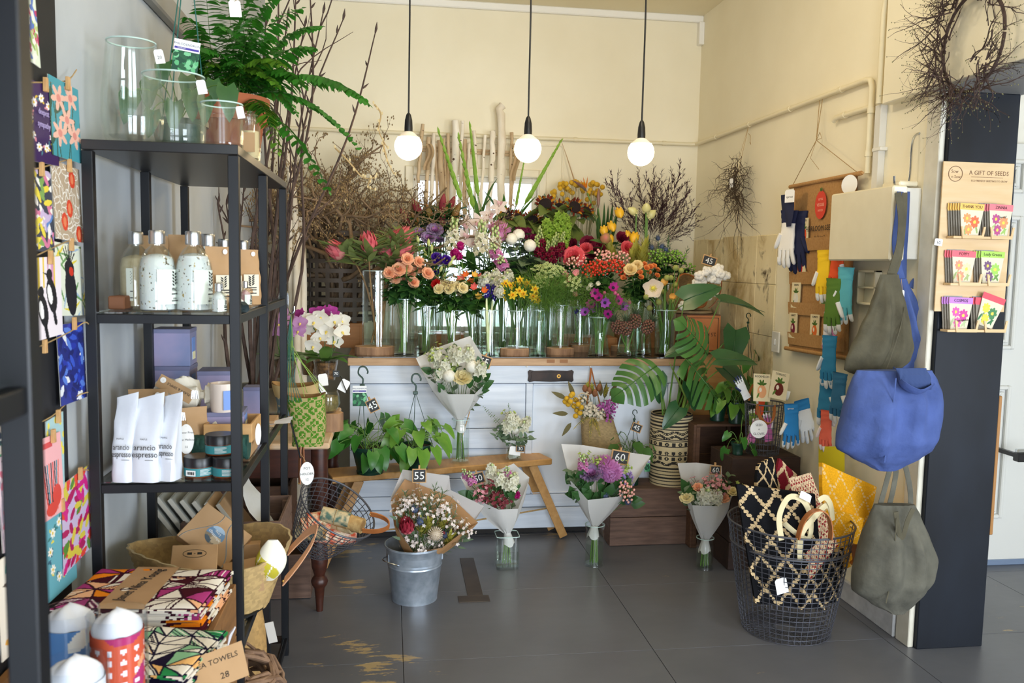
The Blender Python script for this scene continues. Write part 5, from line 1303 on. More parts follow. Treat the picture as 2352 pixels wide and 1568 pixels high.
L_prot=leafmesh('lance',.115,.028,mat('protea_leaf','#7f9052',.5,col2='#93a163',nscale=14,translucent=.2),.35,.2);L_gry=leafmesh('lance',.06,.014,LEAFG);L_big=leafmesh('ovate',.105,.075,LEAFO,.7,.2);L_str=leafmesh('strap',.12,.013,LEAF,.4,.3)
L_big2=leafmesh('heart',.12,.10,LEAFG,.6,.25)
PROT=petalmat('protea_pink','#d9586a','#ea8a8c');PROT2=petalmat('protea_pale','#eaa39a','#d98a86')
bunch('protea','pink protea in the tall vase at counter left end',[(848,560),(908,552),(887,580),(921,580),(775,576),(925,545)],4.62,bm_cached('prot',lambda:b_protea(.026),[PROT,PROT2]),[(.92,L_prot,10,.95,.7),(.8,L_prot,11,1.05,.6),(.68,L_prot,8,1,.4)],up=.8,out=1.0,cam_=.25,sm=BROWN,sr=.004,name='protea',bs=1.55,labels={4:'pink protea leaning far left out of the tall vase'},spread=.9)
RS=petalmat('peach_rose_petal','#f4b48d','#f6c7a4',.35);RSC=petalmat('cream_rose_petal','#f5ecc3','#f1e2a8',.35)
rose_p=[bm_cached('rp%d'%k,lambda k=k:b_rose(.0235,k),[RS])for k in range(2)];rose_c=bm_cached('rc',lambda:b_rose(.020,3),[RSC])
bunch('rose','peach rose in the front left bunch on the counter',[(894,626),(916,618),(932,614),(908,637),(925,641),(944,627),(950,648),(961,614),(963,601),(983,627),(936,594)],4.56,rose_p,[(.8,L_ov,3,1,.1),(.7,L_ov,3,1.1,-.2),(.6,L_ov,1,1.1,-.4)],name='rose',jY=.05)
bunch('cream','cream rose in the bunch behind the white bouquet',[(1021,652),(1036,656),(1048,657),(1059,646),(1063,661),(1054,669),(1008,663),(1031,664)],4.57,rose_c,[(.8,L_ov,2,1,.0),(.68,L_ovg,2,1,-.3)],name='rose',jY=.04)
bunch('cream','single red rose beside the cream roses',[(1001,652)],4.60,bm_cached('rr',lambda:b_rose(.018,5),[petalmat('red_petal','#d3201f','#b31516')]),[(.8,L_ov,2,1,0)],name='rose')
LG=petalmat('lisianthus_bud','#d8dd9a','#c3cf78')
bunch('lisi','pale green lisianthus bud above the peach roses',[(961,559),(950,577),(965,577),(974,579),(991,578),(985,566),(945,588),(978,592),(990,595)],4.72,bm_cached('lbud',lambda:b_bud(.007,.032),[LG]),[(.85,L_ln,3,.7,.5),(.72,L_ovg,2,1,0)],name='lisianthus',up=1,cam_=.1,sr=.0016,bs=1.1)
bunch('lisi','deep violet lisianthus above the green leafy vase',[(1005,600),(997,623),(1026,597),(1003,590)],4.66,bm_cached('lvio',lambda:b_rose(.02,8),[petalmat('violet_petal','#3c1787','#4d22a0')]),[(.85,L_ovg,3,1,.2),(.7,L_ov,3,1.2,-.2)],name='lisianthus')
bunch('lisi','slim green lisianthus bud stem over the leafy vase',[(1010,625),(1030,612),(1018,640),(1036,600)],4.6,bm_cached('lbud',lambda:b_bud(.007,.032),[LG]),[(.8,L_ln,4,.8,.4),(.7,L_ovg,2,.9,0)],name='lisianthus',up=1,cam_=.1,sr=.0016)
KAL=petalmat('kale_mauve','#a35aa2','#c48fbb');KALG=petalmat('kale_green_edge','#b088b8','#8d86a0')
bunch('kale','purple ornamental kale head behind the roses',[(959,540),(998,532),(1002,554),(985,548)],4.95,bm_cached('kale',lambda:b_kale(.037),[KAL,KALG]),[(.85,L_ovg,3,1,.2)],name='ornamental_kale',up=.6,sr=.004)
LILY=petalmat('lily_bud_red','#8a2f3c','#a84a4c');LILG=petalmat('lily_bud_olive','#8d8240','#a5603f')
lb=[bm_cached('lil0',lambda:b_lilybud(.017,.088),[LILY]),bm_cached('lil1',lambda:b_lilybud(.016,.08),[LILG])]
bunch('lily','long dark pink lily bud among glossy leaves at back left',[(945,520),(960,518),(968,498),(991,502),(1011,532),(1020,503),(1030,486),(1040,506),(1014,486)],5.1,lb,[(.93,L_lnd,6,1.2,.7),(.82,L_lnd,6,1.2,.3)],name='lily',up=1.2,cam_=.05,out=.9,sr=.0035)
CYM=petalmat('cymbidium_ivory','#f2e6da','#efd9cf',.4);CYML=petalmat('cymbidium_pink_lip','#dba0a8','#f0d6d0')
bunch('orch','ivory cymbidium orchid flower with pink lip',[(1076,515),(1102,512),(1122,494),(1146,474),(1068,549),(1092,552)],5.0,bm_cached('cym',lambda:b_cymb(.050),[CYM,CYML]),[(.6,L_str,1,1.5,.6)],name='orchid',up=.15,out=.1,cam_=1,sr=.003)
STW=petalmat('white_floret','#f4f1e3','#e9e7c9',.35);STP=petalmat('pink_floret','#e39bc8','#d77fb6',.35);STG=mat('green_floret_bud','#b9c78a',.6)
sp_w=bm_cached('stw',lambda:b_spike(.040,.145,30,.36,1),[STW,STG,STEM]);sp_p=bm_cached('stp',lambda:b_spike(.034,.10,22,.36,2),[STP,STG,STEM])
bunch('stock','tall white stock spike over the middle vases',[(1036,575),(1104,583),(1136,590)],4.86,sp_w,[(.75,L_ovg,5,1,.2),(.6,L_ov,3,1,0)],name='stock_flower',up=1.4,out=.05,cam_=.15,sr=.003)
bunch('stock','pink stock spike drooping at middle of the display',[(1143,592),(1155,612)],4.74,sp_p,[(.75,L_ovg,4,1,.2)],name='stock_flower',up=.6,out=.6,cam_=.6,sr=.003)
bunch('stock','fluffy white stock cluster above the daffodils',[(1125,642),(1141,634),(1138,652),(1167,640),(1148,661),(1146,673),(1155,648),(1110,650)],4.64,bm_cached('stc',lambda:b_spike(.026,.05,16,.45,4,.6,1,.05),[STW,STG,STEM]),[(.75,L_ov,2,.9,.1)],name='stock_flower',up=.7,sr=.002)
bunch('alst','magenta carnation above the alstroemeria',[(1058,567),(1051,590),(1045,582)],4.76,bm_cached('carn',lambda:b_pom(.022,46,.55,.5,seed=3),[petalmat('magenta_petal','#c2217f','#a91568')]),[(.75,L_gry,4,1,.5)],name='carnation')
AO=petalmat('orange_alstroemeria','#ea8a33','#e25a36');AR=petalmat('coral_alstroemeria','#e2555a','#ee8a72');AY=petalmat('yellow_alstroemeria','#f0cf5a','#eba34a')
bunch('alst','orange and coral alstroemeria bloom at left centre',[(1070,631),(1090,632),(1102,637),(1081,648),(1075,660),(1088,660),(1112,668),(1099,682),(1060,640)],4.6,[bm_cached('al%d'%i,lambda:b_open(.022,6,.9,.6,0),[m_])for i,m_ in enumerate((AO,AY,AR))],[(.85,L_ovg,3,.9,.2),(.7,L_ovg,2,1,0)],name='alstroemeria',sr=.0018)
HY=petalmat('violet_hyacinth','#46309a','#38248a')
bunch('hya','small violet blue hyacinth spike on a thick pale stalk',[(1131,690),(1118,684)],4.56,bm_cached('hya',lambda:b_spike(.013,.065,26,.5,6,.3,0,.1),[HY,HY,STEM]),[(.55,L_str,2,1.2,2.5)],name='hyacinth',up=1.5,cam_=.1,out=0,sm=mat('pale_hyacinth_stalk','#a9bf66',.4,col2='#dfe3b4',nscale=6),srt=[.011,.0105,.010,.0095,.009,.008,.007,.006,.005])
DA=petalmat('daffodil_yellow','#fbe24a','#f6d030',.4);DC=petalmat('daffodil_trumpet','#f8bd2c','#f2ae1e',.35)
bunch('daff','yellow daffodil in the tied bunch on wood slice',[(1161,651),(1154,667),(1173,656),(1186,656),(1194,643),(1205,656),(1181,668),(1193,668),(1202,675),(1178,678),(1167,671),(1165,682),(1210,651),(1221,657),(1229,674),(1224,681),(1233,688),(1228,664),(1190,680),(1199,663)],4.56,bm_cached('daf',lambda:b_daffodil(.021),[DA,DC,STEM]),[(.6,L_str,1,1,3)],name='daffodil',up=.15,cam_=1,out=.4,sm=STEMD,sr=.003,bases=.85,jY=.04)
b,r,h=VZ['daff'];tag(MB().tube([b+Vector((.019*math.cos(k*.4),.019*math.sin(k*.4),h*.52+.003*(k>16)))for k in range(33)],.0012,4).obj('rubber_band',mat('pale_band','#d9c79a',.6)),'pale rubber band tying the daffodil stems','band')
UM=petalmat('queen_annes_lace','#b9c979','#cfd9a0',.3)
um=bm_cached('umb',lambda:b_umbel(.042,150,.0035),[UM,STEM])
FIL=mat('feathery_green','#6f9a3c',.6,translucent=.3)
def feather(seed,L=.1,n=60):
 mb=MB();rg=random.Random(seed)
 for k in range(n):
  p=Vector((rg.gauss(0,.012),rg.uniform(0,L),rg.gauss(0,.012)));d=Vector((rg.gauss(0,.6),.6,rg.gauss(0,.6))).normalized();mb.tube([p,p+d*L*.3],.0005,3,cap=False)
 return mb.mesh('feathery_leaf',FIL)
FE=feather(1)
bunch('dill','lacy green queen annes lace head over the dill bottle',[(1241,621),(1262,622),(1242,648),(1285,624),(1255,640)],4.62,um,[(.8,FE,4,1,.3),(.65,FE,3,1,-.1)],name='queen_annes_lace',up=.7,sr=.002)
bunch('pea','round lace flower beside the sweet peas',[(1317,651)],4.56,bm_cached('umb2',lambda:b_umbel(.034,130,.003,.7),[UM,STEM]),[(.75,FE,4,1,-.2)],name='queen_annes_lace')
SPK=petalmat('sweet_pea_pink','#ec8f9c','#f4bcb6',.4)
bunch('pea','ruffled pink sweet pea on the wood slice vase',[(1298,634),(1278,652),(1289,677),(1319,678),(1298,656),(1321,628),(1308,664),(1305,645)],4.6,bm_cached('spea',lambda:b_open(.021,4,1.1,1.1,0,2),[SPK]),[(.8,FE,2,.8,.1),(.7,L_ovg,1,.8,0)],name='sweet_pea',sr=.0018)
bunch('pom','round white button chrysanthemum',[(1175,549),(1191,540),(1217,564)],4.92,bm_cached('wpom',lambda:b_ball(.028),[petalmat('white_button','#f5f2e6','#efead6',.15)]),[(.85,L_big2,4,.55,.1),(.72,L_ovg,5,1.2,0)],name='chrysanthemum',sr=.003)
bunch('pom','wide flat pink gerbera chrysanthemum seen edge on',[(1145,540)],4.98,bm_cached('pgb',lambda:b_pom(.056,130,.55,.16,low=.35),[petalmat('mauve_pink_petal','#dd8fc0','#e7a8cc')]),[(.8,L_ovg,3,1,0)],name='chrysanthemum',up=2.2,cam_=.3,out=0,sr=.003)
BUR=petalmat('burgundy_petal','#6d1440','#82204e')
bunch('pom','small burgundy spray chrysanthemum',[(1192,528),(1203,531),(1215,541),(1227,547),(1239,546),(1205,548),(1222,556),(1212,532)],5.02,bm_cached('bpom',lambda:b_pom(.019,40,.5,.4),[BUR]),[(.85,L_ov,3,1,.1),(.7,L_ov,3,1,0)],name='chrysanthemum',up=.8)
SNR=petalmat('burgundy_snapdragon','#8a1730','#6d1236',.3);SNG=mat('snapdragon_bud','#9aa765',.6)
bunch('snap','burgundy snapdragon spike with green tip',[(1240,605),(1255,612),(1266,600),(1276,603),(1248,590),(1284,590)],4.9,[bm_cached('snp%d'%k,lambda k=k:b_spike(.027,.13,30,.4,k,.7,1,.42),[SNR,SNG,STEM])for k in range(2)],[(.7,L_ovg,3,.9,.2)],name='snapdragon',up=1.5,out=.4,cam_=.1,sr=.0025,labels={5:'burgundy snapdragon spike farthest right, leaning out'})
bunch('snap','bright green bells of ireland spike',[(1262,560),(1280,552),(1296,548),(1270,575),(1290,566)],5.05,bm_cached('bell',lambda:b_spike(.036,.12,30,.42,9,.45,0,.0),[petalmat('bright_green_bell','#9fc24a','#b7d464',.4),STG,STEM]),(),name='bells_of_ireland',up=1.5,out=.4,cam_=.1,sr=.003)
SUN1=petalmat('sunflower_mahogany','#5a1c12','#7d2d14');SUN2=petalmat('sunflower_gold_tip','#c27a1c','#d9962c');SUNC=mat('sunflower_disc','#1d1110',.95,bump=.6,bscale=300)
bunch('sun','dark mahogany sunflower with gold flecked petals',[(1162,496),(1187,503),(1222,507),(1252,470),(1285,477),(1320,475),(1345,486)],5.2,[bm_cached('sun%d'%k,lambda k=k:b_sunflower(.058,k),[SUN1,SUNC,LEAFG,SUN2])for k in range(2)],[(.88,L_big,4,1.0,-.1),(.78,L_big,3,1.1,-.2)],name='sunflower',sr=.005,up=.3,out=.2,jY=.04)
BY=mat('billy_button_yellow','#d9ac2c',.9,col2='#c99a22',nscale=200,bump=.5,bscale=500,dist=.001)
rg=random.Random(4);hb=[]
for k in range(46):
 x=rg.random();u=1266+118*x;arc=424-10*math.sin(PI*x)+rg.uniform(0,30);hb.append((u,arc if x>.1 else arc+10))
hb+=[(1303,459),(1349,458),(1364,466)]
bunch('billy','yellow billy button ball in the fan near the wall',hb,5.38,bm_cached('bb',lambda:b_ball(.0125,.03),[BY]),(),name='billy_button',sm=mat('dry_stem','#8d8456',.8),sr=.0011,jY=.06,spread=.8)
BPO=petalmat('bird_orange','#ef8414','#f59a2a',.3);BPG=mat('bird_beak','#5d7a5e',.5,col2='#b5575a',nscale=10)
def b_bird():
 mb=MB();leaf(mb,RX(.1)@TR(0,0,0),.13,.035,'lance',-.1,.9,2,5,mi=1)
 for a,L in((.9,.085),(1.25,.09),(.6,.075)):leaf(mb,TR(0,.02,.005)@RX(a),L,.022,'blade',-.1,.8,2,4,mi=0)
 leaf(mb,TR(0,.02,.0)@RX(.45),.085,.012,'blade',0,.6,2,3,mi=2);return mb
birdm=bm_cached('bird',b_bird,[BPO,BPG,mat('bird_blue','#3f4a8f',.5)])
b,r,h=VZ['bird'];hp_=pY(1349,442,5.28);t=flower('bird_of_paradise','orange bird of paradise flower pointing left','flower',b+Vector((.01,0,.02)),hp_,(0,0,1),birdm,None,STEM,.006,b+Vector((.0,0,h*1.1)),())
kid(t,'bloom').matrix_basis=leafM(hp_,(-.9,-.1,.45),0,up=(-.3,0,1))
hp2=pY(1374,478,5.28);t=flower('bird_of_paradise','closed upright bird of paradise bud','flower',b+Vector((-.01,0,.02)),hp2,(0,0,1),bm_cached('birdbud',lambda:b_bud(.012,.13,.05),[BPG]),None,STEM,.005,b+Vector((0,0,h)),())
L_dk=leafmesh('blade',.34,.05,LEAFD,.15,.3,8)
for k,(u,v,a)in enumerate(((1372,548,.05),(1384,545,.12),(1396,548,.28),(1378,555,-.05),(1404,550,.4),(1390,556,.18))):
 t=T('strap_leaf','dark green pointed strap leaf behind the peonies, '+ordn((0,2,3,1,5,4)[k],6),'leaf',(b.x,b.y,b.z+.02),0,'strap leaves at the back')
 q=pY(u,v,5.3+.02*k);MB().tube([b+Vector((.004*k-.01,0,.02)),(b+q)/2,q],.003,5).obj('stem',STEMD,t);link(L_dk,'blade',t).matrix_basis=leafM(q,(math.sin(a)*.6,.05,1),0,up=(.3,-1,0))@Matrix.Scale(.62+.05*(k%3),4)
NY=mat('nipple_fruit_yellow','#f2b416',.35,col2='#f5c53a',nscale=9);NG=mat('nipple_fruit_pale','#dfd98a',.35,col2='#e9e2a6',nscale=9)
def b_nip():
 mb=MB();mb.lathe([(.001,0),(.012,.003),(.021,.014),(.022,.026),(.016,.040),(.007,.050),(.001,.056)],12)
 for k in range(5):mb.ball((.014*math.cos(k*1.257),.014*math.sin(k*1.257),.004),.006,6,4)
 return mb
b0=VZ['peony'];VZ['nip']=(b0[0]+Vector((.13,.05,0)),.02,b0[2])
bunch('peony','glossy yellow nipple fruit on a bare stem',[(1420,481),(1402,512),(1386,521),(1394,540),(1437,533),(1460,537)],5.12,bm_cached('nip',b_nip,[NY]),(),name='nipple_fruit',cat='fruit',up=-.2,out=.1,cam_=.2,sm=STEMD,sr=.0035,labels={0:'highest glossy yellow nipple fruit on its own stem',5:'glossy yellow nipple fruit at right, hanging by the thistles'})
bunch('leuc','pale green nipple fruit on an upright stem',[(1461,490),(1484,486),(1487,500)],5.1,bm_cached('nip2',b_nip,[NG]),(),name='nipple_fruit',cat='fruit',up=.3,out=.5,cam_=.1,sm=STEM,sr=.005)
CORAL=petalmat('coral_peony','#ee5560','#f2737a',.3);DKP=petalmat('burgundy_peony','#6e1730','#8a2440',.3)
pe=bm_cached('peo',lambda:b_rose(.040,21,((4,.2,1.5),(7,.45,1.3),(8,.7,1.05),(9,.95,.8),(8,1.1,.5))),[CORAL])
bunch('peony','full coral peony',[(1318,590)],4.95,pe,[(.85,L_ovg,3,1.2,.1)],name='peony',labels={0:'full coral peony, the largest, above pink berries'})
bunch('peony','coral peony half open in the middle',[(1346,571)],5.0,pe,[(.85,L_ovg,3,1.2,.1)],name='peony',bs=.72)
bunch('peony','round coral ranunculus peony under the yellow fruit',[(1441,569)],5.0,pe,[(.9,L_ovg,2,1.2,.1)],name='peony',bs=.78)
bunch('peony','green and coral peony bud',[(1387,556)],5.0,bm_cached('peb',lambda:b_bud(.026,.05,.5,10),[mat('peony_bud','#c6585a',.5,col2='#8ba055',nscale=14,namt=1.4)]),[(.95,L_ovg,3,1,.4)],name='peony',up=1)
bunch('peony','dark burgundy peony behind the coral ones',[(1312,565),(1350,560),(1374,570),(1430,548),(1362,580)],5.1,bm_cached('dpe',lambda:b_rose(.036,31,((4,.2,1.5),(7,.5,1.3),(8,.8,1.0),(8,1,.7))),[DKP]),[(.85,L_ov,3,1.2,.1)],name='peony')
HPK=mat('pink_berry','#ec9a8e',.35,col2='#f3c3b4',nscale=60);HRD=mat('red_berry','#e0492e',.35,col2='#c93722',nscale=60);HGR=mat('green_berry','#7fae3c',.35,col2='#96bf52',nscale=60)
be={k:[bm_cached('be%s%d'%(k,s),lambda s=s:b_berries(.034,15,.0058,s),[m_,STEM])for s in range(2)]for k,m_ in(('p',HPK),('r',HRD),('g',HGR))}
bunch('hyp','pink hypericum berry sprig',[(1318,604),(1332,598),(1375,589),(1390,588),(1402,594),(1421,598),(1430,592),(1310,614)],4.86,be['p'],[(.85,L_ov,2,.9,0)],name='berry_sprig',cat='berries',jY=.04)
bunch('hyp','orange red hypericum berry sprig',[(1360,616),(1376,612),(1386,618),(1402,611),(1425,618),(1368,624),(1415,612),(1432,628),(1350,622)],4.78,be['r'],[(.85,L_ov,3,1.15,-.1),(.72,L_ov,3,1.2,-.1)],name='berry_sprig',cat='berries',jY=.04)
bunch('berry','bright green berry sprig',[(1505,590),(1520,583),(1535,590),(1550,588),(1527,598),(1560,592),(1512,600),(1583,618)],5.02,be['g'],[(.85,L_ov,3,1,0)],name='berry_sprig',cat='berries',labels={7:'bright green berry sprig reaching right toward cotton basket'})
THI=mat('blue_thistle','#3d4a68',.7,col2='#53617f',nscale=60);
bunch('berry','spiky blue grey sea holly thistle',[(1511,547),(1497,568),(1521,566),(1530,573),(1553,580)],5.06,bm_cached('thi',lambda:b_pom(.017,40,.5,.14,0),[THI]),[(.97,L_gry,4,.7,.4)],name='sea_holly')
ROSM=leafmesh('lance',.022,.004,LEAFG)
def needle_sprig(seed,L=.12,n=46,m=LEAFG):
 mb=MB();rg=random.Random(seed);mb.tube([(0,0,-L),(0,0,0)],.0012,4)
 for k in range(n):a=k*2.4;z=-L*(k/n);leaf(mb,leafM((0,0,z),(math.cos(a),math.sin(a),.9)),.026,.0042,'lance',.2,.1,2,2)
 return mb.mesh('needle_sprig',m)
bunch('berry','needle leaved grey green sprig near thistles',[(1477,520),(1535,545),(1482,535),(1580,572)],5.12,needle_sprig(1),(),name='foliage_sprig',cat='foliage',up=1.5,cam_=.0,out=.7)
LEU=petalmat('leucadendron_bract','#b5b64c','#cdc46a',.3)
def b_leuc():
 mb=MB()
 for k in range(16):a=k*2.4;leaf(mb,leafM((0,0,-.006*k+.02),(math.cos(a)*.5,math.sin(a)*.5,1-.02*k)),.062,.02,'lance',-.25,.3,2,3)
 return mb
bunch('leuc','yellow green leucadendron tip between peony and spray roses',[(1452,595),(1463,585),(1475,590),(1482,575),(1401,575),(1410,585)],4.98,bm_cached('leu',b_leuc,[LEU]),(),name='leucadendron',up=1.2,cam_=.2,labels={4:'yellow green leucadendron tip under the peony bud, left',5:'yellow green leucadendron tip under the peony bud, right'})
SPO=petalmat('orange_spray_rose','#f2a25c','#ee8a4c');SPC=petalmat('cream_spray_rose','#f7e6b4','#f3d896')
bunch('spray','small orange spray rose behind the big poppy',[(1485,616),(1494,613),(1502,611),(1510,620),(1471,626),(1458,626),(1432,638),(1491,626),(1472,637),(1480,607),(1509,633),(1450,630),(1440,626)],4.68,bm_cached('spr',lambda:b_rose(.0145,41,((3,.3,1.5),(5,.6,1.2),(5,.9,.9))),[SPO]),[(.85,L_ov,1,.8,.1),(.7,L_ov,3,1,-.1)],name='spray_rose',up=.7,sr=.0017)
bunch('spray','cream open rose topping the orange spray roses',[(1464,608),(1448,618)],4.66,bm_cached('spc',lambda:b_rose(.024,43),[SPC]),[(.8,L_ov,3,1,0)],name='rose',up=.8)
POP=petalmat('ivory_poppy','#f8e6d2','#fbf0e0',.4);POC=mat('poppy_centre','#dfd24a',.7)
bunch('poppy','large open ivory poppy with yellow centre',[(1500,662)],4.50,bm_cached('pop',lambda:b_open(.048,5,.45,1.25,.2,5,16),[POP,POC]),(),name='poppy',up=.1,out=-.1,cam_=1.1,sr=.003)
PBU=mat('hairy_poppy_bud','#8a9a4c',.7,col2='#b2a95e',nscale=40,bump=.5,bscale=400,dist=.001)
bunch('poppy','nodding green poppy bud',[(1550,619),(1541,640),(1546,686),(1537,690),(1486,684),(1493,711),(1514,696),(1562,622),(1525,672),(1488,674),(1548,655),(1577,660),(1585,700),(1530,640)],4.62,bm_cached('pbu',lambda:b_bud(.0145,.034,.2),[PBU]),(),name='poppy',up=.1,out=.3,cam_=.5,sr=.0026,bases=.8)
bunch('poppy','half open yellow poppy',[(1527,652),(1545,684)],4.56,bm_cached('pyl',lambda:b_open(.024,5,1.25,1.1,0),[petalmat('yellow_poppy','#f3cf78','#f0b85c')]),(),name='poppy',up=.9,labels={0:'half open yellow poppy beside the large ivory one',1:'half open yellow poppy lower among green buds'})
AN=petalmat('anemone_magenta','#b8288f','#c9409e',.35);AN2=petalmat('anemone_violet','#9a46b4','#b46ac4',.35);ANC=mat('anemone_centre','#1f1830',.8)
am=[bm_cached('an%d'%i,lambda:b_open(.026,8,.75,.75,.26,7,14),[m_,ANC])for i,m_ in enumerate((AN,AN2))]
bunch('anem','magenta anemone with dark centre',[(1376,684),(1389,695),(1358,698),(1345,717),(1367,673),(1404,701),(1420,691),(1430,704),(1408,661),(1367,707),(1396,721)],4.52,am,[(.8,FE,1,.7,.1),(.72,L_ovg,2,.6,0)],name='anemone',up=.2,cam_=1,out=.6,sr=.0022,bases=.8,labels={3:'large violet pink anemone hanging at lower left of its vase',8:'round magenta anemone highest above its vase'})
bunch('anem','dark blue anemone hanging left of the magenta bunch',[(1328,716)],4.56,bm_cached('anb',lambda:b_open(.02,7,1.0,.8,.2),[petalmat('anemone_blue','#3f3a8c','#4f489c'),ANC]),(),name='anemone',out=1,cam_=.3)
bunch('anem','small pink bud stem in the anemone vase',[(1388,676),(1412,676),(1418,680),(1443,697)],4.56,bm_cached('anbud',lambda:b_bud(.008,.02),[petalmat('pink_bud','#d9588f','#e48aa8')]),[(.9,FE,2,.6,.2)],name='anemone_bud',up=.6)
bunch('hyp','white bell shaped flower above the anemones',[(1357,655),(1372,652),(1350,662)],4.7,bm_cached('wbell',lambda:b_open(.019,5,1.15,.9,0),[STW]),[(.85,L_gry,4,1,.3)],name='bellflower',up=.1,out=.5)
PBD=mat('mini_pineapple_skin','#6d4a3e',.7,col2='#8f5f4a',nscale=60)
def b_pine():
 mb=MB()
 for k in range(60):
  z=-1+2*(k+.5)/60;a=k*2.39996;q=math.sqrt(1-z*z);c=Vector((q*math.cos(a)*.024,q*math.sin(a)*.024,z*.03+.03));mb.ball(c,.0058,6,4,mi=0);petal(mb,leafM(c,Vector((q*math.cos(a),q*math.sin(a),.7))),.012,.006,.3,'lance',2,2,mi=1)
 for k in range(30):
  a=k*2.4;leaf(mb,leafM((0,0,.056),(math.cos(a)*(.25+k*.035),math.sin(a)*(.25+k*.035),1)),.05,.0085,'blade',.5,.4,2,3,mi=1)
 return mb
pinem=bm_cached('pineapple',b_pine,[PBD,LEAFG])
for kk,(u,v,dx,lab)in enumerate(((1438,768,-.1,'mini pineapple leaning left in the round vase'),(1456,752,.05,'mini pineapple standing tallest of the group'),(1480,764,.5,'mini pineapple with crown tilted right'),(1425,764,-.6,'mini pineapple half hidden at far left of the group'))):
 ky='pine1' if kk in(0,3,1)else 'pine2';b,r,h=VZ[ky];p=pY(u,v,4.55)
 flower('mini_pineapple',lab,'pineapple',b+Vector((.01*kk-.012,0,.02)),p,(dx,-.25,1),pinem,None,STEM,.005,(b+p)/2,[(.5,L_str,1,.6,2)],bscale=1.3)
def glad(seed,L=.40):
 mb=MB();rg=random.Random(seed);mb.tube([(0,0,0),(0,0,L*.5),(0,0,L)],[.005,.0035,.001],5)
 for k in range(15):
  t=k/15;s=1-.7*t;leaf(mb,leafM((0,0,L*t*.97),((-1)**k*.34,-.12,1)),.075*s+.02,.024*s+.004,'lance',-.2,.7,2,4)
 return mb.mesh('bud_spike',[petalmat('gladiolus_bud','#86b23e','#a3c45a',.3)])
gm=[glad(1),glad(2)]
b,r,h=VZ['glad']
for k,(u0,v0,u1,v1,lab)in enumerate(((1060,460,1005,293,'leftmost'),(1088,480,1052,305,'second from left'),(1098,450,1079,280,'tallest middle'),(1185,475,1204,370,'short right'),(1205,470,1291,318,'far leaning right'))):
 a_,e_=pY(u0,v0,5.3),pY(u1,v1,5.25);L=(e_-a_).length
 t=flower('gladiolus','green budded gladiolus spike before the window, %s one'%lab,'flower',b+Vector((.008*k-.016,0,.02)),a_,(e_-a_),gm[k%2],None,STEM,.004,b+Vector((0,0,h*.95)),[(.75,L_str,2,2.2,2.2)],bname='bud_spike')
 kid(t,'bud_spike').matrix_basis=align(e_-a_,a_)@Matrix.Scale(L/.40,4)
def plume(seed,L=.36):
 mb=MB();rg=random.Random(seed)
 def sub(p,d,L,n,lv):
  pts=[p+d*L*i/5+Vector((rg.gauss(0,.006),rg.gauss(0,.006),0))*(i>0)for i in range(6)];mb.tube(pts,.0011,3,cap=False)
  for k in range(n):
   f=.15+.85*(k+.5)/n;i=min(4,int(f*5));q=pts[i].lerp(pts[i+1],f*5-i);dd=(d+Vector((rg.gauss(0,.45),rg.gauss(0,.45),rg.gauss(0,.3)))).normalized()
   if lv:sub(q,dd,L*.3,15,lv-1)
   else:leaf(mb,leafM(q,dd),rg.uniform(.02,.036),.0055,'lance',rg.uniform(-.4,.5),.2,2,2)
 sub(Vector((0,0,0)),Vector((0,0,1)),L,17,1);return mb.mesh('plume',mat('burgundy_feather_leaf','#3a2228',.7,col2='#4d2c33',nscale=40,translucent=.1))
pm_=[plume(k)for k in range(3)];b,r,h=VZ['dark']
for k,(u1,v1)in enumerate(((1412,432),(1440,455),(1470,425),(1500,440),(1530,430),(1560,415),(1575,450),(1592,480),(1595,510),(1480,470),(1550,475),(1425,500),(1520,470),(1580,535),(1505,420))):
 a_=pY(1490+(u1-1500)*.25,560,5.26+.02*(k%3));e_=pY(u1,v1,5.22+.05*((k*7)%5-2))
 t=T('burgundy_foliage','feathery dark burgundy foliage stem fanned against the back wall','foliage',b+Vector((0,0,.02)),0,'burgundy foliage at back right')
 MB().tube(bez(b+Vector((.002*k-.015,0,.02)),b+Vector((0,0,h)),a_,n=6),.0017,4).obj('stem',BARK,t);link(pm_[k%3],'plume',t).matrix_basis=align(e_-a_,a_,k)@Matrix.Scale((e_-a_).length/.36,4)
for key,u,v,n,me,lab in(('cream',1045,690,8,L_ov,'cream roses'),('lisi',985,670,8,L_ovg,'violet lisianthus'),('rose',915,668,8,L_ov,'peach roses'),('stock',1170,610,9,L_ovg,'white stock'),('pom',1210,605,9,L_big2,'white button flowers'),('hyp',1370,645,10,L_ov,'red berries'),('spray',1465,670,10,L_ov,'orange spray roses'),('alst',1080,690,7,L_ovg,'alstroemeria'),('berry',1540,625,9,L_ov,'green berries'),('snap',1300,610,8,L_ov,'snapdragons'),('orch',1075,590,7,L_ovg,'cymbidium'),('sun',1225,535,6,L_big,'low sunflowers')):
 b,r,h=VZ[key];
 for s in(-1,0,1):
  p=pY(u+22*s,v-abs(s)*4,b.y-.05);flower('leaf_spray','leafy green filler spray among the %s, %s'%(lab,('left','middle','right')[s+1]),'foliage',b+Vector((.006*s,0,.018)),p,(0,0,1),me,'filler sprays among the %s'%lab,STEMD,.0018,b+Vector((s*r*.5,-r*.3,h)),[(.92,me,int(n*.8),1.25,.3),(.8,me,int(n*.8),1.25,-.1),(.66,me,n//3,1.1,-.2)],bname='leaf')
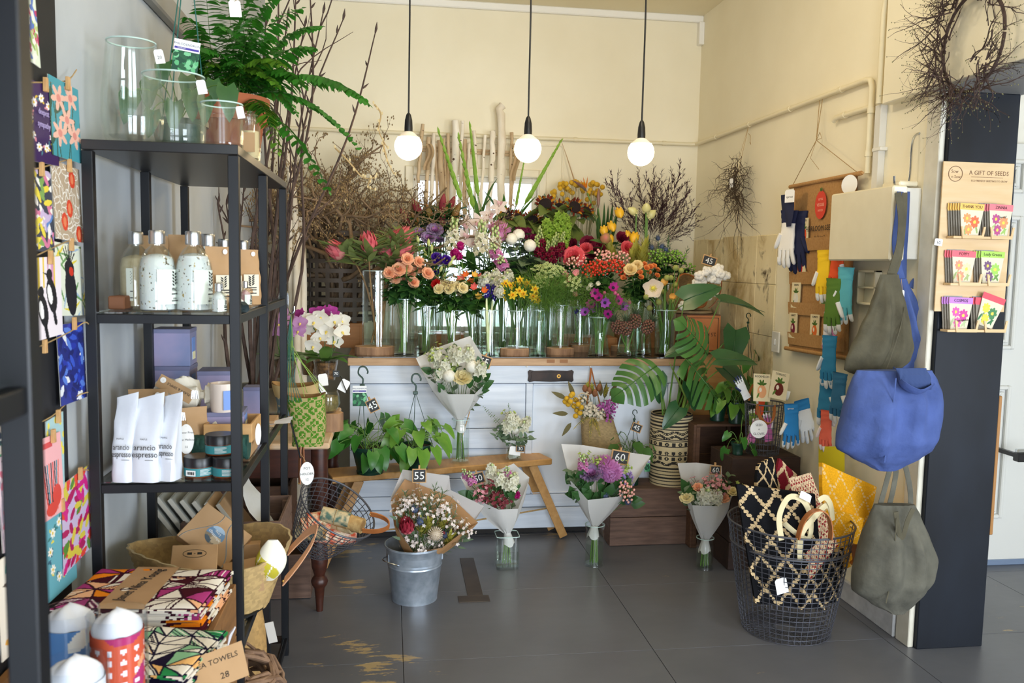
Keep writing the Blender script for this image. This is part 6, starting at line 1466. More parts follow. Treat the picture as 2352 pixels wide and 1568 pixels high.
# pendant lamps
CABLE=mat('black_cable','#141414',.6);BULB=mat('glowing_bulb','#fff3da',.3,emit='#ffdfae',estr=24)
for u,v,lab in((938,336,'left'),(1212,342,'middle'),(1472,350,'right')):
 c=pY(u,v,4.02);r=.0635;t=T('pendant_lamp','black pendant cord with large lit globe bulb, %s of the three'%lab,'lamp',(c.x,c.y,ZC))
 MB().tube([(c.x,c.y,c.z+.14),(c.x+.002,c.y,2.6),(c.x,c.y,ZC)],.0042,8).obj('cord',CABLE,t)
 MB().lathe([(.006,.150),(.011,.142),(.017,.118),(.019,.085),(.019,.066),(.017,.064)],18,TR(c)).obj('holder',BLACKP,t)
 MB().lathe([(.019,.066),(.030,.058),(.0505,.040)],24,TR(c),cap=False).obj('collar',mat('white_lamp_neck','#e8dfd0',.4,emit='#ffe2b8',estr=.25),t)
 MB().lathe([(.0505,.040)]+[(r*math.sin(a),r*math.cos(a))for a in[.9+.187*i for i in range(12)]]+[(.001,-r)],28,TR(c),cap=False).obj('globe',BULB,t)
 MB().lathe([(.05,0),(.05,-.02),(.02,-.035)],20,TR(c.x,c.y,ZC)).obj('ceiling_rose',BLACKP,t)
# birch screen on the back wall
BIR=mat('birch_bark','#f8f1e2',.8,col2='#d8c6a6',nscale=16,stretch=(1,1,.35),namt=.85,bump=.3,bscale=50);BIR2=mat('brown_birch_bark','#d9c09a',.8,col2='#a98a64',nscale=16,stretch=(1,1,.35),bump=.3,bscale=50)
stains(BIR,'#54402c',15,.64,.03,(1,1,2.6));KN=mat('birch_knot','#5a4330',.9)
bs_=T('birch_screen','screen of upright birch poles hung across the window wall','screen',(.56,5.5,1.7))
for k,(u0,v0,u1,v1,w,m_)in enumerate(((985,315,975,540,9,BIR2),(998,306,985,560,9,BIR),(1010,322,1018,545,13,BIR2),(1030,307,1030,540,8,BIR2),(1047,277,1038,545,17,BIR),(1062,278,1055,480,8,BIR),(1067,320,1068,540,10,BIR2),(1078,330,1073,470,7,BIR),(1089,300,1105,540,7,BIR),(1114,310,1100,540,7,BIR),(1132,301,1128,418,13,BIR),(1128,418,1112,545,11,BIR),(1150,262,1155,545,19,BIR),(1176,304,1172,470,8,BIR2),(1184,350,1166,545,6,BIR2),(970,285,960,420,8,BIR2),(1000,330,1008,540,6,BIR2),(1020,318,1025,470,5,BIR2))):
 a_,e_=pY(u0,v0,5.50-.012*(k%3)),pY(u1,v1,5.47-.012*(k%3));r=w/2/FPX*5.5;rg=random.Random(k);n=9
 pts=[e_.lerp(a_,i/n)+Vector((rg.uniform(-.3,.3)*r,0,0))for i in range(n+1)]
 if k==12:pts+=[a_+Vector((-.012,0,.03)),a_+Vector((.012,0,.055))]
 po=MB().tube(pts,[r*rg.uniform(.88,1.1)for _ in pts],10).obj('pole',m_,bs_)
 for s in range(2):q=pts[rg.randrange(1,n)];MB().ball(q+Vector((rg.uniform(-.6,.6)*r,-r*.75,0)),r*.38,6,4).obj('knot',KN,po)
for v in(338,345):MB().tube([pY(965,v,5.52),pY(1180,v+12,5.52)],.008,8).obj('cross_pole',BIR2,bs_)
for u in(985,1183):mb=MB();mb.grid(lambda a,b_:pY(u+6*math.sin(b_*5)+14*(a-.5),330+(85 if u>1000 else 60)*b_,5.44+.01*math.sin(a*7)),3,8);tag(mb.obj('hessian_strip',mat('hessian_ribbon','#b69a74',.9,bump=.4,bscale=200)),'strip of hessian ribbon tied to the birch screen, %s end'%('left' if u<1000 else 'right'),'ribbon')
tag(MB().tube([pY(1288,320,5.54),pY(1302,360,5.5),pY(1318,410,5.46),pY(1325,440,5.42)],[.001,.003,.005,.003],6).obj('dried_pod',BIR2),'thin pale dried stick hanging from the pipe above yellow buttons','stick')
# left background: table, branches, lattice basket, orchids
TBX0,TBX1,TBY0,TBY1,TBZ=XL+.02,pY(757,1022,3.52).x,3.52,4.40,pY(757,1018,3.52).z
MAH=mat('dark_mahogany','#4a2416',.4,col2='#33170e',nscale=7,stretch=(1,8,8));PEEL=mat('peeling_cream_top','#c08a4e',.6,col2='#e6dcc4',nscale=9,namt=.9)
t=T('side_table','old dark table with turned legs and peeling top behind the shelf','table',((TBX0+TBX1)/2,3.95,0))
MB().box(TBX0,TBY0,TBZ-.025,TBX1,TBY1,TBZ,.006).obj('table_top',PEEL,t,smooth=False)
for q in((TBX0+.04,TBY0+.03,TBX1-.03,TBY0+.055),(TBX1-.055,TBY0+.06,TBX1-.03,TBY1-.03)):MB().box(q[0],q[1],TBZ-.15,q[2],q[3],TBZ-.026,.003).obj('apron_board',MAH,t,smooth=False)
lp_=[(.001,0),(.014,0),(.017,.05),(.022,.10),(.032,.115),(.036,.13),(.03,.145),(.022,.155),(.032,.19),(.036,.23),(.03,.28),(.024,.36),(.034,.40),(.038,.43),(.03,.46),(.036,.50),(.036,TBZ-.026)]
for x,y in((TBX1-.045,TBY0+.045),(TBX1-.045,TBY1-.05),(TBX0+.06,TBY0+.045),(TBX0+.06,TBY1-.05)):MB().lathe(lp_,16,TR(x,y,0)).obj('leg',MAH,t)
crate('grey weathered crate on the floor under the old table',-.70,3.70,0,-.33,4.05,.20,OLDW2,1,t=.012)
crate('dark crate standing on the grey crate under the old table',-.70,3.72,.201,-.42,4.02,.50,OLDW,2,t=.012)
wbox('narrow brown timber box standing beside the shelf far post',-.33+.0,-.29,3.26,3.40,0,.50,OLDW,'timber_box')if 0 else None
c=Vector((-.56,3.72,TBZ));bk_=T('enamel_bucket','pale metal bucket of tall dark branches standing on the old table','bucket',c)
MB().lathe([(.001,0),(.085,0),(.105,.20),(.11,.205),(.11,.212),(.102,.21),(.082,.005),(.001,.004)],28,TR(c),cap=False).obj('body',mat('pale_zinc','#b9b6a8',.45,.5),bk_)
MB().tube(bez(c+Vector((.10,-.03,.19)),c+Vector((.17,-.05,.2)),c+Vector((.16,-.05,.05)),c+Vector((.097,-.03,.08)),10),.005,6).obj('handle',STEEL,bk_)
rg=random.Random(3)
DB=[BARK,mat('dark_bud','#4a3a33',.8)]
for k,(u,v,Y)in enumerate(((862,75,4.2),(788,45,4.1),(742,30,4.0),(712,-20,4.0),(680,-30,3.9),(660,40,4.2),(640,-40,3.8),(700,60,4.3),(560,440,3.9),(500,470,3.9),(520,470,4.0),(610,60,4.1),(585,200,4.0),(660,250,4.2),(690,330,4.1))):
 e=pY(u,v,Y);b=c+Vector((rg.uniform(-.06,.06),rg.uniform(-.06,.06),.02));L=(e-b).length;mb=MB()
 m1,m2=b.lerp(e,.35)+Vector((rg.gauss(0,.03),0,.04)),b.lerp(e,.7)+Vector((rg.gauss(0,.035),0,.03));pts=smoothpts([b,m1,m2,e],5);r0=.010 if k<12 else.007
 mb.tube(pts,[r0*(1-.72*i/(len(pts)-1))for i in range(len(pts))],6)
 for j in range(5,len(pts)-1):
  d=(pts[j+1]-pts[j]).normalized();x,y,z=frame(d);a=j*2.4
  if rg.random()<.75:
   q=pts[j]+(x*math.cos(a)+y*math.sin(a))*.004;dd=d+(x*math.cos(a)+y*math.sin(a))*.7;mb.tube([q,q+dd*.012,q+dd*.03],[.0035,.005,.001],5,mi=1)
  if rg.random()<.3:branch(mb,pts[j],d+(x*math.cos(a+1)+y*math.sin(a+1))*.5,L*.2,r0*.4,rg,0,.12,5)
 mb.tube([e,e+Vector((.004,0,.02)),e+Vector((.008,0,.05))],[.004,.007,.001],5,mi=1)
 t=T('bare_branch','tall dark budding branch rising behind the fern, '+ordn((14,13,11,10,8,7,5,9,2,1,0,4,3,6,12)[k],15),'branch',b,0,'dark branches in the pale bucket');mb.obj('limb',DB,t)
for k,(u0,v0,u1,v1,w)in enumerate(((682,730,672,430,17),(697,735,688,500,15),(668,560,660,330,13),(655,700,650,480,12))):
 a_,e_=pY(u0,v0,4.75+.03*k),pY(u1,v1,4.85+.03*k);a0=a_+(a_-e_).normalized()*.0;a0=Vector((a_.x,a_.y,.0));r=w/2/FPX*4.8
 t=T('birch_pole','pale birch pole leaning behind the orchids, '+('nearest the lattice basket','second from the lattice basket','tallest by the fern','half hidden by the far shelf post')[k],'pole',a0)
 rg=random.Random(k);pts=[a0.lerp(a_,.5),a_,a_.lerp(e_,.5)+Vector((.01,0,0)),e_];pts.insert(0,a0);MB().tube(smoothpts(pts,3),r,10).obj('pole',BIR,t)
LW=mat('dark_lattice_strap','#5d5146',.6,col2='#443a31',nscale=9);u0,u1=704,868;Yb_=5.13
xl_,xr_=pY(u0,650,Yb_).x,pY(u1,650,Yb_).x;c=Vector(((xl_+xr_)/2,Yb_,z_b));R0=(xr_-xl_)/2;zt_b=pY(780,530,Yb_-.1).z;hb_=zt_b-z_b
t=T('lattice_basket','tall dark lattice strap basket holding bare curly branches','basket',c)
def ringstrap(z,h,r,nm):
 n=36;mb=MB();mb.lathe([(r,z),(r+.004,z),(r+.004,z+h),(r,z+h),(r,z)],n,TR(c.x,c.y,0)@Matrix.Diagonal((1,.78,1,1)),cap=False);mb.obj(nm,LW,t)
nr=9
for k in range(nr):ringstrap(z_b+.01+k*(hb_-.03)/nr,(hb_/nr)*.42,R0-.004-.002*(k%2),'band')
ringstrap(zt_b-.03,.03,R0,'rim')
for k in range(16):
 a=2*PI*k/16;MB().box(-.012,-.0015,z_b,.0125,.0015,zt_b-.015,M=TR(c.x+(R0-.009)*math.cos(a),c.y+(R0-.009)*.78*math.sin(a),0)@RZ(math.atan2(math.cos(a)*.78,-math.sin(a)))).obj('stave',LW,t,smooth=False)
wv=[TWIG,mat('willow_bud','#8f7750',.8)]
WR_=random.Random(12);wil=[]
for k in range(7):
 mb=MB();branch(mb,(0,0,0),(0,0,1),.80,.0150,WR_,3,.32,9,5,.02,0,.95,5,.52,.0033,.25);wil.append(mb.mesh('twigs',wv))
for k in range(32):
 a=k*2.39996;rr=.11*math.sqrt((k+.5)/32);b=c+Vector((rr*math.cos(a)*.8,rr*math.sin(a)*.4,.03));tx=-.38+1.1*(k/31)+WR_.uniform(-.1,.1);d=Vector((tx*1.0-.1,WR_.uniform(-.45,-.08),1.35)).normalized()
 t=T('willow_branch','bare twisting twig branch standing in the lattice basket','branch',b,0,'curly branches in the lattice basket')
 z0=b+d*.10;MB().tube([b,z0,z0+d*.16],[.013,.013,.011],6).obj('butt',TWIG,t);link(wil[k%7],'twigs',t).matrix_basis=align(d,z0+d*.15,a)@Matrix.Scale(WR_.uniform(1.0,1.25),4)
t=T('pale_twig_spray','pale twig with buds arching in front of the willow','branch',pY(705,470,4.9));mb=MB();rg=random.Random(8)
for pts in(((690,470),(720,480),(760,468),(780,452),(800,470)),((770,340),(800,370),(830,405),(850,410),(866,405)),((850,410),(845,430),(862,435)),((880,330),(890,370),(905,400)),((860,240),(875,262),(870,300),(890,340))):
 P_=smoothpts([pY(u,v,4.88+.05*rg.random())for u,v in pts],4);mb.tube(P_,[.0055*(1-.5*i/len(P_))for i in range(len(P_))],6)
 for p in P_[::2]:mb.ball(p+Vector((rg.uniform(-.01,.01),-.004,rg.uniform(.0,.012))),.006,5,4,mi=1,sz=1.7)
mb.obj('twig',[mat('pale_tan_twig','#c8ad7c',.8),mat('cream_bud','#ead7a6',.7)],t)  # paler tan than the basket twigs, with cream buds
# orchids and pots on the table
def moth_orchid(label,c,stems,m,gl=True,sc=1.0,Yj=.04):
 t=T('moth_orchid',label,'orchid',c);MB().lathe([(.001,0),(.042,0),(.056,.09),(.059,.095),(.053,.094),(.04,.005),(.001,.005)],22,TR(c),cap=False).obj('pot',GLASS if gl else TERRA,t)
 MB().lathe([(.001,.006),(.04,.006),(.051,.082),(.001,.088)],16,TR(c),cap=False).obj('bark_mix',mat('orchid_bark','#8a6238',.9,col2='#4f3520',nscale=70,namt=1.5,bump=1,bscale=90,dist=.006),t)
 for k in range(5):
  a=k*1.3+.3;link(L_orc,'leaf',t).matrix_basis=leafM(c+Vector((0,0,.085)),(math.cos(a),math.sin(a)*.8-.25,.5),0)
 for st,fl in stems:
  P_=smoothpts([c+Vector((0,0,.08))]+[pY(u,v,c.y-.03)for u,v in st],5);MB().tube(P_,.0022,5).obj('stem',STEMD,t)
  for u,v in fl:q=pY(u,v,c.y-.05+rnd.uniform(-Yj,Yj));link(m,'bloom',t).matrix_basis=align((CAMP-q).normalized()+Vector((rnd.uniform(-.5,.5),0,rnd.uniform(-.2,.3))),q)@RZ(rnd.uniform(-.4,.4))@Matrix.Scale(sc,4)
 return t
L_orc=leafmesh('ovate',.17,.062,mat('orchid_leaf','#4c7a32',.3,col2='#3e692a',nscale=6,translucent=.15),.8,.2,7)
PHW=petalmat('white_orchid','#f6f3ea','#f0ebdc',.35);PHM=petalmat('magenta_orchid','#b02a8e','#cf62b4',.3);PHL=petalmat('lilac_orchid','#d9a9d4','#cf94c8',.35);PHC=mat('orchid_throat','#e8cf6a',.5)
moth_orchid('white moth orchid with big blooms in clear pot on the table',pY(748,872,3.98)+Vector((0,0,0)),[([(735,820),(725,760),(700,745)],[(705,735),(722,740),(738,728),(700,755),(727,752),(747,740)]),([(760,820),(765,770),(748,730),(775,725)],[(735,776),(720,795),(750,760),(768,738),(785,737)]),([(770,800),(782,760)],[(785,762),(769,783)])],bm_cached('phw',lambda:b_phal(.042),[PHW,PHC]))
moth_orchid('deep magenta moth orchid behind the white one',pY(715,862,4.12),[([(745,800),(740,740),(720,722)],[(692,722),(726,718),(742,716),(756,716),(766,724),(752,742),(760,715)])],bm_cached('phm',lambda:b_phal(.036),[PHM,PHL]))
moth_orchid('pale lilac moth orchid seen between the shelf posts',pY(655,868,3.9),[([(640,800),(640,745),(665,735)],[(642,745),(632,760),(672,738),(690,742),(660,765),(645,720),(685,760)])],bm_cached('phl',lambda:b_phal(.038),[PHL,PHC]))
c=pY(752,905,3.80);c.z=TBZ+.082;t=T('glass_moss_pot','round glass pot of moss with ribbon tied gift tags','pot',c)
MB().lathe([(.001,0),(.04,.003),(.056,.04),(.05,.08),(.044,.095),(.041,.093),(.047,.08),(.053,.04),(.038,.006),(.001,.005)],22,TR(c),cap=False).obj('bowl',GLASS,t)
MB().lathe([(.001,.007),(.037,.008),(.05,.04),(.045,.07),(.001,.078)],16,TR(c),cap=False).obj('moss',mat('dry_moss','#6e5f35',.95,col2='#8a7a48',nscale=60,bump=1,bscale=80,dist=.006),t)
wslice('stack of round timber slices under the glass moss pot',757,62,TBZ,3.80,.08)
for k,(u,v,rt,lab)in enumerate(((742,872,.1,'white gift tag with small 70 chalk peg on moss pot'),(790,885,-.5,'cream gift tag with black ribbon at right of moss pot'),(735,898,.6,'cream gift tag with black ribbon at left of moss pot'))):
 tg=hang_tag(lab,pY(u,v,3.72),(.2,-1,.1),.040,.052,(),'gift_tag',rot=rt)
 if k:MB().tube([pY(u-8,v-22,3.715),pY(u,v,3.71),pY(u+8,v+18,3.715)],.005,6,flat=.2).obj('ribbon',BLACKP,tg)
 else:MB().box(-.014,-.004,-.014,.014,0,.014,.001,M=TR(pY(772,858,3.70))).obj('chalk_peg',CHALKB,tg,smooth=False);text('70',.018,CHALKW,tg,mx_from((1,0,0),(0,0,1),(0,-1,0),pY(772,858,3.695)),ex=.0003)
def tote(label,u0,u1,v0,v1,Y,cv,depth=.09,taper=.8,name='hanging_bag',jute=True):
 a_,b_=pY(u0,v0,Y),pY(u1,v0,Y);z0,z1=pY(u0,v1,Y).z,a_.z;cx,w=(a_.x+b_.x)/2,(b_.x-a_.x)/2;t=T(name,label,'bag',(cx,Y,z0))
 def f(u,v):
  a=2*PI*u;k=taper+(1-taper)*v;x,y=math.cos(a),math.sin(a);e=(abs(x)**3+abs(y)**3)**(-1/3);return Vector((cx+w*k*x*e+.006*math.sin(v*5),Y+depth/2*k*y*e,z0+(z1-z0)*v+.008*math.cos(2*a)*v))
 mb=MB();mb.grid(lambda u,v:f(u+.0,v),cv.w,cv.h,closeu=True,cfn=cv.at);mb.grid(lambda u,v:f(1-u,1-.9*v)+Vector((0,0,0))if 0 else(f(1-u,v)-Vector((cx,Y,0)))*1,2,2,closeu=True)if 0 else None
 mb.add([f(k/16,0)for k in range(16)],[tuple(range(15,-1,-1))],col=srgb('#8a7a4a'));mb.obj('cloth',CLOTHP,t)
 mb=MB();mb.grid(lambda u,v:f(1-u,1-.5*v)*1+Vector((0,0,0)),32,3,closeu=True);
 for i,p in enumerate(mb.v):q=Vector(p);d=Vector((q.x-cx,q.y-Y,0));mb.v[i]=tuple(q-d*.05)
 mb.obj('lining',JUTE,t);return t,f
cv=Cv(84,40,'#a89a66',12/28);cv2=cv
for i in range(9):
 for j in range(6):
  for ox in(0,.5):
   x,y=(i+ox)/9+.03,(j+ox)*.105;cv.ell(x,y,.034,.034,'#4b7a24');cv.ell(x,y,.008,.008,'#a89a66')
   for a in range(4):cv.line(x,y,x+.03*math.cos(a*PI/2+.78),y+.03*math.sin(a*PI/2+.78),.006,'#a89a66')
GBAG,gf=tote('green tile print jute bag hanging from shelf far post by cords',660,752,905,1022,3.26,cv,.10,.78)
hk=pY(657,690,3.19);S=T('s_hook','chrome S hook on the second shelf rail holding green cords','hook',hk)
MB().tube(smoothpts([hk+Vector(p)for p in((-.025,0,-.02),(-.022,0,.025),(-.008,0,.04),(.006,0,.025),(.008,0,-.02),(.016,-.01,-.045),(.028,-.01,-.04),(.03,-.01,-.02))],4),.0032,8).obj('wire',STEEL,S)
CG=mat('lime_cord','#8aa84a',.8);CT_=mat('teal_cord','#1c5f55',.6);kx=hk+Vector((.018,-.005,-.045));mbA,mbB=MB(),MB()
for k in range(8):mbA.tube([kx,kx+Vector((.01*(k-4)/4,-.002*k,-.12)),gf(k/8,.98)+Vector((0,0,.01))],.0013,4)
for k in range(6):mbB.tube([kx,kx+Vector((.004*(k-3),-.01,-.10)),kx+Vector((.006*(k-3),-.008,-.2-.01*k)),kx+Vector((.012*(k-2),.02,-.33))],.0013,4)
mbA.obj('green_cords',CG,GBAG);tag(mbB.obj('cord_hank',CT_),'hank of dark teal cord hanging from the S hook','cord')
cvb=Cv(60,24,'#c4a878',.4);cvb.rect(0,0,1,.24,'#6f8088')
for k in range(60):cvb.ell((k*.618)%1,(k*.37)%.24,.012,.012,'#c4b490' if k%2 else '#41525c')
tote('jute bag with blue grey print band behind the green bag',628,735,880,950,3.62,cvb,.14,.85)
tc_=pY(768,1178,3.30);axis=Vector((.52,-.30,.80)).normalized();Mw=align(axis,tc_-axis*.17);t=T('wire_basket','round wire basket hung tilted by one leather handle from the shelf','basket',tc_-axis*.17)
wire_body(t,lambda q:.085+.075*q**.8,0,.20,30,11,.0015,Mw);R_=Mw.to_3x3()
def wl_(x,y,z):return Mw@Vector((x,y,z))
leather_handle(t,pY(850,1180,3.19),pY(832,1218,3.16),Vector((.085,-.02,-.01)),(0,-.5,.8),.022);leather_handle(t,pY(697,1080,3.28),pY(688,1110,3.25),Vector((-.0,0,.16)),(.3,-1,0),.03)
hang_tag('white handwritten round tag reading POT HOLDER on wire basket',pY(705,1087,3.17),(.2,-1,.05),.052,.086,('POT','HOLDER','12'),'swing_tag',shape='round',size=.0125,string=[pY(690,1040,3.19)])
MB().tube([pY(665,960,3.20),pY(682,1020,3.20),pY(690,1052,3.21)],.003,6).obj('hanging_rod',BLK,t)
cols=[('#4f6a5c','#c9b48a',(775,1185,1)),('#d8532f','#d9c6a0',(735,1190,0)),('#d9c6a0','#bfa77a',(790,1205,.6)),('#c9a66e','#b08c56',(815,1200,1)),('#d8532f','#e9dcc4',(755,1240,1)),('#d95b38','#efe2cc',(790,1240,.8)),('#33545a','#c9b48a',(705,1230,0)),('#d9c6a0','#d8532f',(715,1205,.2))]
for k,(c1,c2,(u,v,a))in enumerate(cols):
 p=pY(u,v,3.27+.02*(k%3));d=Vector((math.cos(a*.6),-.2+.5*math.sin(a*3+k),-.25*(a-.3))).normalized();p=wl_(0,0,.13+.0)+(p-wl_(0,0,.13))*.8
 tb=T('fabric_roll',('sage green','orange','cream','sand','orange dotted','coral leaf print','dark teal','cream and orange')[k]+' rolled cloth in the tilted wire basket','cloth roll',p);mb=MB()
 for q,r in enumerate((.030,.022,.013)):mb.tube([p-d*.055,p+d*.055+d*.001*q],r,14,mi=0 if q==0 else 1)
 mb.obj('roll',[mat('roll_%d'%k,c1,.9,col2=c2,nscale=45,namt=2,bump=.4,bscale=200),JUTE],tb);MB().tube([p+frame(d)[0]*.031*math.cos(i*.5)+frame(d)[1]*.031*math.sin(i*.5)for i in range(14)],.0014,4).obj('twine',TWINE,tb)
# bench and what stands on it
BW=mat('honey_pine_bench','#cb9b5f',.5,col2='#b58549',nscale=5,stretch=(8,1,8),bump=.1,bscale=40)
BZ=.45;pl,pr_=pZ(788,1090,BZ),pZ(1262,1050,BZ);bd_=(pr_-pl);ba=math.atan2(bd_.y,bd_.x);Mb=TR(pl)@RZ(ba);BL=bd_.length;t=T('bench','narrow pine bench with splayed legs before the counter','bench',(pl.x,pl.y,0),0)
MB().box(-.06,-.035,-.032,BL,.155,0,.004,M=Mb).obj('seat',BW,t,smooth=False)
def leg_(p0,p1,w=.045,th=.022):d=Vector(p1)-Vector(p0);MB().box(-w/2,-th/2,0,w/2,th/2,d.length,.002,M=align(d,p0,0,up=(0,1,0))).obj('leg',BW,t,smooth=False)
for s,y in((1,.0),(1,.12),(0,.0),(0,.12)):
 p=Mb@Vector((BL-.10 if s else.08,y,-.033));e=Mb@Vector((BL+.09 if s else-.10,y-.01+.02*(y>0),-BZ+.012));leg_(e,p)
MB().tube([Mb@Vector((.0,.04,-.30)),Mb@Vector((BL*.5,.04,-.32)),Mb@Vector((BL+.02,.04,-.29))],.0045,6).obj('rope_brace',TWINE,t)
def bench_pt(u,v):return pZ(u,v,BZ)
HEART=[leafmesh('heart',.105,.085,mat('philodendron_leaf','#2f6a26',.3,col2='#4c8a34',nscale=9,translucent=.2),.7,.2,6),leafmesh('heart',.10,.08,mat('pothos_leaf','#4c8a2c',.3,col2='#86ab42',nscale=12,namt=.7,translucent=.22),.6,.2,6)]
def pot_plant(label,base,r,h,n,me,spread,seed,hook=None,sc=1.0,name='potted_plant',low=-.6,trail=0,m=POTG,up=.10):
 t=T(name,label,'plant',base);M=TR(base);rg=random.Random(seed)
 MB().lathe([(.001,0),(r*.7,0),(r*.72,.012),(r*.68,.016),(r*.95,h*.88),(r,h*.88),(r,h),(r*.92,h),(r*.8,h*.5)],26,M).obj('pot',m,t);MB().lathe([(.001,h*.9),(r*.9,h*.9)],18,M,cap=False).obj('soil',SOIL,t)
 for k in range(n):
  a=k*2.39996;el=rg.uniform(low,1);rr=spread*math.sqrt(rg.uniform(.25,1));s=base+Vector((rg.uniform(-.4,.4)*r,rg.uniform(-.4,.4)*r,h*.9));e=base+Vector((rr*math.cos(a),rr*math.sin(a)*.8,h+up*el+.02));md=(s+e)/2+Vector((0,0,.05+.05*rg.random()))
  MB().tube(bez(s,md,e,n=6),.0017,4).obj('stem',STEM,t);link(me,'leaf',t).matrix_basis=leafM(e,(math.cos(a)*.8,math.sin(a)*.6-.25,-.35-.5*(1-el)),rg.uniform(-.4,.4),up=(.1,-.55,.8))@Matrix.Scale(sc*rg.uniform(.75,1.1),4)
 if hook:
  hp_,m_=hook;mbh=MB();
  for k in range(3):a=k*2.1+.3;mbh.tube([base+Vector((r*math.cos(a),r*math.sin(a),h)),hp_],.0016,5)
  stuff(mbh.obj('hanger_wires',m_,t));s=.55 if hp_.y>4.2 or r<.07 else 1
  MB().tube(smoothpts([hp_+Vector(p)*s for p in((0,0,0),(.003,0,.03),(-.018,0,.055),(-.012,0,.085),(.012,0,.088),(.026,0,.068),(.024,0,.055))],4),.006*s,8,flat=.7).obj('hook',POTG,t);MB().box(-.012*s,-.005,-.012*s,.012*s,.005,.004,.002,M=TR(hp_)).obj('hook_plate',POTG,t,smooth=False)
 return t
b1=bench_pt(850,1085);pot_plant('heart leaved philodendron in green hanging pot, left on the bench',b1,.092,.135,26,HEART[0],.17,4,(pY(832,884,b1.y),POTG))
b2=bench_pt(955,1078);pot_plant('yellow flecked pothos in green hanging pot, right on the bench',b2,.083,.13,26,HEART[1],.165,9,(pY(954,900,b2.y),POTG))
plant_tag('small plant label with leaf photo on the left hanging pot',pY(826,909,b1.y-.03),(0,-1,0),.066,.098,0,2)
chalk_sign('small tilted chalkboard 45 pegged to the left hanging pot wires',pY(856,931,b1.y-.03),.052,.062,(0,-1,0),'45',.45)
# bouquets
def wrap_paper(t,tie,rim,m,nm='wrap',r0=.016,skirt=.06,seed=0,bulge=.2):
 rg=random.Random(seed);n=len(rim);A_=Vector(tie);cen=sum(rim,Vector())/n;ax=(cen-A_).normalized();x,y,z=frame(ax)
 def rimp(u):
  f=(u%1)*n;i=int(f)%n;k=f-int(f);k=k*k*(3-2*k)*.5+k*.5;return rim[i].lerp(rim[(i+1)%n],k)
 def tiep(u):
  d=rimp(u)-A_;d-=ax*d.dot(ax);d=d.normalized()if d.length>1e-5 else x;return A_+d*r0
 def f(u,v):
  a,b=tiep(u),rimp(u);p=a.lerp(b,v);d=(b-A_);d-=ax*d.dot(ax);p+=d*bulge*math.sin(PI*v)*.5;return p+d.normalized()*.004*math.sin(u*60+seed)*(1-v)if d.length>1e-5 else p
 mb=MB();mb.grid(f,n*5,12,closeu=True);mb.grid(lambda u,v:tiep(-u)+((tiep(-u)-A_)*.9+ax*(-skirt))*v+ax*.008*math.sin(u*25)*v,n*4,3,closeu=True);return mb.obj(nm,m,t)
def sprig(n,L,seed,m1,m2,dot=.0045,sp=.5):
 mb=MB();rg=random.Random(seed);mb.tube([(0,0,-L),(0,0,0)],.0012,4)
 for k in range(n):
  z=-L*rg.random()*.7;a=rg.uniform(0,6.28);p=Vector((math.cos(a),math.sin(a),0))*L*sp*rg.random()**.5+Vector((0,0,z+.01));mb.tube([(0,0,z-.012),p],.0006,3,cap=False);M=align(p+Vector((0,-.01,.03)),p)
  for j in range(5):petal(mb,M@RZ(j*1.257),dot*1.5,dot*1.2,.4,nu=2,nv=2,mi=1)
 return mb.mesh('blossom_sprig',[m1,m2])
WAXF=petalmat('wax_flower_white','#f4ede6','#e9d9d2',.3);TWG=mat('sprig_green','#5d6d3c',.6)
BQ=dict(rose=(lambda:bm_cached('rc',None,None)),)
sprig_w=sprig(22,.07,1,TWG,WAXF);sprig_p=sprig(22,.06,2,TWG,petalmat('pink_sprig_flower','#df8d9c','#e9b2b4',.3));sprig_m=sprig(24,.05,3,TWG,petalmat('maroon_sprig_flower','#7a3038','#9a4a50',.3));sprig_l=sprig(20,.05,4,TWG,petalmat('lilac_sprig_flower','#b9a0dc','#a98fd0',.3));sprig_g=sprig(16,.05,5,TWG,petalmat('lime_sprig_flower','#c3d27a','#a9bf5c',.3),.005)
euc=MB();[leaf(euc,leafM((0,0,-.012*k),(math.cos(k*2.4),math.sin(k*2.4),.6)),.03,.022,'ovate',.3,.1,2,3)for k in range(9)];euc=euc.mesh('eucalyptus_sprig',LEAFG)
whb=lambda:bm_cached('wpom',None,None);KA=lambda:bm_cached('kale',None,None)
pch=bm_cached('pkch',lambda:b_pom(.042,120,.5,.22,low=0),[petalmat('orchid_pink_petal','#d58ccc','#e2a8d8')])
prm=bm_cached('prm',lambda:b_protea(.024),[petalmat('protea_crimson','#a8243c','#c04a58'),PROT]);gba=bm_cached('gba',lambda:b_pom(.028,90,.4,.12,low=-.2),[mat('grey_banksia','#c9b9a2',.8)])
crr=bm_cached('rc',lambda:None,None);stc=bm_cached('stc',None,None);sp_pink=bm_cached('stp',None,None);hp_c=be['p'][0];leu_=bm_cached('leu',None,None);rp_=rose_p[0];th_=bm_cached('thi',None,None)
L_dkl=leafmesh('ovate',.075,.05,LEAFD,.5,.2);nsp=needle_sprig(2,.12,40,LEAFG)
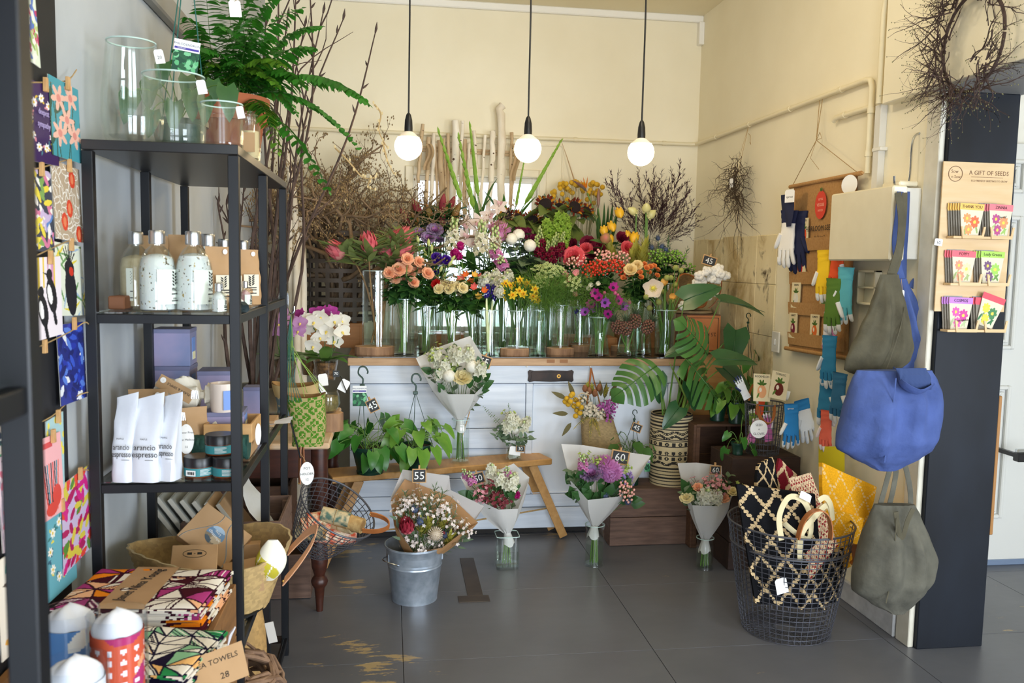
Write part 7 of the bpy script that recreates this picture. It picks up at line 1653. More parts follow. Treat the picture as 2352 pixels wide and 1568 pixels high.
def bouquet(label,tie,rim,papers,heads,stems_to,Y,lean=(0,0,0),n_leaf=14,leafm=None,seed=0,stem_n=9):
 A_=pY(*tie,Y);t=T('bouquet',label,'bouquet',A_);rg=random.Random(seed+3)
 for i,(rp,m,nm)in enumerate(papers if papers else[(rim,WRAP,'wrap')]):wrap_paper(t,A_+Vector((0,.001*i,0)),[pY(u,v,Y+dy)for u,v,dy in rp],m,nm,.016+.002*i,seed=seed+i)
 for me,lst in heads:
  for hd in lst:
   u,v=hd[:2];sc=(hd[2]if len(hd)>2 else 1)*1.3;p=pY(u,v,Y-.05+rg.uniform(-.035,.035));f=(CAMP-p).normalized()*.8+Vector((0,0,.5))+(p-A_).normalized()*.7
   if me.name.split('.')[0].endswith('sprig'):f=(p-A_).normalized()+Vector((0,-.25,.2))
   link(me,me.name.split('.')[0]if 'sprig' in me.name else 'bloom',t).matrix_basis=align(f,p,rg.uniform(0,6.28))@Matrix.Scale(sc,4);MB().tube([A_,A_.lerp(p,.6)+Vector((0,.01,0)),p-f.normalized()*.01],.0017,4).obj('stem',STEMD,t)
 us=[h[0]for _,l in heads for h in l];vs=[h[1]for _,l in heads for h in l]
 for k in range(n_leaf*2+6):
  p=pY(rg.uniform(min(us),max(us)),rg.uniform((min(vs)+max(vs))/2,max(vs)+8),Y-.02+rg.uniform(-.03,.03));d=(p-A_);d.y-=.06;link(leafm or L_dkl,'leaf',t).matrix_basis=leafM(p,d+Vector((rg.uniform(-.2,.2),-.05,rg.uniform(-.1,.1))),0,up=(0,-1,.4))@Matrix.Scale(rg.uniform(.7,1),4)
 E_=Vector(stems_to)
 for k in range(stem_n):
  a=k*2.4;q=E_+Vector((.020*math.cos(a),.018*math.sin(a),.004*(k%3)));MB().tube([A_+Vector((.006*math.cos(a),.006*math.sin(a),.01)),q],.0028,5).obj('stem',STEM if k%3 else STEMD,t)
 return t
def jar(label,u,vb,w,vt,Y,z=0,prof=None,sq=None,name='glass_jar_vase',m=None,water=.55):
 b=pZ(u,vb,z)if Y is None else Vector((pY(u,vb,Y).x,Y,z));h=pY(u,vt,b.y).z-z;vase(label,b,w/2/FPX*b.y,h,prof,water,m or GLASS,name,sq,26);return b
JP=[(1,0),(1,.8),(.9,.88),(.9,.9),(1.0,.92),(1.0,1)]
jb=jar('clear glass jar on the bench holding the white bouquet',1057,1062,42,962,None,BZ,JP)
bouquet('white and green bouquet in white paper standing in jar on bench',(1056,962),None,[([(1030,905,-.07),(1090,905,-.08),(1122,872,-.03),(1105,812,.03),(1080,771,.07),(1012,795,.08),(955,822,.04),(975,862,-.03)],WRAP,'wrap')],[(rose_c,[(1062,866,1.6)]),(whb(),[(1031,863,.9),(1083,841,.9)]),(stc,[(1003,830,1.2),(1022,850,1.1),(1052,828,1.2),(1100,858,1.2),(1075,822,1.1),(1040,820,1),(1012,868,1)]),(sprig_g,[(990,812,1.2),(1000,800,1.2),(1035,838,1.2),(1018,822,1)]),(euc,[(1112,880,1.3),(1098,892,1.2),(1025,802,1.1),(1046,800,1),(985,848,1.1),(1040,890,1.2)])],jb+Vector((0,0,.015)),jb.y,n_leaf=9,seed=1)
chalk_sign('tilted chalkboard 65 behind the white bouquet',pY(1112,830,jb.y+.05),.075,.062,(0,-1,.1),'65',-.32,stake=jb+Vector((0,0,.1)))
pb=jar('small clear jar on bench holding the posy',1180,1055,38,1022,None,BZ)
bouquet('small white posy with fern in a jar at right of bench',(1180,1024),None,[([(1160,1010,-.03),(1200,1012,-.03),(1205,1000,.02),(1158,1000,.02)],WRAP,'wrap')],[(stc,[(1165,985,1),(1182,978,1.1),(1200,985,1),(1172,965,.9),(1208,975,.8)]),(whb(),[(1184,985,.8)]),(euc,[(1150,990,.9),(1165,1005,.9),(1195,1005,.9),(1212,1003,.9),(1140,985,.8)]),(sprig_g,[(1168,950,1.1)])],pb+Vector((0,0,.01)),pb.y,n_leaf=6,seed=2,leafm=L_gry,stem_n=6)
for k,(u,v)in enumerate(((1108,932),(1168,928))):frond(bpy.data.objects['bouquet.001'],pY(1178,1012,pb.y),pY(u,v,pb.y-.02),.02,.022,.008,18,70+k,FERNY,start=.2,side=(.6,0,.6))
chalk_sign('tiny chalkboard 30 tied to the small white posy',pY(1195,1030,pb.y-.05),.045,.032,(0,-1,.1),'30',-.05,peg=False)
hang_tag('white gift tag behind the 30 chalkboard on posy',pY(1183,1035,pb.y-.045),(0,-1,.1),.06,.045,(),'gift_tag',rot=-.15)
bb=pZ(952,1372,0);hbk=.245;t=T('galvanised_bucket','galvanised metal bucket on the floor holding a wrapped bouquet','bucket',bb)
MB().lathe([(.001,.004),(.094,.004),(.096,0),(.1,.0),(.1005,.012),(.117,.155),(.120,.158),(.117,.165),(.120,.175),(.118,.182),(.1285,hbk-.008),(.1325,hbk-.004),(.1325,hbk+.004),(.1285,hbk+.004),(.127,hbk-.006),(.098,.008),(.001,.008)],44,TR(bb),cap=False).obj('body',GALV,t)
for a in(PI+.25,-.1):
 q=bb+Vector((.122*math.cos(a),.122*math.sin(a),hbk-.05));MB().box(-.018,-.002,-.014,.018,.004,.02,.001,M=TR(q)@RZ(a+PI/2)).obj('ear',GALV,t,smooth=False)
MB().tube(bez(bb+Vector((-.118,-.03,hbk-.045)),bb+Vector((-.20,-.14,hbk-.02)),bb+Vector((-.02,-.15,hbk-.055)),bb+Vector((-.085,-.10,hbk-.06)),12),.0028,6).obj('bail_handle',STEEL,t)
Bk=bb.y-.01
bouquet('native flower bouquet in white and brown paper in the metal bucket',(958,1300),None,[([(950,1268,-.09),(1015,1258,-.09),(1062,1222,-.07),(1098,1200,-.02),(1035,1140,.07),(930,1100,.08),(897,1150,.03),(905,1205,-.05)],WRAPK,'brown_wrap'),([(1000,1235,-.02),(1085,1205,.0),(1112,1162,.03),(1035,1125,.09),(1032,1092,.11),(925,1078,.11),(898,1140,.06),(915,1200,.02)],WRAPG,'white_wrap')],[(prm,[(934,1208,1.1)]),(sprig_w,[(925,1148,1.2),(940,1140,1),(975,1135,1.1),(985,1172,1.2),(1030,1155,1.2),(1012,1165,1),(970,1248,1.1),(1000,1240,1),(1060,1215,1.2),(933,1230,1.1),(965,1180,1.1),(1045,1195,1),(1075,1208,1),(955,1150,1),(915,1165,1)]),(th_,[(953,1168,1.2),(965,1198,1),(1024,1228,1.1)]),(gba,[(1000,1228,1)]),(leu_,[(968,1212,.7),(1015,1205,.7),(985,1205,.6),(1030,1240,.7)]),(sprig_m,[(1018,1212,1.1),(1042,1210,1)]),(nsp,[(1000,1118,1),(1018,1128,1),(985,1150,1.1),(945,1190,1),(1045,1180,1.1),(1070,1230,1),(1010,1180,1),(975,1165,1),(930,1130,.9)])],bb+Vector((0,0,.03)),Bk,n_leaf=12,leafm=L_gry,seed=4)
chalk_sign('chalkboard 55 on a stake behind the bucket bouquet',pY(963,1092,Bk+.05),.062,.062,(0,-1,.05),'55',0,stake=pY(962,1160,Bk+.06))
qb=jar('square clear glass vase on floor holding the 50 bouquet',1163,1300,56,1226,None,0,sq=9,name='square_vase')
bouquet('pink and cream bouquet in white paper in the square vase',(1165,1222),None,[([(1145,1170,-.08),(1190,1168,-.08),(1208,1120,-.03),(1216,1096,.02),(1180,1064,.07),(1120,1090,.09),(1057,1094,.05),(1080,1140,-.04)],WRAP,'wrap')],[(stc,[(1130,1090,1),(1150,1108,1.1),(1172,1118,1.1),(1178,1108,1)]),(sp_pink,[(1085,1108,.6),(1165,1098,.6),(1072,1098,.5)]),(sprig_m,[(1110,1130,1.2),(1130,1140,1.2),(1150,1150,1.2),(1160,1140,1.1),(1140,1125,1.1),(1120,1110,1)]),(bm_cached('carn',None,None),[(1183,1137,.8)]),(sprig_p,[(1095,1120,1.2),(1100,1135,1)]),(euc,[(1152,1088,1),(1118,1135,1),(1185,1120,.9)])],qb+Vector((0,0,.015)),qb.y,n_leaf=8,seed=6)
chalk_sign('tilted chalkboard 50 in the pink and cream bouquet',pY(1098,1098,qb.y+.0),.062,.055,(0,-1,.1),'50',.28)
RP_=[(1,0),(.96,.05),(.96,.75),(.88,.86),(.98,.95),(1,1)]
rb_=jar('round clear glass jar on floor holding the large 60 bouquet',1364,1297,48,1204,None,0,RP_)
bouquet('large kale and chrysanthemum bouquet in white paper on the floor',(1366,1205),None,[([(1350,1148,-.09),(1420,1140,-.09),(1455,1110,-.05),(1496,1046,.03),(1420,1035,.09),(1340,1022,.1),(1289,1019,.05),(1308,1100,-.04)],WRAP,'wrap')],[(KA(),[(1358,1092,1.2)]),(pch,[(1388,1072,1),(1400,1088,1.15)]),(sp_pink,[(1340,1075,.7)]),(hp_c,[(1430,1112,.9),(1440,1128,.9),(1436,1142,.8)]),(sprig_l,[(1440,1085,1.3),(1448,1095,1.1),(1425,1078,1)]),(th_,[(1442,1152,1),(1390,1140,1)]),(sprig_g,[(1345,1045,1.1),(1375,1052,1),(1440,1068,.9)]),(euc,[(1310,1080,1.1),(1318,1100,1.1),(1452,1118,.9),(1330,1085,1)]),(b_:=L_dkl,[])],rb_+Vector((0,0,.012)),rb_.y,n_leaf=26,seed=8,stem_n=11)
chalk_sign('chalkboard 60 in the large kale bouquet',pY(1424,1050,rb_.y+.03),.092,.070,(0,-1,.1),'60',-.18)
r5=jar('round clear glass jar on floor holding the right hand 60 bouquet',1617,1305,44,1234,None,0,RP_)
bouquet('soft pink and cream bouquet in white paper beside crates',(1620,1238),None,[([(1590,1160,-.08),(1650,1162,-.09),(1690,1130,-.03),(1716,1080,.03),(1660,1070,.09),(1600,1062,.09),(1556,1063,.04),(1570,1120,-.04)],WRAP,'wrap')],[(rose_c,[(1577,1142,1.1),(1592,1136,1),(1683,1128,.9)]),(stc,[(1622,1148,1.2),(1635,1155,1.2),(1612,1150,1.1),(1645,1148,1)]),(sprig_p,[(1605,1108,1.3),(1642,1098,1.3),(1655,1105,1.2),(1665,1115,1.2),(1630,1100,1)]),(sprig_m,[(1630,1128,1.2),(1615,1125,1.1),(1648,1125,1.1),(1640,1138,1)]),(rp_,[(1661,1142,.9),(1603,1118,.7)]),(sprig_g,[(1690,1108,1.3),(1680,1118,1)]),(euc,[(1675,1090,1.0),(1600,1130,1),(1572,1128,1)])],r5+Vector((0,0,.012)),r5.y,n_leaf=9,seed=10)
chalk_sign('chalkboard 60 on stake in the soft pink bouquet',pY(1643,1079,r5.y+.03),.056,.044,(0,-1,.05),'60',-.05)
# wall basket of dried flowers on the counter front
t=T('wall_basket','seagrass pouch basket of dried flowers hung on counter front by leather','basket',pY(1380,1025,4.42));P0=[pY(u,v,4.42)for u,v in((1338,1025),(1428,1030),(1405,950),(1335,960))]
def wb(u,v):
 a=2*PI*u;l=P0[0].lerp(P0[3],v);r=P0[1].lerp(P0[2],v);c_=(l+r)/2;w=(r-l).length/2;e=(abs(math.cos(a))**2.6+abs(math.sin(a))**2.6)**(-1/2.6);rr=1+(.012 if(int(u*56)+int(v*26))%2 else-.012);return c_+Vector((w*math.cos(a)*e*rr,.06*math.sin(a)*e*(.75+.25*v)*rr,.006*math.sin(a*2)))
mb=MB();sc_=straw('#a98f63',.18,5);mb.grid(wb,56,26,closeu=True,cfn=sc_);mb.add([wb(k/16,0)for k in range(16)],[tuple(range(15,-1,-1))],col=srgb('#a08658'));mb.obj('body',SEAG,t)
mb=MB();[mb.tube([pY(u,955,4.42),pY(1358+(u-1358)*.3,880,4.46),pY(1358,845,4.475)],.006,6,flat=.25)for u in(1345,1385)];mb.obj('leather_strap',LEATHER,t)
DRI=T('dried_bouquet','dried posy of yellow balls, proteas and statice in the hung basket','bouquet',pY(1375,960,4.42));rg=random.Random(9);A_=pY(1372,985,4.42)
bbm=bm_cached('bb',None,None);sprig_k=sprig(20,.05,7,TWG,petalmat('statice_magenta','#b048a0','#c878bc',.3));sprig_c=sprig(26,.045,8,TWG,petalmat('cream_statice','#efe6d4','#e2d6bd',.3));cone_=bm_cached('cone',lambda:b_bud(.016,.05,.3,9),[mat('brown_protea_cone','#7b4a30',.8,col2='#9c6a44',nscale=60)])
for me,sc,pts in((bbm,1.15,[(1302,915),(1312,908),(1310,922),(1322,918),(1318,932),(1328,928),(1333,918),(1325,942),(1335,935),(1322,955),(1305,928),(1332,948),(1315,905),(1298,922)]),(sprig_c,1.3,[(1350,930),(1362,938),(1372,945),(1345,945),(1358,950),(1380,950),(1340,908)]),(sprig_k,1.3,[(1385,932),(1394,928),(1402,940),(1410,925),(1398,952),(1408,935)]),(cone_,1,[(1354,905),(1366,910),(1345,900),(1375,898)]),(leu_,.55,[(1360,893),(1392,898),(1350,890)])):
 for u,v in pts:q=pY(u,v,4.36+rg.uniform(-.03,.03));link(me,'dried_head',DRI).matrix_basis=align((q-A_).normalized()+Vector((0,-.5,.2)),q,rg.random()*6)@Matrix.Scale(sc,4);MB().tube([A_,q],.0012,4).obj('stem',STEMD,DRI)
Lo=leafmesh('lance',.09,.026,mat('dried_olive_leaf','#55502c',.7,col2='#6d6234',nscale=12),.3,.2)
for u,v,d in((1318,900,(-.4,-.2,1)),(1305,940,(-1,-.3,.1)),(1312,960,(-.6,-.3,-.8)),(1300,905,(-1,-.2,.5)),(1388,905,(.1,-.2,1)),(1400,900,(.5,-.2,1)),(1402,912,(.6,-.2,.8)),(1380,900,(-.1,-.2,1))):link(Lo,'leaf',DRI).matrix_basis=leafM(pY(u,v+10,4.37),d,0,up=(0,-1,.2))
Lf=mat('dried_fern_yellow','#d9c86a',.7,translucent=.2)
for k,(u,v)in enumerate(((1318,985),(1355,1010),(1378,1000))):frond(DRI,pY(1360,955,4.37),pY(u,v,4.33),.03,.022,.008,16,90+k,Lf,start=.2,side=(.8,0,.1))
# crates, plants and baskets at the right
crate('low old timber crate on the floor before the counter right end',pY(1400,1250,4.26).x,4.26,.0,1.60,4.49,pY(1480,1122,4.26).z,OLDW2,2,t=.014,top=True,posts=False)
CT5=pY(1480,1122,4.26).z
hk5=pZ(1455,1085,CT5);hk5.y=4.36;hk5.x=pY(1448,1085,4.36).x
pot_plant('small trailing plant in green pot with hook before the counter',hk5,.062,.15,15,L_ovg,.12,21,(pY(1457,962,4.36),POTG),1.5,low=-.3)
plant_tag('small white plant label in the trailing plant by tribal basket',pY(1487,1068,4.30),(0,-1,0),.03,.07,0,3,'')
chalk_sign('tilted chalkboard 45 hanging on the small trailing plant',pY(1462,982,4.33),.056,.046,(0,-1,.1),'45',-.38)
tbY=4.47-.112;c=Vector((pY(1540,1100,tbY).x,4.375,CT5+.001));TH=pY(1540,948,4.375).z-CT5;t=T('tribal_basket','tall cream basket with black zigzag bands standing on the low crate','basket',c)
cv=Cv(150,80,'#cdb98f',TH/.70)
def band(z):return z*cv.asp
for k in range(44):
 z=(k+.5)/44
 if z<.28 or z>.80 or.43<z<.45 or.66<z<.69:cv.rect(0,band(z)-.0052,1,band(z)+.0052,'#2a2520')if k%2 else None
for z0 in(.76,.70,.33):[cv.line(i/60,band(z0+.018*math.sin(i*.9)),(i+1)/60,band(z0+.018*math.sin((i+1)*.9)),.017,'#2a2520')for i in range(60)];[cv.ell(i/60+.008,band(z0+.018*math.sin((i+.5)*.9)),.0025,.0025,'#cdb98f')for i in range(60)]
for z0 in(.60,.48,.40):
 for i in range(20):[cv.ell(i/20+.02+.009*math.cos(a*PI/3),band(z0)+.009*math.sin(a*PI/3),.0062,.0062,'#2a2520')for a in range(6)]
for z0 in(.64,.56,.52,.44,.37):cv.rect(0,band(z0),1,band(z0)+.006,'#3a332b')
weave_basket(t,lambda v,a:.106+.006*math.sin(PI*v)+.004*v,0,TH,150,80,SEAG,TR(c),.0009,.006,'body',lambda u,v:cv.at(u%1,min(v,.999)))
MON=mat('monstera_leaf','#3f6f33',.3,col2='#55823f',nscale=5,translucent=.18);MON2=mat('monstera_dark_leaf','#2b5230',.3,col2='#3d6a3c',nscale=5,translucent=.15)
def monstera(L,W_,cut=True,droop=.5,seed=0):
 mb=MB();n=7;rg=random.Random(seed)
 for s in(-1,1):
  if not cut:continue
  for i in range(n):
   t0,t1=i/n,(i+1)/n-(.035 if i<n-1 else 0)
   def f(u,v,s=s,t0=t0,t1=t1,i=i):
    tt=t0+(t1-t0)*u;w=W_/2*math.sin(PI*min(1,(.12+.88*tt)**.75))**.7;x=s*w*v;sl=.34*v*v*L*(1-.4*tt)if tt<.95 else.2*v*L;y=L*(tt*.86)+sl*.55-.18*L*(v**1.5)*(tt<.25)*(1-tt*4)*.9;gap=1 if v<.42 or i>n-2 else 1-.28*(v-.42);xc=x;ymid=L*((t0+t1)/2*.86);y=(y-ymid)*gap+ymid
    a=droop*(y/L);return Vector((xc,y*math.cos(a*.6),-y*math.sin(a*.6)*.7-.25*W_*(v**2)*.5+.02*math.sin(tt*9)*v))
   mb.grid(f if s>0 else(lambda u,v,f=f:f(u,1-v)),3,4)
 if not cut:leaf(mb,Matrix.Identity(4),L,W_,'heart',droop,.18,4,8)
 mb.tube([(0,0,.002),(0,L*.5,.002-.1*droop*L),(0,L*.95,-.30*droop*L)],[.004,.003,.001],5)
 return mb.mesh('leaf',[MON if cut else MON2])
mA,mB=monstera(.30,.26),monstera(.25,.20,False)
MP=T('monstera_plant','monstera with split leaves growing out of the tribal basket','plant',c+Vector((0,0,.05)))
MB().lathe([(.001,.0),(.085,0),(.098,.2),(.001,.2)],20,TR(c+Vector((0,0,.055)))).obj('pot',POTG,MP)
for me,(u,v),Y,d,upv,sc in((mA,(1508,840),4.15,(-1,-.25,-.55),(-.25,-.75,.6),1.0),(mB,(1508,862),4.3,(.15,-.25,-.9),(.1,-.9,.4),.62),(mA,(1575,825),4.2,(.75,-.2,-.75),(.45,-.6,.55),1.15),(mA,(1625,815),4.15,(-.45,-.3,.55),(.1,-.8,.5),.95),(mB,(1645,825),4.1,(.9,-.3,.1),(.1,-.5,.8),.85),(mB,(1660,845),4.15,(.75,-.35,-.6),(.4,-.6,.6),1.0),(mB,(1690,758),4.3,(-.15,-.3,-.75),(.1,-.9,.5),.85),(mB,(1572,690),4.2,(.85,-.2,.45),(-.3,-.75,.5),.85),(mB,(1655,690),4.35,(.9,-.3,-.08),(0,-.25,1),1.0),(mB,(1600,795),4.25,(-.9,-.2,-.1),(0,-.6,.8),.75),(mB,(1585,880),4.25,(.2,-.3,-.9),(.1,-.9,.3),.6),(mB,(1560,935),4.28,(-.6,-.3,-.6),(0,-.8,.6),.6)):
 q=pY(u,v,Y);b=c+Vector((rnd.uniform(-.05,.05),rnd.uniform(-.03,.03),.25));MB().tube(bez(b,b.lerp(q,.5)+Vector((0,0,.12)),q,n=8),[.006-.0035*i/8 for i in range(9)],6).obj('stem',STEM,MP);link(me,'leaf',MP).matrix_basis=leafM(q,d,0,up=upv)@Matrix.Scale(sc,4)
a_,e_=pY(1575,910,4.25),pY(1537,832,4.22);MB().tube([c+Vector((.02,0,.25)),a_,a_.lerp(e_,.5),e_],[.005,.008,.006,.001],7).obj('rolled_leaf',LEAFY,MP)
x0,x1=pY(1551,800,4.72).x,pY(1653,800,4.72).x;zA,zB=pY(1610,812,4.72).z,pY(1610,722,4.72).z
crate('tall pine crate standing beside the counter, under the lettered box',x0+.09,4.74,0,x1+.06,5.04,zA-.002,PINE,4,t=.012,top=True)
t=T('lettered_box','dark old box with orange label printed upside down','box',((x0+x1)/2,4.88,zA));MB().box(x0,4.72,zA,x1,5.02,zB,.003).obj('box_body',OLDW,t,smooth=False)
LB=mat('orange_box_label','#c88452',.65,col2='#b8703f',nscale=12);xl=pY(1577,760,4.72).x;MB().box(xl,4.718,zA+.008,x1-.002,4.7205,zB-.006).obj('paper_label',LB,t,smooth=False)
Ml=mx_from((-1,0,0),(0,0,-1),(0,-1,0),((xl+x1)/2,4.7175,(zA+zB)/2));mb=MB();w2,h2=(x1-xl)/2-.014,(zB-zA)/2-.018
for q in((-w2,-h2,w2,-h2+.003),(-w2,h2-.003,w2,h2),(-w2,-h2,-w2+.003,h2),(w2-.003,-h2,w2,h2)):mb.box(q[0],q[1],0,q[2],q[3],.0006,M=Ml)
mb.obj('label_border',INK,t,smooth=False);text('2.5 KILO NET',.030,INK,t,Ml@TR(0,.0,.0004),ex=.0002,wide=.85)
text('CHOICE',.024,mat('faded_red_ink','#b0523a',.7),t,Ml@TR(0,-.036,.0004),ex=.0002,wide=.9)
c=Vector(((x0+x1)/2+.0,4.86,zB+.001));t=T('cotton_basket','tipped seagrass basket with tan rim full of cotton stems','basket',c);ax=Vector((.35,-.62,.45)).normalized();Mk=align(ax,c+Vector((-.01,.05,.105)))
weave_basket(t,lambda v,a:.085+.03*v,-.09,.05,60,16,SEAG,Mk,.0015,.006,'body',straw('#a98d5f',.16,6));MB().tube([Mk@Vector((.115*math.cos(k*.2618),.115*math.sin(k*.2618),.05))for k in range(25)],.006,6).obj('rim',LEATHER,t)
MB().lathe([(.12,0),(.13,.004),(.125,.016),(.1,.012)],28,TR(c)).obj('stand_ring',SEAG if 0 else mat('plaited_grass_ring','#8d7a5a',.85,bump=.8,bscale=90,dist=.004),t)
leather_handle(t,c+Vector((.10,-.03,.03)),c+Vector((.13,.03,.22)),(.06,-.03,.04),(.2,1,0),.02)
ck=mat('cotton_fluff','#f3efe6',.95,bump=.6,bscale=120,dist=.004);ctm=bm_cached('cot',lambda:fluff(.030),[ck,mat('cotton_husk','#5a4232',.8)])
for i,(u,v)in enumerate(((1623,622),(1651,616),(1667,633),(1606,633),(1634,639),(1648,641),(1639,672),(1600,650),(1627,679),(1594,692),(1569,702),(1612,645),(1655,628),(1640,622))):
 q=pY(u,v,4.70+.02*(i%3));b=c+Vector((.0,.03,.06));flower('cotton_sprig','fluffy white cotton boll in the tipped basket, '+ordn(sorted((1623,1651,1667,1606,1634.5,1648,1639,1600,1627,1594,1569,1612,1655,1640)).index((1623,1651,1667,1606,1634.5,1648,1639,1600,1627,1594,1569,1612,1655,1640)[i]),14),'cotton',b,q,(CAMP-q).normalized()+Vector((0,0,.4)),ctm,'cotton bolls in the tipped basket',BROWN,.0018,None,(),bname='cotton_boll')
chalk_sign('chalkboard 45 behind the cotton stems',pY(1629,599,4.78),.085,.058,(-.1,-1,.1),'45',-.28,stake=c+Vector((.02,.06,.1)))
nb2=bunch
X1=pY(1592,1100,4.18).x
zc1=pY(1650,975,4.18).z
def open_crate(label,x0,y0,z0,x1,y1,z1,m):return crate(label,x0,y0,z0,x1,y1,z1,m,3,open_side='front',t=.014,top=True)
open_crate('upright dark crate with open front carrying two green pots',X1,4.18,0,X1+.32,4.48,zc1,OLDW)
for i,(u,v,lab)in enumerate(((1650,968,'green potted pothos on the upright crate, left of two'),(1690,974,'green potted pothos on the upright crate, right of two'))):
 b=Vector((pY(u,v,4.28-.06*i).x,4.30-.08*i,zc1+.001));pot_plant(lab,b,.055,.115,15,HEART[1],.12,40+i,sc=.8,low=-.5)
b=Vector((1.86,4.55,zc1));pot_plant('taller pothos with hanging wires at the wall behind the crates',Vector((1.93,4.36,zc1+.001)),.06,.12,16,HEART[0],.13,50,(pY(1718,740,4.36),POTG),.85,low=-.2,up=.22)
zc2=pY(1760,1050,3.86).z;xq=pY(1676,1200,3.86).x
crate('dark heavy crate on the floor under the glove basket',xq,3.86,0,2.0,4.14,zc2,mat('dark_brown_crate','#3f2a20',.75,col2='#2c1c15',nscale=7,stretch=(1.2,9,9),bump=.3,bscale=50),4,t=.014,top=True)
pot_plant('small trailing pothos at corner of the dark crate',Vector((xq+.055,3.93,zc2+.001)),.035,.06,7,HEART[0],.08,61,sc=.7,low=-1.5)
# gloves
def glove(label,o,down,nrm,L,c_main,c_tip,c_cuff=None,name='garden_glove',group=None,two=True,seed=0,cuffw=.085,curl=.06):
 """hanging glove: cuff at o, fingers along `down`, palm facing nrm"""
 d=Vector(down).normalized();n=Vector(nrm).normalized();x=d.cross(n).normalized();n=x.cross(d);M=mx_from(x,d,n,o)@Matrix.Scale(L/.24,4);t=T(name,label,'glove',o,0,group);rg=random.Random(seed)
 mm=mat('glove_'+c_main[1:],c_main,.85,bump=.4,bscale=180,dist=.001);mt=mat('glove_'+c_tip[1:],c_tip,.75,bump=.2,bscale=60);mc=mat('glove_'+(c_cuff or c_main)[1:],c_cuff or c_main,.85)
 def body(y0,y1,w0,w1,th,nm,m):
  mb=MB()
  def f(u,v):
   a=2*PI*u;w=w0+(w1-w0)*v;e=(abs(math.cos(a))**3+abs(math.sin(a))**3)**(-1/3);return M@Vector((w/2*math.cos(a)*e,y0+(y1-y0)*v,th/2*math.sin(a)*e+.0015*math.sin(v*14+u*9)))
  mb.grid(f,20,7,closeu=True);mb.add([f(k/20,1)for k in range(20)],[tuple(range(20))]);return mb.obj(nm,m,t)
 body(.004,.125,.074,.088,.020,'palm',mm);body(-.05,.006,cuffw,.076,.022,'cuff',mc)
 for i,(fx,fl)in enumerate(((-.033,.066),(-.0115,.08),(.0115,.084),(.033,.074))):
  s=fx*.25+rg.uniform(-.003,.003);pts=[M@Vector((fx+s*q,.115+fl*q,-curl*.2*q*q+rg.uniform(0,.003)))for q in(0,.3,.55,.8,.97,1.05)];k=L/.24
  MB().tube(pts[:4],[.0118*k,.0115*k,.011*k,.0108*k],9,flat=.8).obj('finger',mm,t);MB().tube(pts[2:],[.0116*k,.0112*k,.0095*k,.004*k],9,flat=.8).obj('fingertip',mt,t)
 sg=1 if seed%2 else-1;pts=[M@Vector((sg*(.032+.030*q),.055+.062*q,.004))for q in(0,.35,.7,.95,1.05)]
 MB().tube(pts,[.014*L/.24,.0135*L/.24,.012*L/.24,.010*L/.24,.004*L/.24],9,flat=.8).obj('thumb',mt if c_tip!=c_main else mm,t);return t
WN=Vector((-1,-.35,0)).normalized()
def gw(u,v,X=1.97):return pX(u,v,X)
o=gw(1812,500,1.955);glove('long navy and white gauntlet glove hanging beside the seed banner',o+Vector((0,0,-.02)),(-.02,.05,-1),WN,.27,'#eeeae2','#eeeae2','#151c40','gauntlet_glove',seed=1,cuffw=.1);glove('second navy tipped gauntlet glove hanging behind the white one',o+Vector((.035,-.03,-.03)),(.0,-.02,-1),WN,.29,'#151c40','#151c40','#151c40','gauntlet_glove',seed=2,cuffw=.1)
t=T('glove_cuff','stiff navy cuff sheath of the gauntlet gloves','cuff',o);mb=MB();mb.grid(lambda u,v:o+Vector((-.012+.006*math.sin(v*4+u*5),-.062+.124*u,.115-.16*v)),8,8);mb.obj('cloth',mat('navy_suede','#151c40',.8),t)
hang_tag('white swing tag on the navy gauntlet gloves',gw(1814,450,1.935),WN,.062,.062,('sprout',),size=.016)
for k,(u,v,L,cm,ct_,lab,dx)in enumerate(((1925,582,.19,'#e8531f','#f3efe8','orange red glove topmost in the hanging chain of gloves',.2),(1893,598,.21,'#f2c51c','#f1eee4','yellow glove with pale fingertips in the hanging glove chain',-.1),(1915,665,.22,'#567a26','#efece4','olive green glove in middle of the hanging glove chain',.05),(1942,640,.22,'#5cb3bd','#eef0ee','turquoise glove hanging behind the olive green one',.1),(1905,735,.16,'#f0eaea','#e88fb8','white glove with pink edging in the hanging glove chain',0),(1905,795,.21,'#2a80ab','#eef0ee','blue glove with white tips in the chain, upper of two',-.02),(1900,880,.23,'#2a80ab','#eef0ee','blue glove with white tips in the chain, lower of two',.02),(1898,962,.17,'#e8684f','#f1e4dc','coral glove lowest in the hanging glove chain',0),(1928,880,.2,'#2f6f96','#eef0ee','dark blue glove half hidden at chain right side',.15))):
 glove(lab,gw(u,v,1.955-.012*(k%3)),(0,dx*.4,-1),WN,L*1.08,cm,ct_,seed=k)
t=T('glove_card','yellow folded header card at foot of the glove chain','card',gw(1905,1050,1.95));mb=MB();mb.grid(lambda u,v:gw(1880+60*u,1025+58*v,1.95)+Vector((-.01*math.sin(PI*u),0,0)),6,4);mb.obj('sheet',mat('lemon_card','#e9d51c',.5),t)
MB().tube([gw(1912,590,1.99),gw(1905,760,1.985),gw(1900,980,1.985),gw(1905,1030,1.975)],.002,5).obj('string',TWINE,t)
Xb=2.012;BA=mat('burlap_banner','#b98d58',.9,col2='#a87b47',nscale=90,bump=.5,bscale=300,dist=.001);t=T('seed_banner','hanging burlap banner with pockets of heirloom seed packets','banner',gw(1890,800,Xb))
B00,B10,B01,B11=gw(1812,800,Xb),gw(1948,822,Xb),gw(1822,428,Xb),gw(1968,400,Xb)
def bn(u,v,off=0):q=B00.lerp(B10,u).lerp(B01.lerp(B11,u),v);return Vector((Xb-off-.004*math.sin(u*7+v*5),q.y,q.z))
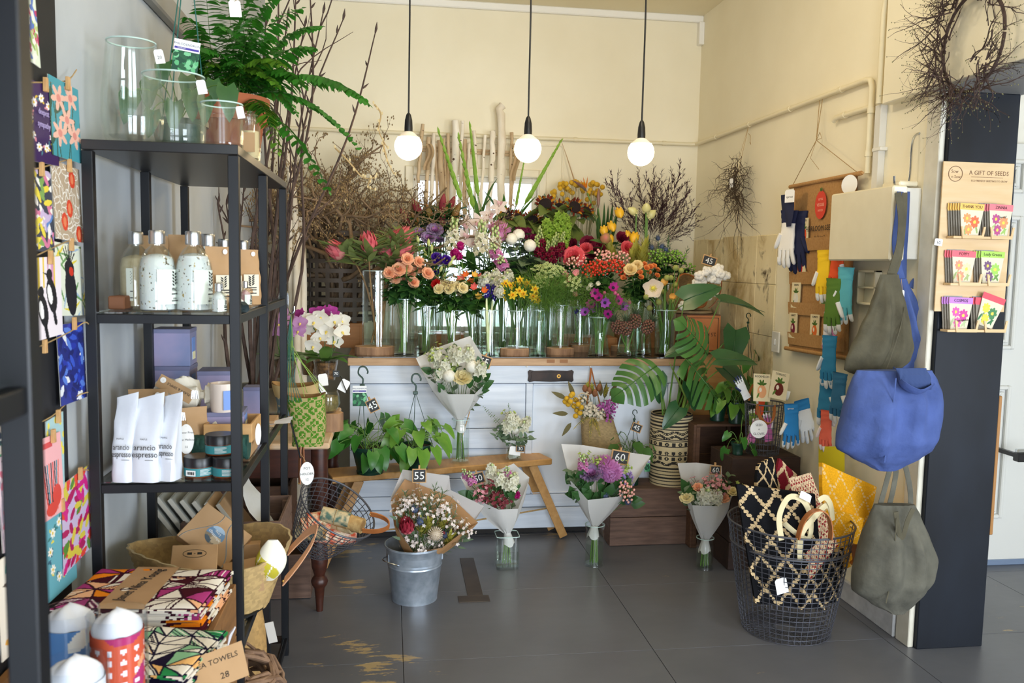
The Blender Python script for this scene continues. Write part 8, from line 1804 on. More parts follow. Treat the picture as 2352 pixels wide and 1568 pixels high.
mb=MB();mb.grid(lambda u,v:bn(u,v),12,16);mb.grid(lambda u,v:bn(1-u,v,-.003),6,8);mb.obj('burlap',BA,t)
for v in(0,1):MB().tube([bn(-.05,v,.006),bn(1.08,v,.006)],.010,10).obj('rod_sleeve' if v else 'bottom_roll',BA,t)
MB().tube([bn(-.06,1,.006),bn(1.1,1,.006)],.0055,8).obj('wooden_rod',PINE,t)
pz=[.60,.40,.215,.03]
for k,v in enumerate(pz):mb=MB();mb.grid(lambda u,w:bn(.02+.96*u,v+.075*w,.010+.004*w),10,2);mb.obj('pocket',BA,t)
kn=gw(1875,322,2.0);pz_=Vector((XR-.018,kn.y,zp-.0))
mb=MB();mb.tube([pz_,kn],.0018,4);mb.tube([pz_+Vector((0,.03,0)),kn],.0018,4);mb.tube([kn,bn(0,1,.01)],.0018,4);mb.tube([kn,bn(1.05,1,.01)],.0018,4);mb.tube([kn,kn+Vector((-.01,.03,-.08)),kn+Vector((0,-.04,-.14))],.0012,4);mb.tube([kn,kn+Vector((-.01,-.05,.03)),kn+Vector((-.01,-.07,.0)),kn],.0014,4);stuff(mb.obj('twine_hanger',TWINE,t))
def bnM(u,v,off):p0,px,py=bn(u,v,off),bn(u+.05,v,off),bn(u,v+.05,off);x=(px-p0).normalized();y=(py-p0);y=(y-x*y.dot(x)).normalized();return mx_from(x,y,x.cross(y),p0)
Me=bnM(.52,.86,.008);RT=mat('tomato_red_print','#d5402c',.7);MB().prism([(.052*math.cos(a*.2618),.066*math.sin(a*.2618))for a in range(24)],.001,Me).obj('red_emblem',RT,t,smooth=False)
leafs=MB();[leaf(leafs,Me@TR(0,.062,.0012)@RZ(a),.022,.01,'lance',0,0)for a in(-.6,0,.6)];leafs.obj('green_calyx',mat('print_green','#4c6b2a',.7),t)
for i,s in enumerate(('LITTLE','VEGGIE','PATCH')):text(s,.020 if i==1 else.014,mat('emblem_lettering','#f0b8a0',.7),t,Me@TR(0,.026-.026*i,.0012),ex=.0002)
text('HEIRLOOM SEEDS',.036,INK,t,bnM(.52,.725,.009),ex=.0003);text('By Chelsea D',.019,INK,t,bnM(.52,.675,.009),ex=.0002)
def packet(label,M,w,h,word,veg,bg='#e9d9b2',name='seed_packet',group=None,flap=None,draw=None):
 cv=Cv(*((48,62)if not(group and draw)else(14,18)),bg,h/w);A=cv.asp
 if draw:draw(cv)
 else:
  cv.ell(.5,A*.36,.27,A*.24,veg);cv.ell(.42,A*.42,.08,A*.08,'#f2e6d0');[cv.leaf(.5,A*.6,.3,.12,a,'#4d6f2d')for a in(.3,1.2,2.0,2.8)];cv.leaf(.2,A*.12,.3,.1,1.1,'#5d7f35')
 if flap:cv.rect(0,A*.8,1,A,flap)
 t=T(name,label,'seed packet',M@Vector((0,-h/2,0)),0,group);tp=(lambda v:1 if v>.8 else.68+.34*v)if flap else(lambda v:1)
 sheet(cv,lambda u,v:M@Vector(((u-.5)*w*tp(v),(v-.5)*h,0)),.003,bg).obj('envelope',PRINT,t,smooth=False)
 if flap and draw and word in('ZINNIA','COSMOS'):text({'ZINNIA':'Hooray!','COSMOS':'Congratulations'}[word],w*.13,INK,t,M@TR(.1*w,-h*.2 if word=='COSMOS' else h*.12,.0006)@RZ(.12),ex=.0002,wide=.7)
 if word:text(word,w*.16,INK,t,M@TR(0,h*.40,.0006),ex=.0002,wide=.9)
 return t
for u,k,word,veg,rot,lab in((.25,0,'TOMATO','#e2582b',.0,'tomato seed packet in the top banner pocket'),(.18,1,'','#c8302a',.5,'tilted watermelon seed packet in the second banner pocket'),(.15,2,'ONION','#e4e2d8',.0,'white onion seed packet in the third banner pocket'),(.62,2,'ONION','#5d7f45',.0,'spring onion seed packet in the third banner pocket'),(.12,3,'CARROT','#7d2440',.0,'purple carrot seed packet in the bottom banner pocket'),(.48,3,'TOMATO','#e2702f',.0,'orange tomato seed packet in the bottom banner pocket')):
 packet(lab,bnM(u,pz[k]+.118,.012)@RZ(rot),.085,.125,word,veg)
t=hang_tag('round white tag with plant sketch beside the seed banner',gw(1951,424,1.985),WN,.085,.085,(),'swing_tag',shape='round');
c=gw(1690,440,1.96);t=T('root_bundle','dark wiry root bundle hanging from the pipe on right wall','decoration',c);rg=random.Random(6);mb=MB()
for k in range(95):
 d=Vector((rg.gauss(0,.12),rg.gauss(0,.35),rg.gauss(-.35,.55)));branch(mb,c+Vector((rg.gauss(0,.012),rg.gauss(0,.03),rg.gauss(.05,.06))),d,rg.uniform(.12,.28),.0022,rg,1,.42,8,3,-.07,0,1,4,.5)
for k in range(7):branch(mb,c+Vector((0,rg.gauss(0,.03),-.1)),(rg.gauss(0,.1),rg.gauss(0,.3),-1),.3,.002,rg,1,.2,9,3,-.02,0,.6,4,.4)
for i,v in enumerate(mb.v):
 if v[0]>2.03:mb.v[i]=(2.03,v[1],v[2])
stuff(mb.obj('roots',mat('dark_root','#3b2d22',.9,col2='#54422f',nscale=50),t));mb=MB();pp=Vector((XR-.018,c.y,zp));mb.tube([pp,c+Vector((0,.02,.12))],.0014,4);mb.tube([pp,c+Vector((0,-.02,.1))],.0014,4);mb.tube([pp+Vector((0,0,-.05)),pp+Vector((-.01,-.05,-.07)),pp+Vector((-.01,-.06,-.12)),pp+Vector((0,-.02,-.1))],.0016,4);mb.obj('string',TWINE,t)
hang_tag('small white tag tied into the hanging root bundle',gw(1680,420,1.93),WN,.028,.05,())
c=pX(2215,95,1.93);t=T('twig_wreath','wild dark twig wreath hanging on the boxed header','wreath',c);rg=random.Random(2);mb=MB()
for k in range(190):
 a=rg.uniform(1.3,5.9)if k<140 else rg.uniform(0,6.28);R=.15+rg.gauss(0,.018);p=c+Vector((rg.gauss(0,.014),-R*math.cos(a)*.9,R*math.sin(a)*1.12));tg=Vector((rg.gauss(0,.15),R*math.sin(a)*6*.9,R*math.cos(a)*6)).normalized()*(1 if rg.random()<.5 else-1);o=Vector((0,-math.cos(a),math.sin(a)))
 branch(mb,p,tg+o*rg.uniform(.1,1.1)+Vector((-.1,0,0)),rg.uniform(.08,.21),rg.uniform(.0016,.0032),rg,1,.2,7,4,0,0,.7,4,.55,.0016)
for i,v in enumerate(mb.v):
 if v[0]>1.985:mb.v[i]=(1.985,v[1],v[2])
stuff(mb.obj('twigs',[mat('wreath_twig','#3a2a26',.85,col2='#4d3a34',nscale=50),mat('wreath_bud','#6d6a45',.8)],t));MB().tube([c+Vector((.03,-.155*math.cos(k*.26),.165*math.sin(k*.26)))for k in range(25)],.006,6).obj('hoop',BARK,t);MB().tube([c+Vector((.03,0,.16)),c+Vector((.05,0,.2)),c+Vector((.06,0,.22))],.002,4).obj('nail_loop',TWINE,t)
y0,y1=pX(2048,520,1.915).y,pX(1907,520,1.915).y;z0,z1=pX(1980,598,1.915).z,pX(1980,436,1.915).z;t=T('meter_box','cream metal meter box with white edge on right wall','meter box',(1.97,(y0+y1)/2,z0))
MB().box(1.912,y0,z0,1.975,y1,z1,.006).obj('cover',CREAMP,t,smooth=False);MB().box(1.9755,y0+.012,z0+.006,XR,y1-.01,z1-.006,.003).obj('back_box',WHITEP,t,smooth=False);MB().box(1.95,y0+.02,z1,2.03,y0+.14,z1+.02,.005).obj('top_latch',CREAMP,t,smooth=False);MB().lathe([(.001,0),(.005,0),(.005,.003),(.001,.003)],10,align((-1,0,0),(1.95,y0+.05,z1+.01)),cap=False).obj('screw',STEEL,t)
p=pX(1789,785,XR);t=T('light_switch','white light switch plate on the stained wall facing','switch',p);MB().box(XR-.022,p.y-.042,p.z-.055,XR-.013,p.y+.042,p.z+.055,.003).obj('plate',WHITEP,t,smooth=False);MB().box(XR-.027,p.y-.008,p.z-.016,XR-.022,p.y+.008,p.z+.016,.002).obj('rocker',PAPERW,t,smooth=False)
a_,e_=pX(1985,620,XR),pX(2022,702,XR);t=T('small_wall_frame','small shallow wooden wall frame behind the olive apron','frame',((XR,(a_.y+e_.y)/2,e_.z)));
for q in((e_.y,a_.y,a_.z-.01,a_.z),(e_.y,a_.y,e_.z,e_.z+.01),(e_.y,e_.y+.01,e_.z,a_.z),(a_.y-.01,a_.y,e_.z,a_.z),(e_.y,a_.y,(a_.z+e_.z)/2-.004,(a_.z+e_.z)/2+.004)):MB().box(XR-.03,q[0],q[2],XR,q[1],q[3],.002).obj('frame_rail',CREAMP,t,smooth=False)
# cloth bags and aprons: closed bodies with folds
def soft(label,sil,Y,depth,m,folds=(),name='cloth_bag',cat='bag',nseg=44,par=None,part='body',amp=.024,side=-.15):
 rows=34;v0,v1=sil[0][0],sil[-1][0];top=pY((sil[0][1]+sil[0][2])/2,v0,Y);t=par or T(name,label,cat,pY((sil[-1][1]+sil[-1][2])/2,v1,Y))
 def lr(v):
  for(a,l0,r0),(b,l1,r1)in zip(sil,sil[1:]):
   if a<=v<=b:k=(v-a)/(b-a);k=k*k*(3-2*k)*.5+k*.5;return l0+(l1-l0)*k,r0+(r1-r0)*k
  return sil[-1][1:]
 def f(u,v):
  vv=v0+(v1-v0)*v;l,r=lr(vv);L_,R_=pY(l,vv,Y),pY(r,vv,Y);c_=(L_+R_)/2;w=(R_-L_).length/2;a=2*PI*u;th=depth/2*min(1,.25+2.4*min(v,1-v)+.0)*(.55+.45*min(1,w/.12));e=(abs(math.cos(a))**2.3+abs(math.sin(a))**2.3)**(-1/2.3);x=w*math.cos(a)*e;s=x/max(w,1e-4);rip=sum(amp*k2*math.exp(-((s-sx-sl*v)/wd)**2)*math.sin(PI*min(1,max(0,(v-f0)/(f1-f0))))for sx,sl,wd,k2,f0,f1 in folds)
  q=c_+(R_-L_).normalized()*x;return q+Vector((0,th*math.sin(a)*e-(rip if math.sin(a)<0 else 0)+.002*math.sin(s*19+v*13),0))
 mb=MB();mb.grid(f,nseg,rows,closeu=True);mb.add([f(k/22,1)for k in range(22)],[tuple(range(22))]);mb.add([f(k/22,0)for k in range(22)],[tuple(range(21,-1,-1))]);mb.obj(part,m,t,auto=False);return t
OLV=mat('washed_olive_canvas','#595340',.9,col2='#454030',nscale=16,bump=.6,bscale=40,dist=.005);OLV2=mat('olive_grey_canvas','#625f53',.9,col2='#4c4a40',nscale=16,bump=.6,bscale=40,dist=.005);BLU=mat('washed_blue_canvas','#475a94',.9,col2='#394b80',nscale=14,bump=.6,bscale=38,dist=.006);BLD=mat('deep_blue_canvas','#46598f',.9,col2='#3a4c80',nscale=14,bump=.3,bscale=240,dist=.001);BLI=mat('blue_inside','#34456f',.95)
def strap(par,pts,Y,m,w=.028,nm='strap',th=.004):
 P_=smoothpts([pY(u,v,Y+(q[0]if q else 0))for u,v,*q in pts],4);MB().tube(P_,w/2,8,flat=.22,up=(0,1,0)).obj(nm,m,par)
Yb2=3.12
hkp=pY(2052,432,Yb2);SH=T('s_hook','long chrome S hook holding apron straps by the meter box','hook',hkp);MB().tube(smoothpts([pY(u,v,Yb2+dy)for u,v,dy in((2054,404,0),(2056,425,0),(2068,436,0),(2083,432,0),(2090,400,.0),(2094,340,.0),(2100,315,.0),(2112,306,0),(2124,311,-.02))],4),.0045,8).obj('wire',STEEL,SH)
t=soft('blue bag',[(640,2066,2082),(690,2064,2106),(740,2066,2126),(785,2068,2148),(808,2064,2144),(850,2046,2122)],3.05,.05,BLD,((-.3,.3,.25,.9,.0,1),(.4,-.2,.3,-.8,.2,1)),'blue_apron','apron')
t['label']='blue canvas apron hanging behind the olive one by the pillar';strap(t,[(2068,440),(2062,500),(2056,560),(2066,620),(2080,660)],3.06,BLD);strap(t,[(2083,440),(2080,520),(2076,580),(2075,640)],3.08,BLD);strap(t,[(2092,660),(2104,645),(2108,690)],3.10,BLD)
hang_tag('small white tag on white string at blue apron strap',pY(2072,680,2.99),(0,-1,0),.016,.045,(),string=[pY(2070,640,3.0)])
t=soft('',[(630,2022,2064),(660,2013,2071),(700,1999,2080),(760,1974,2092),(798,1954,2099),(828,1941,2090),(850,1938,2066),(870,1992,2030)],2.98,.07,OLV,((-.35,.3,.22,1,.05,1),(.15,.1,.2,-.9,.1,1),(.55,-.1,.2,.7,.2,1)),'olive_apron','apron');t['label']='olive canvas apron with pointed hem hanging from the S hook'
strap(t,[(2078,705),(2066,760),(2048,815),(2030,862)],2.945,OLV,.004,'seam');strap(t,[(2062,442),(2070,500),(2066,560),(2055,600),(2044,632)],3.0,OLV);strap(t,[(2078,442),(2076,500),(2066,590),(2052,632)],3.01,OLV,.024)
t=soft('',[(850,1968,2140),(872,1958,2152),(900,1950,2160),(950,1938,2157),(1000,1926,2150),(1030,1922,2138),(1050,1955,2110),(1072,1998,2072),(1080,2015,2055)],2.835,.19,BLU,((-.55,.25,.16,1,.05,.95),(-.1,.1,.13,-1.1,.0,.8),(.25,.12,.12,.9,.0,.9),(.6,-.2,.15,-1,.0,.7),(-.75,.5,.12,.8,.4,1)),'canvas_tote','bag');t['label']='large blue canvas tote bag hanging beside the black pillar'
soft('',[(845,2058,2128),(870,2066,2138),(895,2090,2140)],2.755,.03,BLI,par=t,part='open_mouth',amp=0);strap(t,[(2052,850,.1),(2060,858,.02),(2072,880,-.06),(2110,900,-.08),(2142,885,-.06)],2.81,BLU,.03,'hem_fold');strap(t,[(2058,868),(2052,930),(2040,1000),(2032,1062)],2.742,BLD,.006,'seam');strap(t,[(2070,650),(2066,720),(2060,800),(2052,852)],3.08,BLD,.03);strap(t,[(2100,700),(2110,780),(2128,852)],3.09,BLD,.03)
t=soft('',[(1158,2008,2100),(1180,2000,2112),(1230,1985,2128),(1280,1972,2146),(1320,1962,2140),(1355,1958,2122),(1385,2000,2098),(1408,2045,2075)],2.845,.18,OLV2,((-.5,.25,.16,1,.0,.95),(-.05,.05,.12,-1,.0,.8),(.3,.1,.13,1,.1,.9),(.62,-.1,.14,-1.1,.1,.7)),'canvas_tote','bag');t['label']='olive grey canvas tote bag hanging low beside the wire basket'
for pts in(((2020,1165),(2030,1130),(2042,1085),(2050,1065)),((2040,1170),(2050,1130),(2058,1085),(2056,1065)),((2092,1165),(2090,1120),(2082,1080),(2078,1065))):strap(t,pts,2.87,OLV2,.022)
strap(t,[(2058,1175),(2062,1210),(2072,1235),(2085,1195),(2098,1168)],2.765,BLI if 0 else OLV,.02,'mouth_fold');strap(t,[(2060,1190),(2054,1270),(2045,1340),(2035,1385)],2.757,OLV,.005,'seam')
MB().tube([pY(2066,1060,2.95),pY(2066,1045,3.0),pY(2066,1040,3.1)],.004,6).obj('wall_hook',STEEL,t)
# basket of gloves on the dark crate
gb=Vector((pY(1756,1030,3.93).x,3.955,zc2+.001));GH=pY(1756,925,3.955).z-zc2;t=T('wire_basket','small wire basket of gloves and seed packets on the dark crate','basket',gb)
wire_body(t,lambda q:.078+.016*q,0,GH,26,9,.0014,TR(gb));leather_handle(t,gb+Vector((-.068,-.066,GH)),gb+Vector((.006,-.095,GH)),(0,-.03,-.085),(.2,-.6,.5),.02);leather_handle(t,gb+Vector((-.05,.07,GH)),gb+Vector((.05,.07,GH)),(0,.01,.09),(0,1,0),.02)
hang_tag('round white handwritten tag on small glove basket',pY(1743,985,3.84),(0,-1,.05),.088,.088,('SEED','+','GLOVES'),'swing_tag',shape='round',size=.016)
for k,(u,v,dn,L,cm,ct_,lab)in enumerate(((1725,1010,(.3,0,.9),.17,'#e483bd','#f4eef2','pink and white glove inside the small wire basket, lower'),(1765,1000,(-.2,0,1),.17,'#d977b4','#f4eef2','pink glove inside the small wire basket beside the tag'),(1745,940,(.1,.0,1),.16,'#e8531f','#f3efe8','orange glove stuffed upright in the small wire basket'),(1800,905,(-.9,0,.3),.17,'#eef0ee','#2f8fc0','white and blue glove lying over the basket rim'),(1712,905,(-.5,0,.9),.15,'#eef0f4','#1c2a55','white and navy glove leaning out of basket left side'),(1728,985,(0,0,1),.15,'#8fb04a','#f0efe8','lime green glove at bottom left of wire basket'),(1770,900,(.4,0,1),.15,'#cfe39a','#f4f4ee','pale lime glove standing at back of basket'))):
 glove(lab,pY(u,v,3.94+.02*(k%3)),dn,(0,-1,.1),L*.8,cm,ct_,seed=k)
bgv=glove('bright blue glove with white tips clipped outside the glove basket',pY(1818,948,3.80),(.03,0,-1),(-.1,-1,0),.21,'#2a86c8','#eef0ee','#2a86c8',seed=3);glove('white backed blue glove beside the bright blue one',pY(1845,938,3.83),(.28,0,-1),(-.1,-1,0),.21,'#eceff2','#dfe4ea','#2a86c8',seed=5)
text('sprout',.012,PAPERW,bgv,mx_from((1,0,0),(0,0,1),(0,-1,0),pY(1816,938,3.775)),ex=.0003)
packet('rockmelon seed packet standing in the glove basket',mx_from((1,.1,0),(0,.2,1),(0,-1,.2),pY(1750,890,3.86))@RZ(-.06),.088,.13,'ROCKMELON','#e8a878');packet('tomato seed packet with dark fruit in the glove basket',mx_from((1,.1,0),(0,.2,1),(0,-1,.2),pY(1790,885,3.85))@RZ(-.22),.092,.13,'TOMATO','#6b2a22')
# big wire basket with rugs
wbc=Vector((pY(1832,1420,3.10).x,3.20,.004));wt=pY(1838,1196,wbc.y).z;t=T('wire_basket','large wire basket on floor stuffed with patterned woven rugs','basket',wbc)
rbw=lambda q:.175+.072*q**.9;wire_body(t,rbw,0,wt,48,22,.0017,TR(wbc),rims=(1.0,.80),rimr=.0042)
leather_handle(t,wbc+Vector((-.085,-.232,wt)),wbc+Vector((.04,-.244,wt)),(0,-.02,.12),(.0,1,0),.03);leather_handle(t,wbc+Vector((.245,.02,wt-.06)),wbc+Vector((.20,-.14,wt-.06)),(.02,-.02,-.10),(.7,-.5,.2),.03)
BLKC,CRE='#17171a','#c9ae84'
def trellis(w,h,asp,bg,fg,n=4,lw_=.05,noise=.0):
 cv=Cv(w,h,bg,asp);
 for i in range(-n*2,n*3):
  for s in(-1,1):
   for k in range(int(24*asp)+1):y=k/24;x=(i/n)+s*y*.8;cv.ell(x+.35/n*.0,y,lw_*.5*(1+.5*(math.sin(y*40)>0)),lw_*.5,fg)
 rs=np.random.RandomState(3);cv.a*=(1-noise+noise*2*rs.rand(h,w,1)).astype(np.float32);return cv
def rug(label,pts,cv,thick=.02,Y=3.2,name='woven_rug'):
 """folded rug panel: bilinear patch over four photo corners (u, v, y), with soft bulge"""
 P_=[pY(u,v,y)for u,v,y in pts];n=(P_[1]-P_[0]).cross(P_[3]-P_[0]).normalized();t=T(name,label,'rug',P_[0])
 def f(u,v,o=0):p=P_[0].lerp(P_[1],u).lerp(P_[3].lerp(P_[2],u),v);return p+n*(.012*math.sin(PI*u)*math.sin(PI*v)+.003*math.sin(u*9+v*7)-o)
 mb=MB();mb.grid(f,cv.w,cv.h,cfn=cv.at);mb.grid(lambda u,v:f(1-u,v,thick),12,12,col=srgb('#2b2725'))
 for e in range(4):mb.grid((lambda u,v,e=e:f(*((u,0),(1,u),(1-u,1),(0,1-u))[e],thick*v)),20,2,cfn=lambda u,v,e=e:cv.at(*((u,.01),(.99,u),(1-u,.99),(.01,1-u))[e]))
 return mb.obj('weave',CLOTHP,t)
rug('black rug with cream trellis pattern, standing front left in basket',((1735,1385,3.09),(1895,1400,3.06),(1872,1135,3.06),(1692,1112,3.12)),trellis(110,140,1.5,BLKC,CRE,3,.046,.12));rug('black and cream trellis rug corner poking up behind',((1735,1150,3.26),(1800,1190,3.26),(1776,1048,3.3),(1742,1066,3.3)),trellis(30,40,1.4,BLKC,CRE,2,.06,.12))
rug('dark red rug corner with cream pattern behind the black rugs',((1770,1170,3.3),(1850,1180,3.3),(1836,1095,3.36),(1790,1052,3.36)),trellis(36,36,1,'#7d1f2c','#d3b890',2,.08,.1));rug('mottled red and cream rug folded in the middle of basket',((1860,1330,3.02),(1925,1250,3.02),(1862,1085,3.22),(1812,1098,3.22)),(lambda c_:c_)(trellis(60,90,1.8,'#9a2f35','#d9c0a0',9,.05,.45)))
rug('mustard yellow rug with pale lattice, largest at right of basket',((1895,1250,3.16),(1985,1235,3.22),(2014,1118,3.22),(1888,1062,3.24)),trellis(100,84,.9,'#e0a01e','#dfb878',3,.035,.12));rug('mustard yellow rug side fold hanging into the basket',((1885,1330,3.10),(1955,1300,3.14),(1985,1190,3.18),(1868,1150,3.16)),trellis(50,60,1.2,'#dc9c1e','#dfb878',3,.035,.12))
rug('black and cream rug lower layer at basket bottom right',((1840,1400,3.05),(1925,1380,3.12),(1940,1260,3.12),(1850,1290,3.04)),trellis(64,64,1,BLKC,CRE,3,.05,.12))
t=T('webbing_handles','cream cotton webbing handles looping over the rugs','strap',pY(1830,1190,3.0));mb=MB();wm_=mat('cream_webbing','#d9caa0',.85,bump=.4,bscale=300,dist=.001)
for pts in(((1795,1240),(1790,1185),(1812,1142),(1845,1150),(1862,1190),(1858,1235),(1830,1225),(1800,1200)),((1838,1290),(1840,1230),(1868,1190),(1900,1160),(1912,1190)),((1880,1150),(1895,1142),(1908,1160),(1912,1195))):P_=smoothpts([pY(u,v,3.0+.004*i)for i,(u,v)in enumerate(pts)],5);mb.tube(P_,.012,8,flat=.25,up=(0,1,0))
mb.obj('webbing',wm_,t);hang_tag('crumpled white paper tag on the rugs in big basket',pY(1850,1140,3.0),(.2,-1,.4),.05,.03,(),rot=-.5);hang_tag('cream swing tag hanging low inside the big wire basket',pY(1795,1345,3.01),(.1,-1,.1),.05,.06,(),rot=.2)
# greeting seed display on the pillar
PX0,PX1=pY(2160,540,2.94).x,pY(2322,540,2.94).x;PZ1,PZ0=pY(2240,372,2.94).z,pY(2240,716,2.94).z;PLY=mat('birch_ply_display','#d6b88e',.55,col2='#caa877',nscale=4,stretch=(1,6,9));tilt=math.atan2(10,160)
Md=mx_from((1,0,0),(0,0,1),(0,-1,0),((PX0+PX1)/2,2.953,(PZ0+PZ1)/2));dw,dh=PX1-PX0,PZ1-PZ0;t=T('seed_card_display','plywood wall display of gift seed packets on the black pillar','display rack',Md@Vector((0,-dh/2,0)))
MB().box(-dw/2,-dh/2,0,dw/2,dh/2,.006,.001,M=Md).obj('board',PLY,t,smooth=False);DK=mat('burnt_brown_print','#6b4426',.7)
text('A GIFT OF SEEDS',.0225,DK,t,Md@TR(.042,dh*.43,.0064),ex=.0002,space=1.05,wide=.92);text('ECO FRIENDLY GREETINGS TO GROW',.0095,DK,t,Md@TR(.045,dh*.378,.0064),ex=.0002,wide=.9);MB().box(-.03,dh*.402,.006,.10,dh*.402+.0012,.0066,M=Md).obj('rule_line',DK,t,smooth=False)
MB().tube([Md@Vector((-.095+.028*math.cos(k*.2618),dh*.42+.028*math.sin(k*.2618),.0066))for k in range(25)],.0012,4).obj('printed_ring',DK,t);text('Sow',.017,DK,t,Md@TR(-.098,dh*.435,.0064),ex=.0002);text('n Sow',.015,DK,t,Md@TR(-.092,dh*.40,.0064),ex=.0002)
def fl_(kind):
 def d(cv):
  A=cv.asp;cv.rect(0,0,1,A*.8,'#cfc6ae');rg=random.Random(hash(kind[0])%97 if 0 else len(kind[0]))
  for i in range(5):cv.leaf(rg.random(),A*.05+rg.random()*.1,.35,.1,rg.uniform(.5,2.6),kind[3])
  for x,y,r,q in((.3,A*.55,.2,0),(.68,A*.45,.24,1),(.4,A*.22,.22,2)):cv.flower(x,y,r,8,kind[1+(q%2)],'#e9c24a',.6)
 return d
DSN=((0,0,'#e9b45a',('mari','#e58f55','#e0623c','#8fa05a'),'THANK YOU','orange marigold'),(1,0,'#d8747c',('zin','#a8467c','#d08a5c','#8fb05a'),'ZINNIA','mauve zinnia'),(0,1,'#e2606c',('pop','#ea8a6c','#eec09a','#9aa86a'),'POPPY','coral poppy'),(1,1,'#9fc653',('leafy','#6a4a6c','#94bf54','#5f8a3c'),'Leafy Greens','green lettuce'),(0,2,'#b878bf',('cos','#d24f9c','#c03a8c','#a8b88a'),'COSMOS','pink cosmos'),(1,2,'#d64a58',('sun','#e6cf3c','#3f7a48','#2f6a3c'),'','tilted cucumber flower'))
for cx,r,flap,kd,word,nm in DSN:
 x=-.055+cx*.118;y=dh*(.155-.312*r)-.028;zz=.03
 MB().box(x-.062,y-.064,.006,x+.05,y-.055,.05,.001,M=Md).obj('pocket_shelf',PLY,t,smooth=False)
 ol=[(-.052,-.064),(.04,-.064),(.052,-.018),(.046,-.018),(.036,-.056),(-.030,-.056),(-.036,-.018),(-.042,-.018)];MB().prism([(x+.014+a,y+b)for a,b in[(-.042,-.064),(.042,-.064),(.05,-.02),(.042,-.02),(.036,-.052),(-.036,-.052),(-.042,-.02),(-.05,-.02)]],.004,Md@TR(0,0,.05)).obj('pocket_frame',PLY,t,smooth=False)
 for k in range(6 if r==0 else 4):
  Mp2=Md@TR(x+.012-.007*(5-k)*.9,y+.004,.012+.0055*k)@RZ(-.03);packet('%s seed packet in the pillar display, %s'%(nm,'front one' if k==(5 if r==0 else 3)else('directly','second','third','fourth','fifth')[(5 if r==0 else 3)-1-k]+' behind the front one'),Mp2@(RZ(-.28)@TR(0,.012,0)if nm.startswith('tilted')and k==3 else Matrix.Identity(4)),.098,.122,word if k==(5 if r==0 else 3)else '',flap,'#7d7466' if k<(5 if r==0 else 3)else '#cfc6ae','gift_seed_packet',None if k==(5 if r==0 else 3)else '%s packets behind the front one'%nm,flap,fl_(kd)if k==(5 if r==0 else 3)else(lambda cv:None))
 MB().box(x-.055,y-.05,.0062,x+.02,y+.07,.0075,M=Md).obj('grey_envelope',mat('grey_envelope','#a4a3a2',.7),t,smooth=False)
hang_tag('small white tag reading 10 at left edge of seed display',Md@Vector((-dw/2-.004,-.02,.010)),(0,-1,0),.032,.026,('10',),rot=-.12,size=.017)
p=pY(2346,1045,3.6);t=T('door_handle_set','dark door latch just visible at right picture edge','latch',p);MB().box(-.03,-.02,-.03,.05,.02,.01,.004,M=TR(p)).obj('latch_body',BLACKP,t,smooth=False);MB().box(-.03,-.012,.012,.05,.012,.03,.004,M=TR(p)).obj('lever',STEEL,t,smooth=False);MB().box(0,.0,-.02,.02,.20,.0,M=TR(p)).obj('spindle',BLACKP,t,smooth=False)
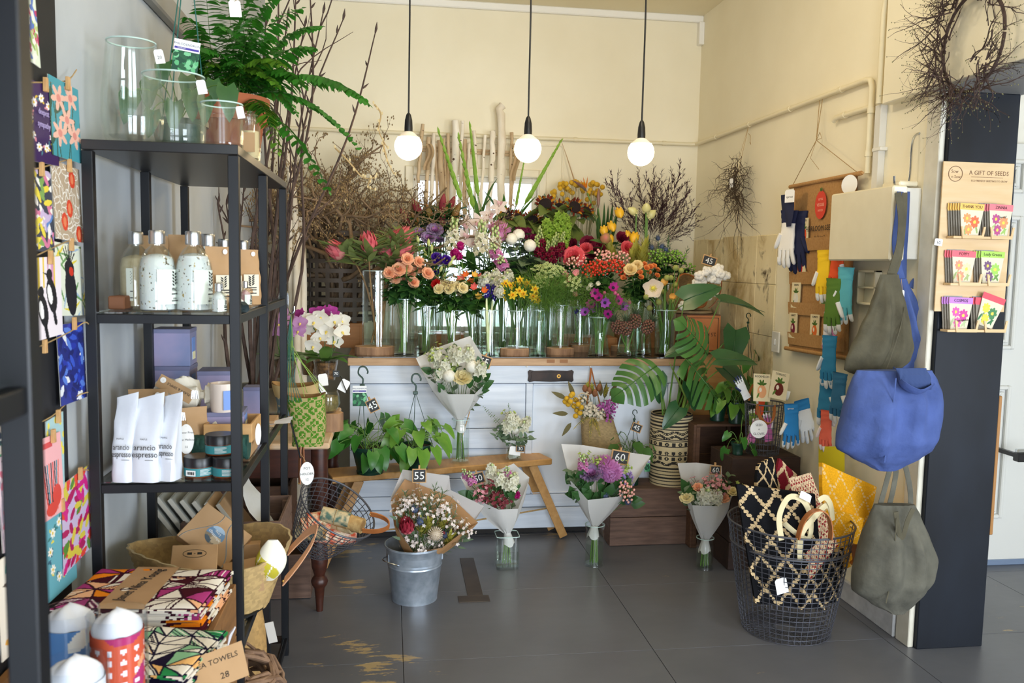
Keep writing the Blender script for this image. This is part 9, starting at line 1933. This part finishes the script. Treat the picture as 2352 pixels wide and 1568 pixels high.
# pin board of greeting cards, near shelf unit
BDX=XL+.014;yb1=pX(147,700,BDX).y
tag(MB().box(XL+.001,.2,.02,BDX,yb1,3.0,.002).obj('pin_board',mat('black_pin_board','#15161c',.6),smooth=False),'tall black board fixed to the left wall behind the greeting cards','board')
xr=pY(109,1568,.75).x
shelf_unit(xr-.36,.76-1.0,'near black metal shelf unit cut off by the left picture edge',(LV[0]+.033,))
CX=BDX+.008
def art(kind,rg):
 bg,pal,w,h,A=kind[0],kind[1],60,88,1.45;cv=Cv(w,h,bg,A);k=kind[2]
 if k=='wreath':
  for i in range(40):a=i*.157;r=.33+rg.uniform(-.05,.05);cv.leaf(.5+r*math.cos(a),.72+1.35*r*math.sin(a),.10,.045,rg.uniform(0,6.3),rg.choice(pal[1:]))
  for i in range(9):a=i*.7+.2;cv.flower(.5+.34*math.cos(a),.72+.46*math.sin(a),.085,7,pal[0],'#e8c23a')
 elif k=='blooms':
  for i in range(8):x=rg.random();cv.line(x,0,x+rg.uniform(-.3,.3),1.0+rg.random()*.4,.03,pal[-1]);cv.leaf(x,rg.random(),.4,.1,rg.uniform(.6,2.4),pal[-1])
  for x,y in((.3,1.1),(.7,1.2),(.55,.75),(.8,.5),(.3,.45)):cv.flower(x,y,.26,6,pal[0],pal[1],.42,rg.random())
 elif k=='leaves':
  for i in range(70):cv.leaf(rg.random(),rg.random()*A,rg.uniform(.2,.34),.11,rg.uniform(0,6.3),rg.choice(pal))
 elif k=='net':
  for i in range(60):x,y,a=rg.random(),rg.random()*A,rg.uniform(0,6.3);cv.leaf(x,y,.24,.12,a,pal[0]);cv.leaf(x+.015*math.cos(a),y+.015*math.sin(a),.21,.085,a,bg)
  for x,y in((.7,1.2),(.55,.62),(.35,.35),(.85,.15)):cv.ell(x,y,.11,.17,pal[1]);cv.ell(x,y,.05,.1,'#e8845a')
 elif k=='birds':
  for i in range(10):x=rg.random();cv.rect(x,.5+rg.random()*.5,x+.06,A,rg.choice(pal[2:]))
  for x,y,s in((.35,.5,1),(.65,.75,1.1)):cv.ell(x,y,.15*s,.3*s,pal[0],.25);cv.ell(x-.06,y+.02,.07*s,.17*s,pal[1],.25);cv.ell(x-.06*s,y+.34*s,.09*s,.1*s,pal[0]);cv.poly([(x-.13,y+.36*s),(x-.30,y+.40*s),(x-.12,y+.31*s)],pal[0]);cv.line(x+.05,y-.25,x+.12,y-.5,.1,pal[0])
 elif k=='cockatoo':
  for i in range(26):cv.leaf(rg.choice((.1,.9,.2,.8)),rg.random()*A,.4,.05,rg.uniform(0,6.3),rg.choice(pal[2:]))
  cv.ell(.5,.5,.2,.5,pal[0]);cv.ell(.5,.95,.17,.18,pal[0]);[cv.line(.5,1.0,.5+.28*math.cos(a),1.0+.42*math.sin(a),.03,pal[0])for a in(.7,1,1.3,1.6,1.9,2.2)];cv.ell(.56,.9,.08,.09,pal[1])
 elif k=='hand':
  for i in range(9):cv.line(.3+.05*i,.1,.15+.085*i,.95,.05,pal[i%len(pal)])
  cv.ell(.7,.35,.2,.2,pal[0]);cv.ell(.45,.15,.25,.12,pal[0]);cv.rect(.1,1.25,.6,1.35,'#d84a4a')
 elif k=='dots':
  for i in range(12):x=.1+.08*i;cv.line(x,.1,x+.03,1.0,.015,pal[1])
  for i in range(14):cv.ell(rg.random(),.7+rg.random()*.7,.06,.06,pal[0])
 elif k=='bird':
  cv.ell(.5,.75,.16,.32,pal[0],.4);cv.ell(.42,1.05,.12,.12,pal[1]);cv.poly([(.32,1.08),(.18,1.05),(.33,1.0)],pal[0]);cv.line(.6,.5,.8,.2,.08,pal[2]);cv.leaf(.3,1.2,.3,.12,1,pal[3]);cv.ell(.45,.22,.3,.07,pal[4])
 return cv
A1=('#4a9aa8',['#e9b7a5','#d98a80','#3f5a4a'],'blooms');LVS=['#e8d44a','#c9b6d8','#f0ece6','#5b86c8','#7fa65a','#d87aa0']
CARDS=((42,80,-30,138,('#dfe6d2',['#8fb05a','#b8c87a','#c23a6a','#5a78c0','#f0ece0'],'leaves'),'pale green meadow print card at top of the card board'),(55,128,192,374,('#3d2558',['#f2f0f0','#d8b43a','#4a7a8a','#d88a9a'],'wreath'),'deep purple sympathy card with white daisy wreath'),(108,174,189,364,A1,'teal card with tall pink orchids'),(58,116,387,577,('#3a4254',LVS,'leaves'),'navy card covered in pastel leaves and flowers'),(116,179,378,552,('#b9a58c',['#f0ece4','#d8482e'],'net'),'beige card with white leaf outlines and red banksias'),(68,134,590,776,('#f0e6ee',['#1b1a20','#f4f2f2','#e8c84a','#d89ac0','#8a8ad0','#e8b0c8'],'birds'),'white card with two black and white magpies'),(124,186,560,726,('#e6ead8',['#24222a','#d23a28','#e8d23a','#6a9a5a','#a8c0d8'],'cockatoo'),'yellow and green card with black crested cockatoo'),(130,189,742,924,('#25328c',['#3a58c8','#1c2468','#5a80d8','#e8eaf0','#2a3aa8','#1f2a7a'],'leaves'),'cobalt blue flower print card below the cockatoo card'),(84,134,1000,1190,('#f0b0b4',['#d84a40','#24303a','#3a8a98','#e87a6a','#1f2a33'],'hand'),'pink card with dark stems and red leaf'),(108,146,955,1138,('#a9ccd0',['#e8d84a','#8ab0b8'],'dots'),'pale blue card with yellow dot blossoms'),(98,165,1160,1362,('#6ab0c0',['#f4f2e8','#3f7a78','#e0d45a','#3a6a80'],'wreath'),'sky blue card with white flower wreath'),(138,203,1088,1288,('#c8b8d8',['#d22a86','#b02060','#5a8a3a','#e04a3a','#d8c84a'],'leaves'),'magenta wildflower print card lowest at board edge'),(-10,34,690,850,('#2a2a38',['#e04a3a','#e8b83a','#4a9ab0','#f0ece4'],'leaves'),'dark card with red and yellow shapes beyond near post'),(-14,26,975,1060,('#1f2a44',['#f0ece8','#4a9a6a','#e8d8c8'],'leaves'),'navy card with white animal shapes at far left'),(-10,40,1040,1260,('#e8d0da',['#d86a80','#e8a0b0','#b0a0b0'],'blooms'),'pale pink card with rosy galahs at far left'),(-6,54,1268,1500,('#efe6d8',['#5a4a40','#3a3230','#c8763a','#4a9a8a','#e8a83a'],'bird'),'cream card with small brown bird at lower left'),(30,62,1245,1430,('#d8b888',['#3a2a28','#d84a6a','#4a6a8a','#e8c84a','#8a5a3a'],'leaves'),'busy patterned card tucked behind the cream bird card'),(45,62,420,640,('#4aa0b8',['#e04a3a','#e8c84a','#f0ece4'],'leaves'),'blue card edge peeping out beside the near post'))
for i,(u0,u1,vt,vb,kd,lab)in enumerate(CARDS):
 rg=random.Random(i*5+1);um,vm=(u0+u1)/2,(vt+vb)/2;y0,y1=pX(u0,vm,CX).y,pX(u1,vm,CX).y;zt,zb=pX(um,vt,CX).z,pX(um,vb,CX).z;tl=rg.uniform(-.03,.03);off=.0025*(i%3)
 t=T('greeting_card',lab,'card',(CX+off,(y0+y1)/2,zb));cv=art(kd,rg)
 def f(u,v,y0=y0,y1=y1,zt=zt,zb=zb,tl=tl,off=off):return Vector((CX+off+.003*(1-v)+.002*u,y0+(y1-y0)*u+tl*(v-1)*.5,zb+(zt-zb)*v+tl*(u-.5)*.3))
 sheet(cv,f,.002,'#efece4',nrm=(1,0,0)).obj('printed_card',PRINT,t,smooth=False)
 if i==1:
  Mx=mx_from(Vector((0,1,0)),Vector((0,0,1)),Vector((1,0,0)),f(.5,.55)+Vector((.004,0,0)));text('deepest',.018,mat('lilac_ink','#b9a8d8',.7),t,Mx@TR(0,.014,0),ex=.0002);text('sympathy',.018,mat('lilac_ink','#b9a8d8',.7),t,Mx@TR(0,-.012,0),ex=.0002)
 if vt>100:peg('small wooden clothes peg holding the '+lab.split(' with ')[0].split(' at ')[0],f(.55,1)+Vector((.006,0,.002)),(1,0,0))
peg('empty wooden clothes peg hanging on twine below the magpie card',pX(103,792,CX+.004),(1,0,0))
for k,(pts,lab)in enumerate(((((20,200),(60,190),(150,186),(176,160)),'jute twine line holding the purple card row'),(((30,395),(90,386),(180,360),(215,362)),'jute twine line holding the navy leaf card row'),(((40,600),(75,590),(150,556),(185,545)),'jute twine line holding the magpie card row'),(((40,815),(75,803),(160,762),(195,740),(208,751)),'jute twine line holding the cobalt card'),(((60,985),(120,955),(170,912),(212,898)),'jute twine line holding the pink and pale blue cards'),(((60,1180),(110,1150),(165,1105),(185,1080),(226,1082)),'jute twine line holding the lowest wildflower card'))):
 mb=MB();mb.tube(smoothpts([pX(u,v,CX+.004+(.016 if u>188 else 0))for u,v in pts],4),.0016,5);tag(mb.obj('twine_line',TWINE),lab,'twine')
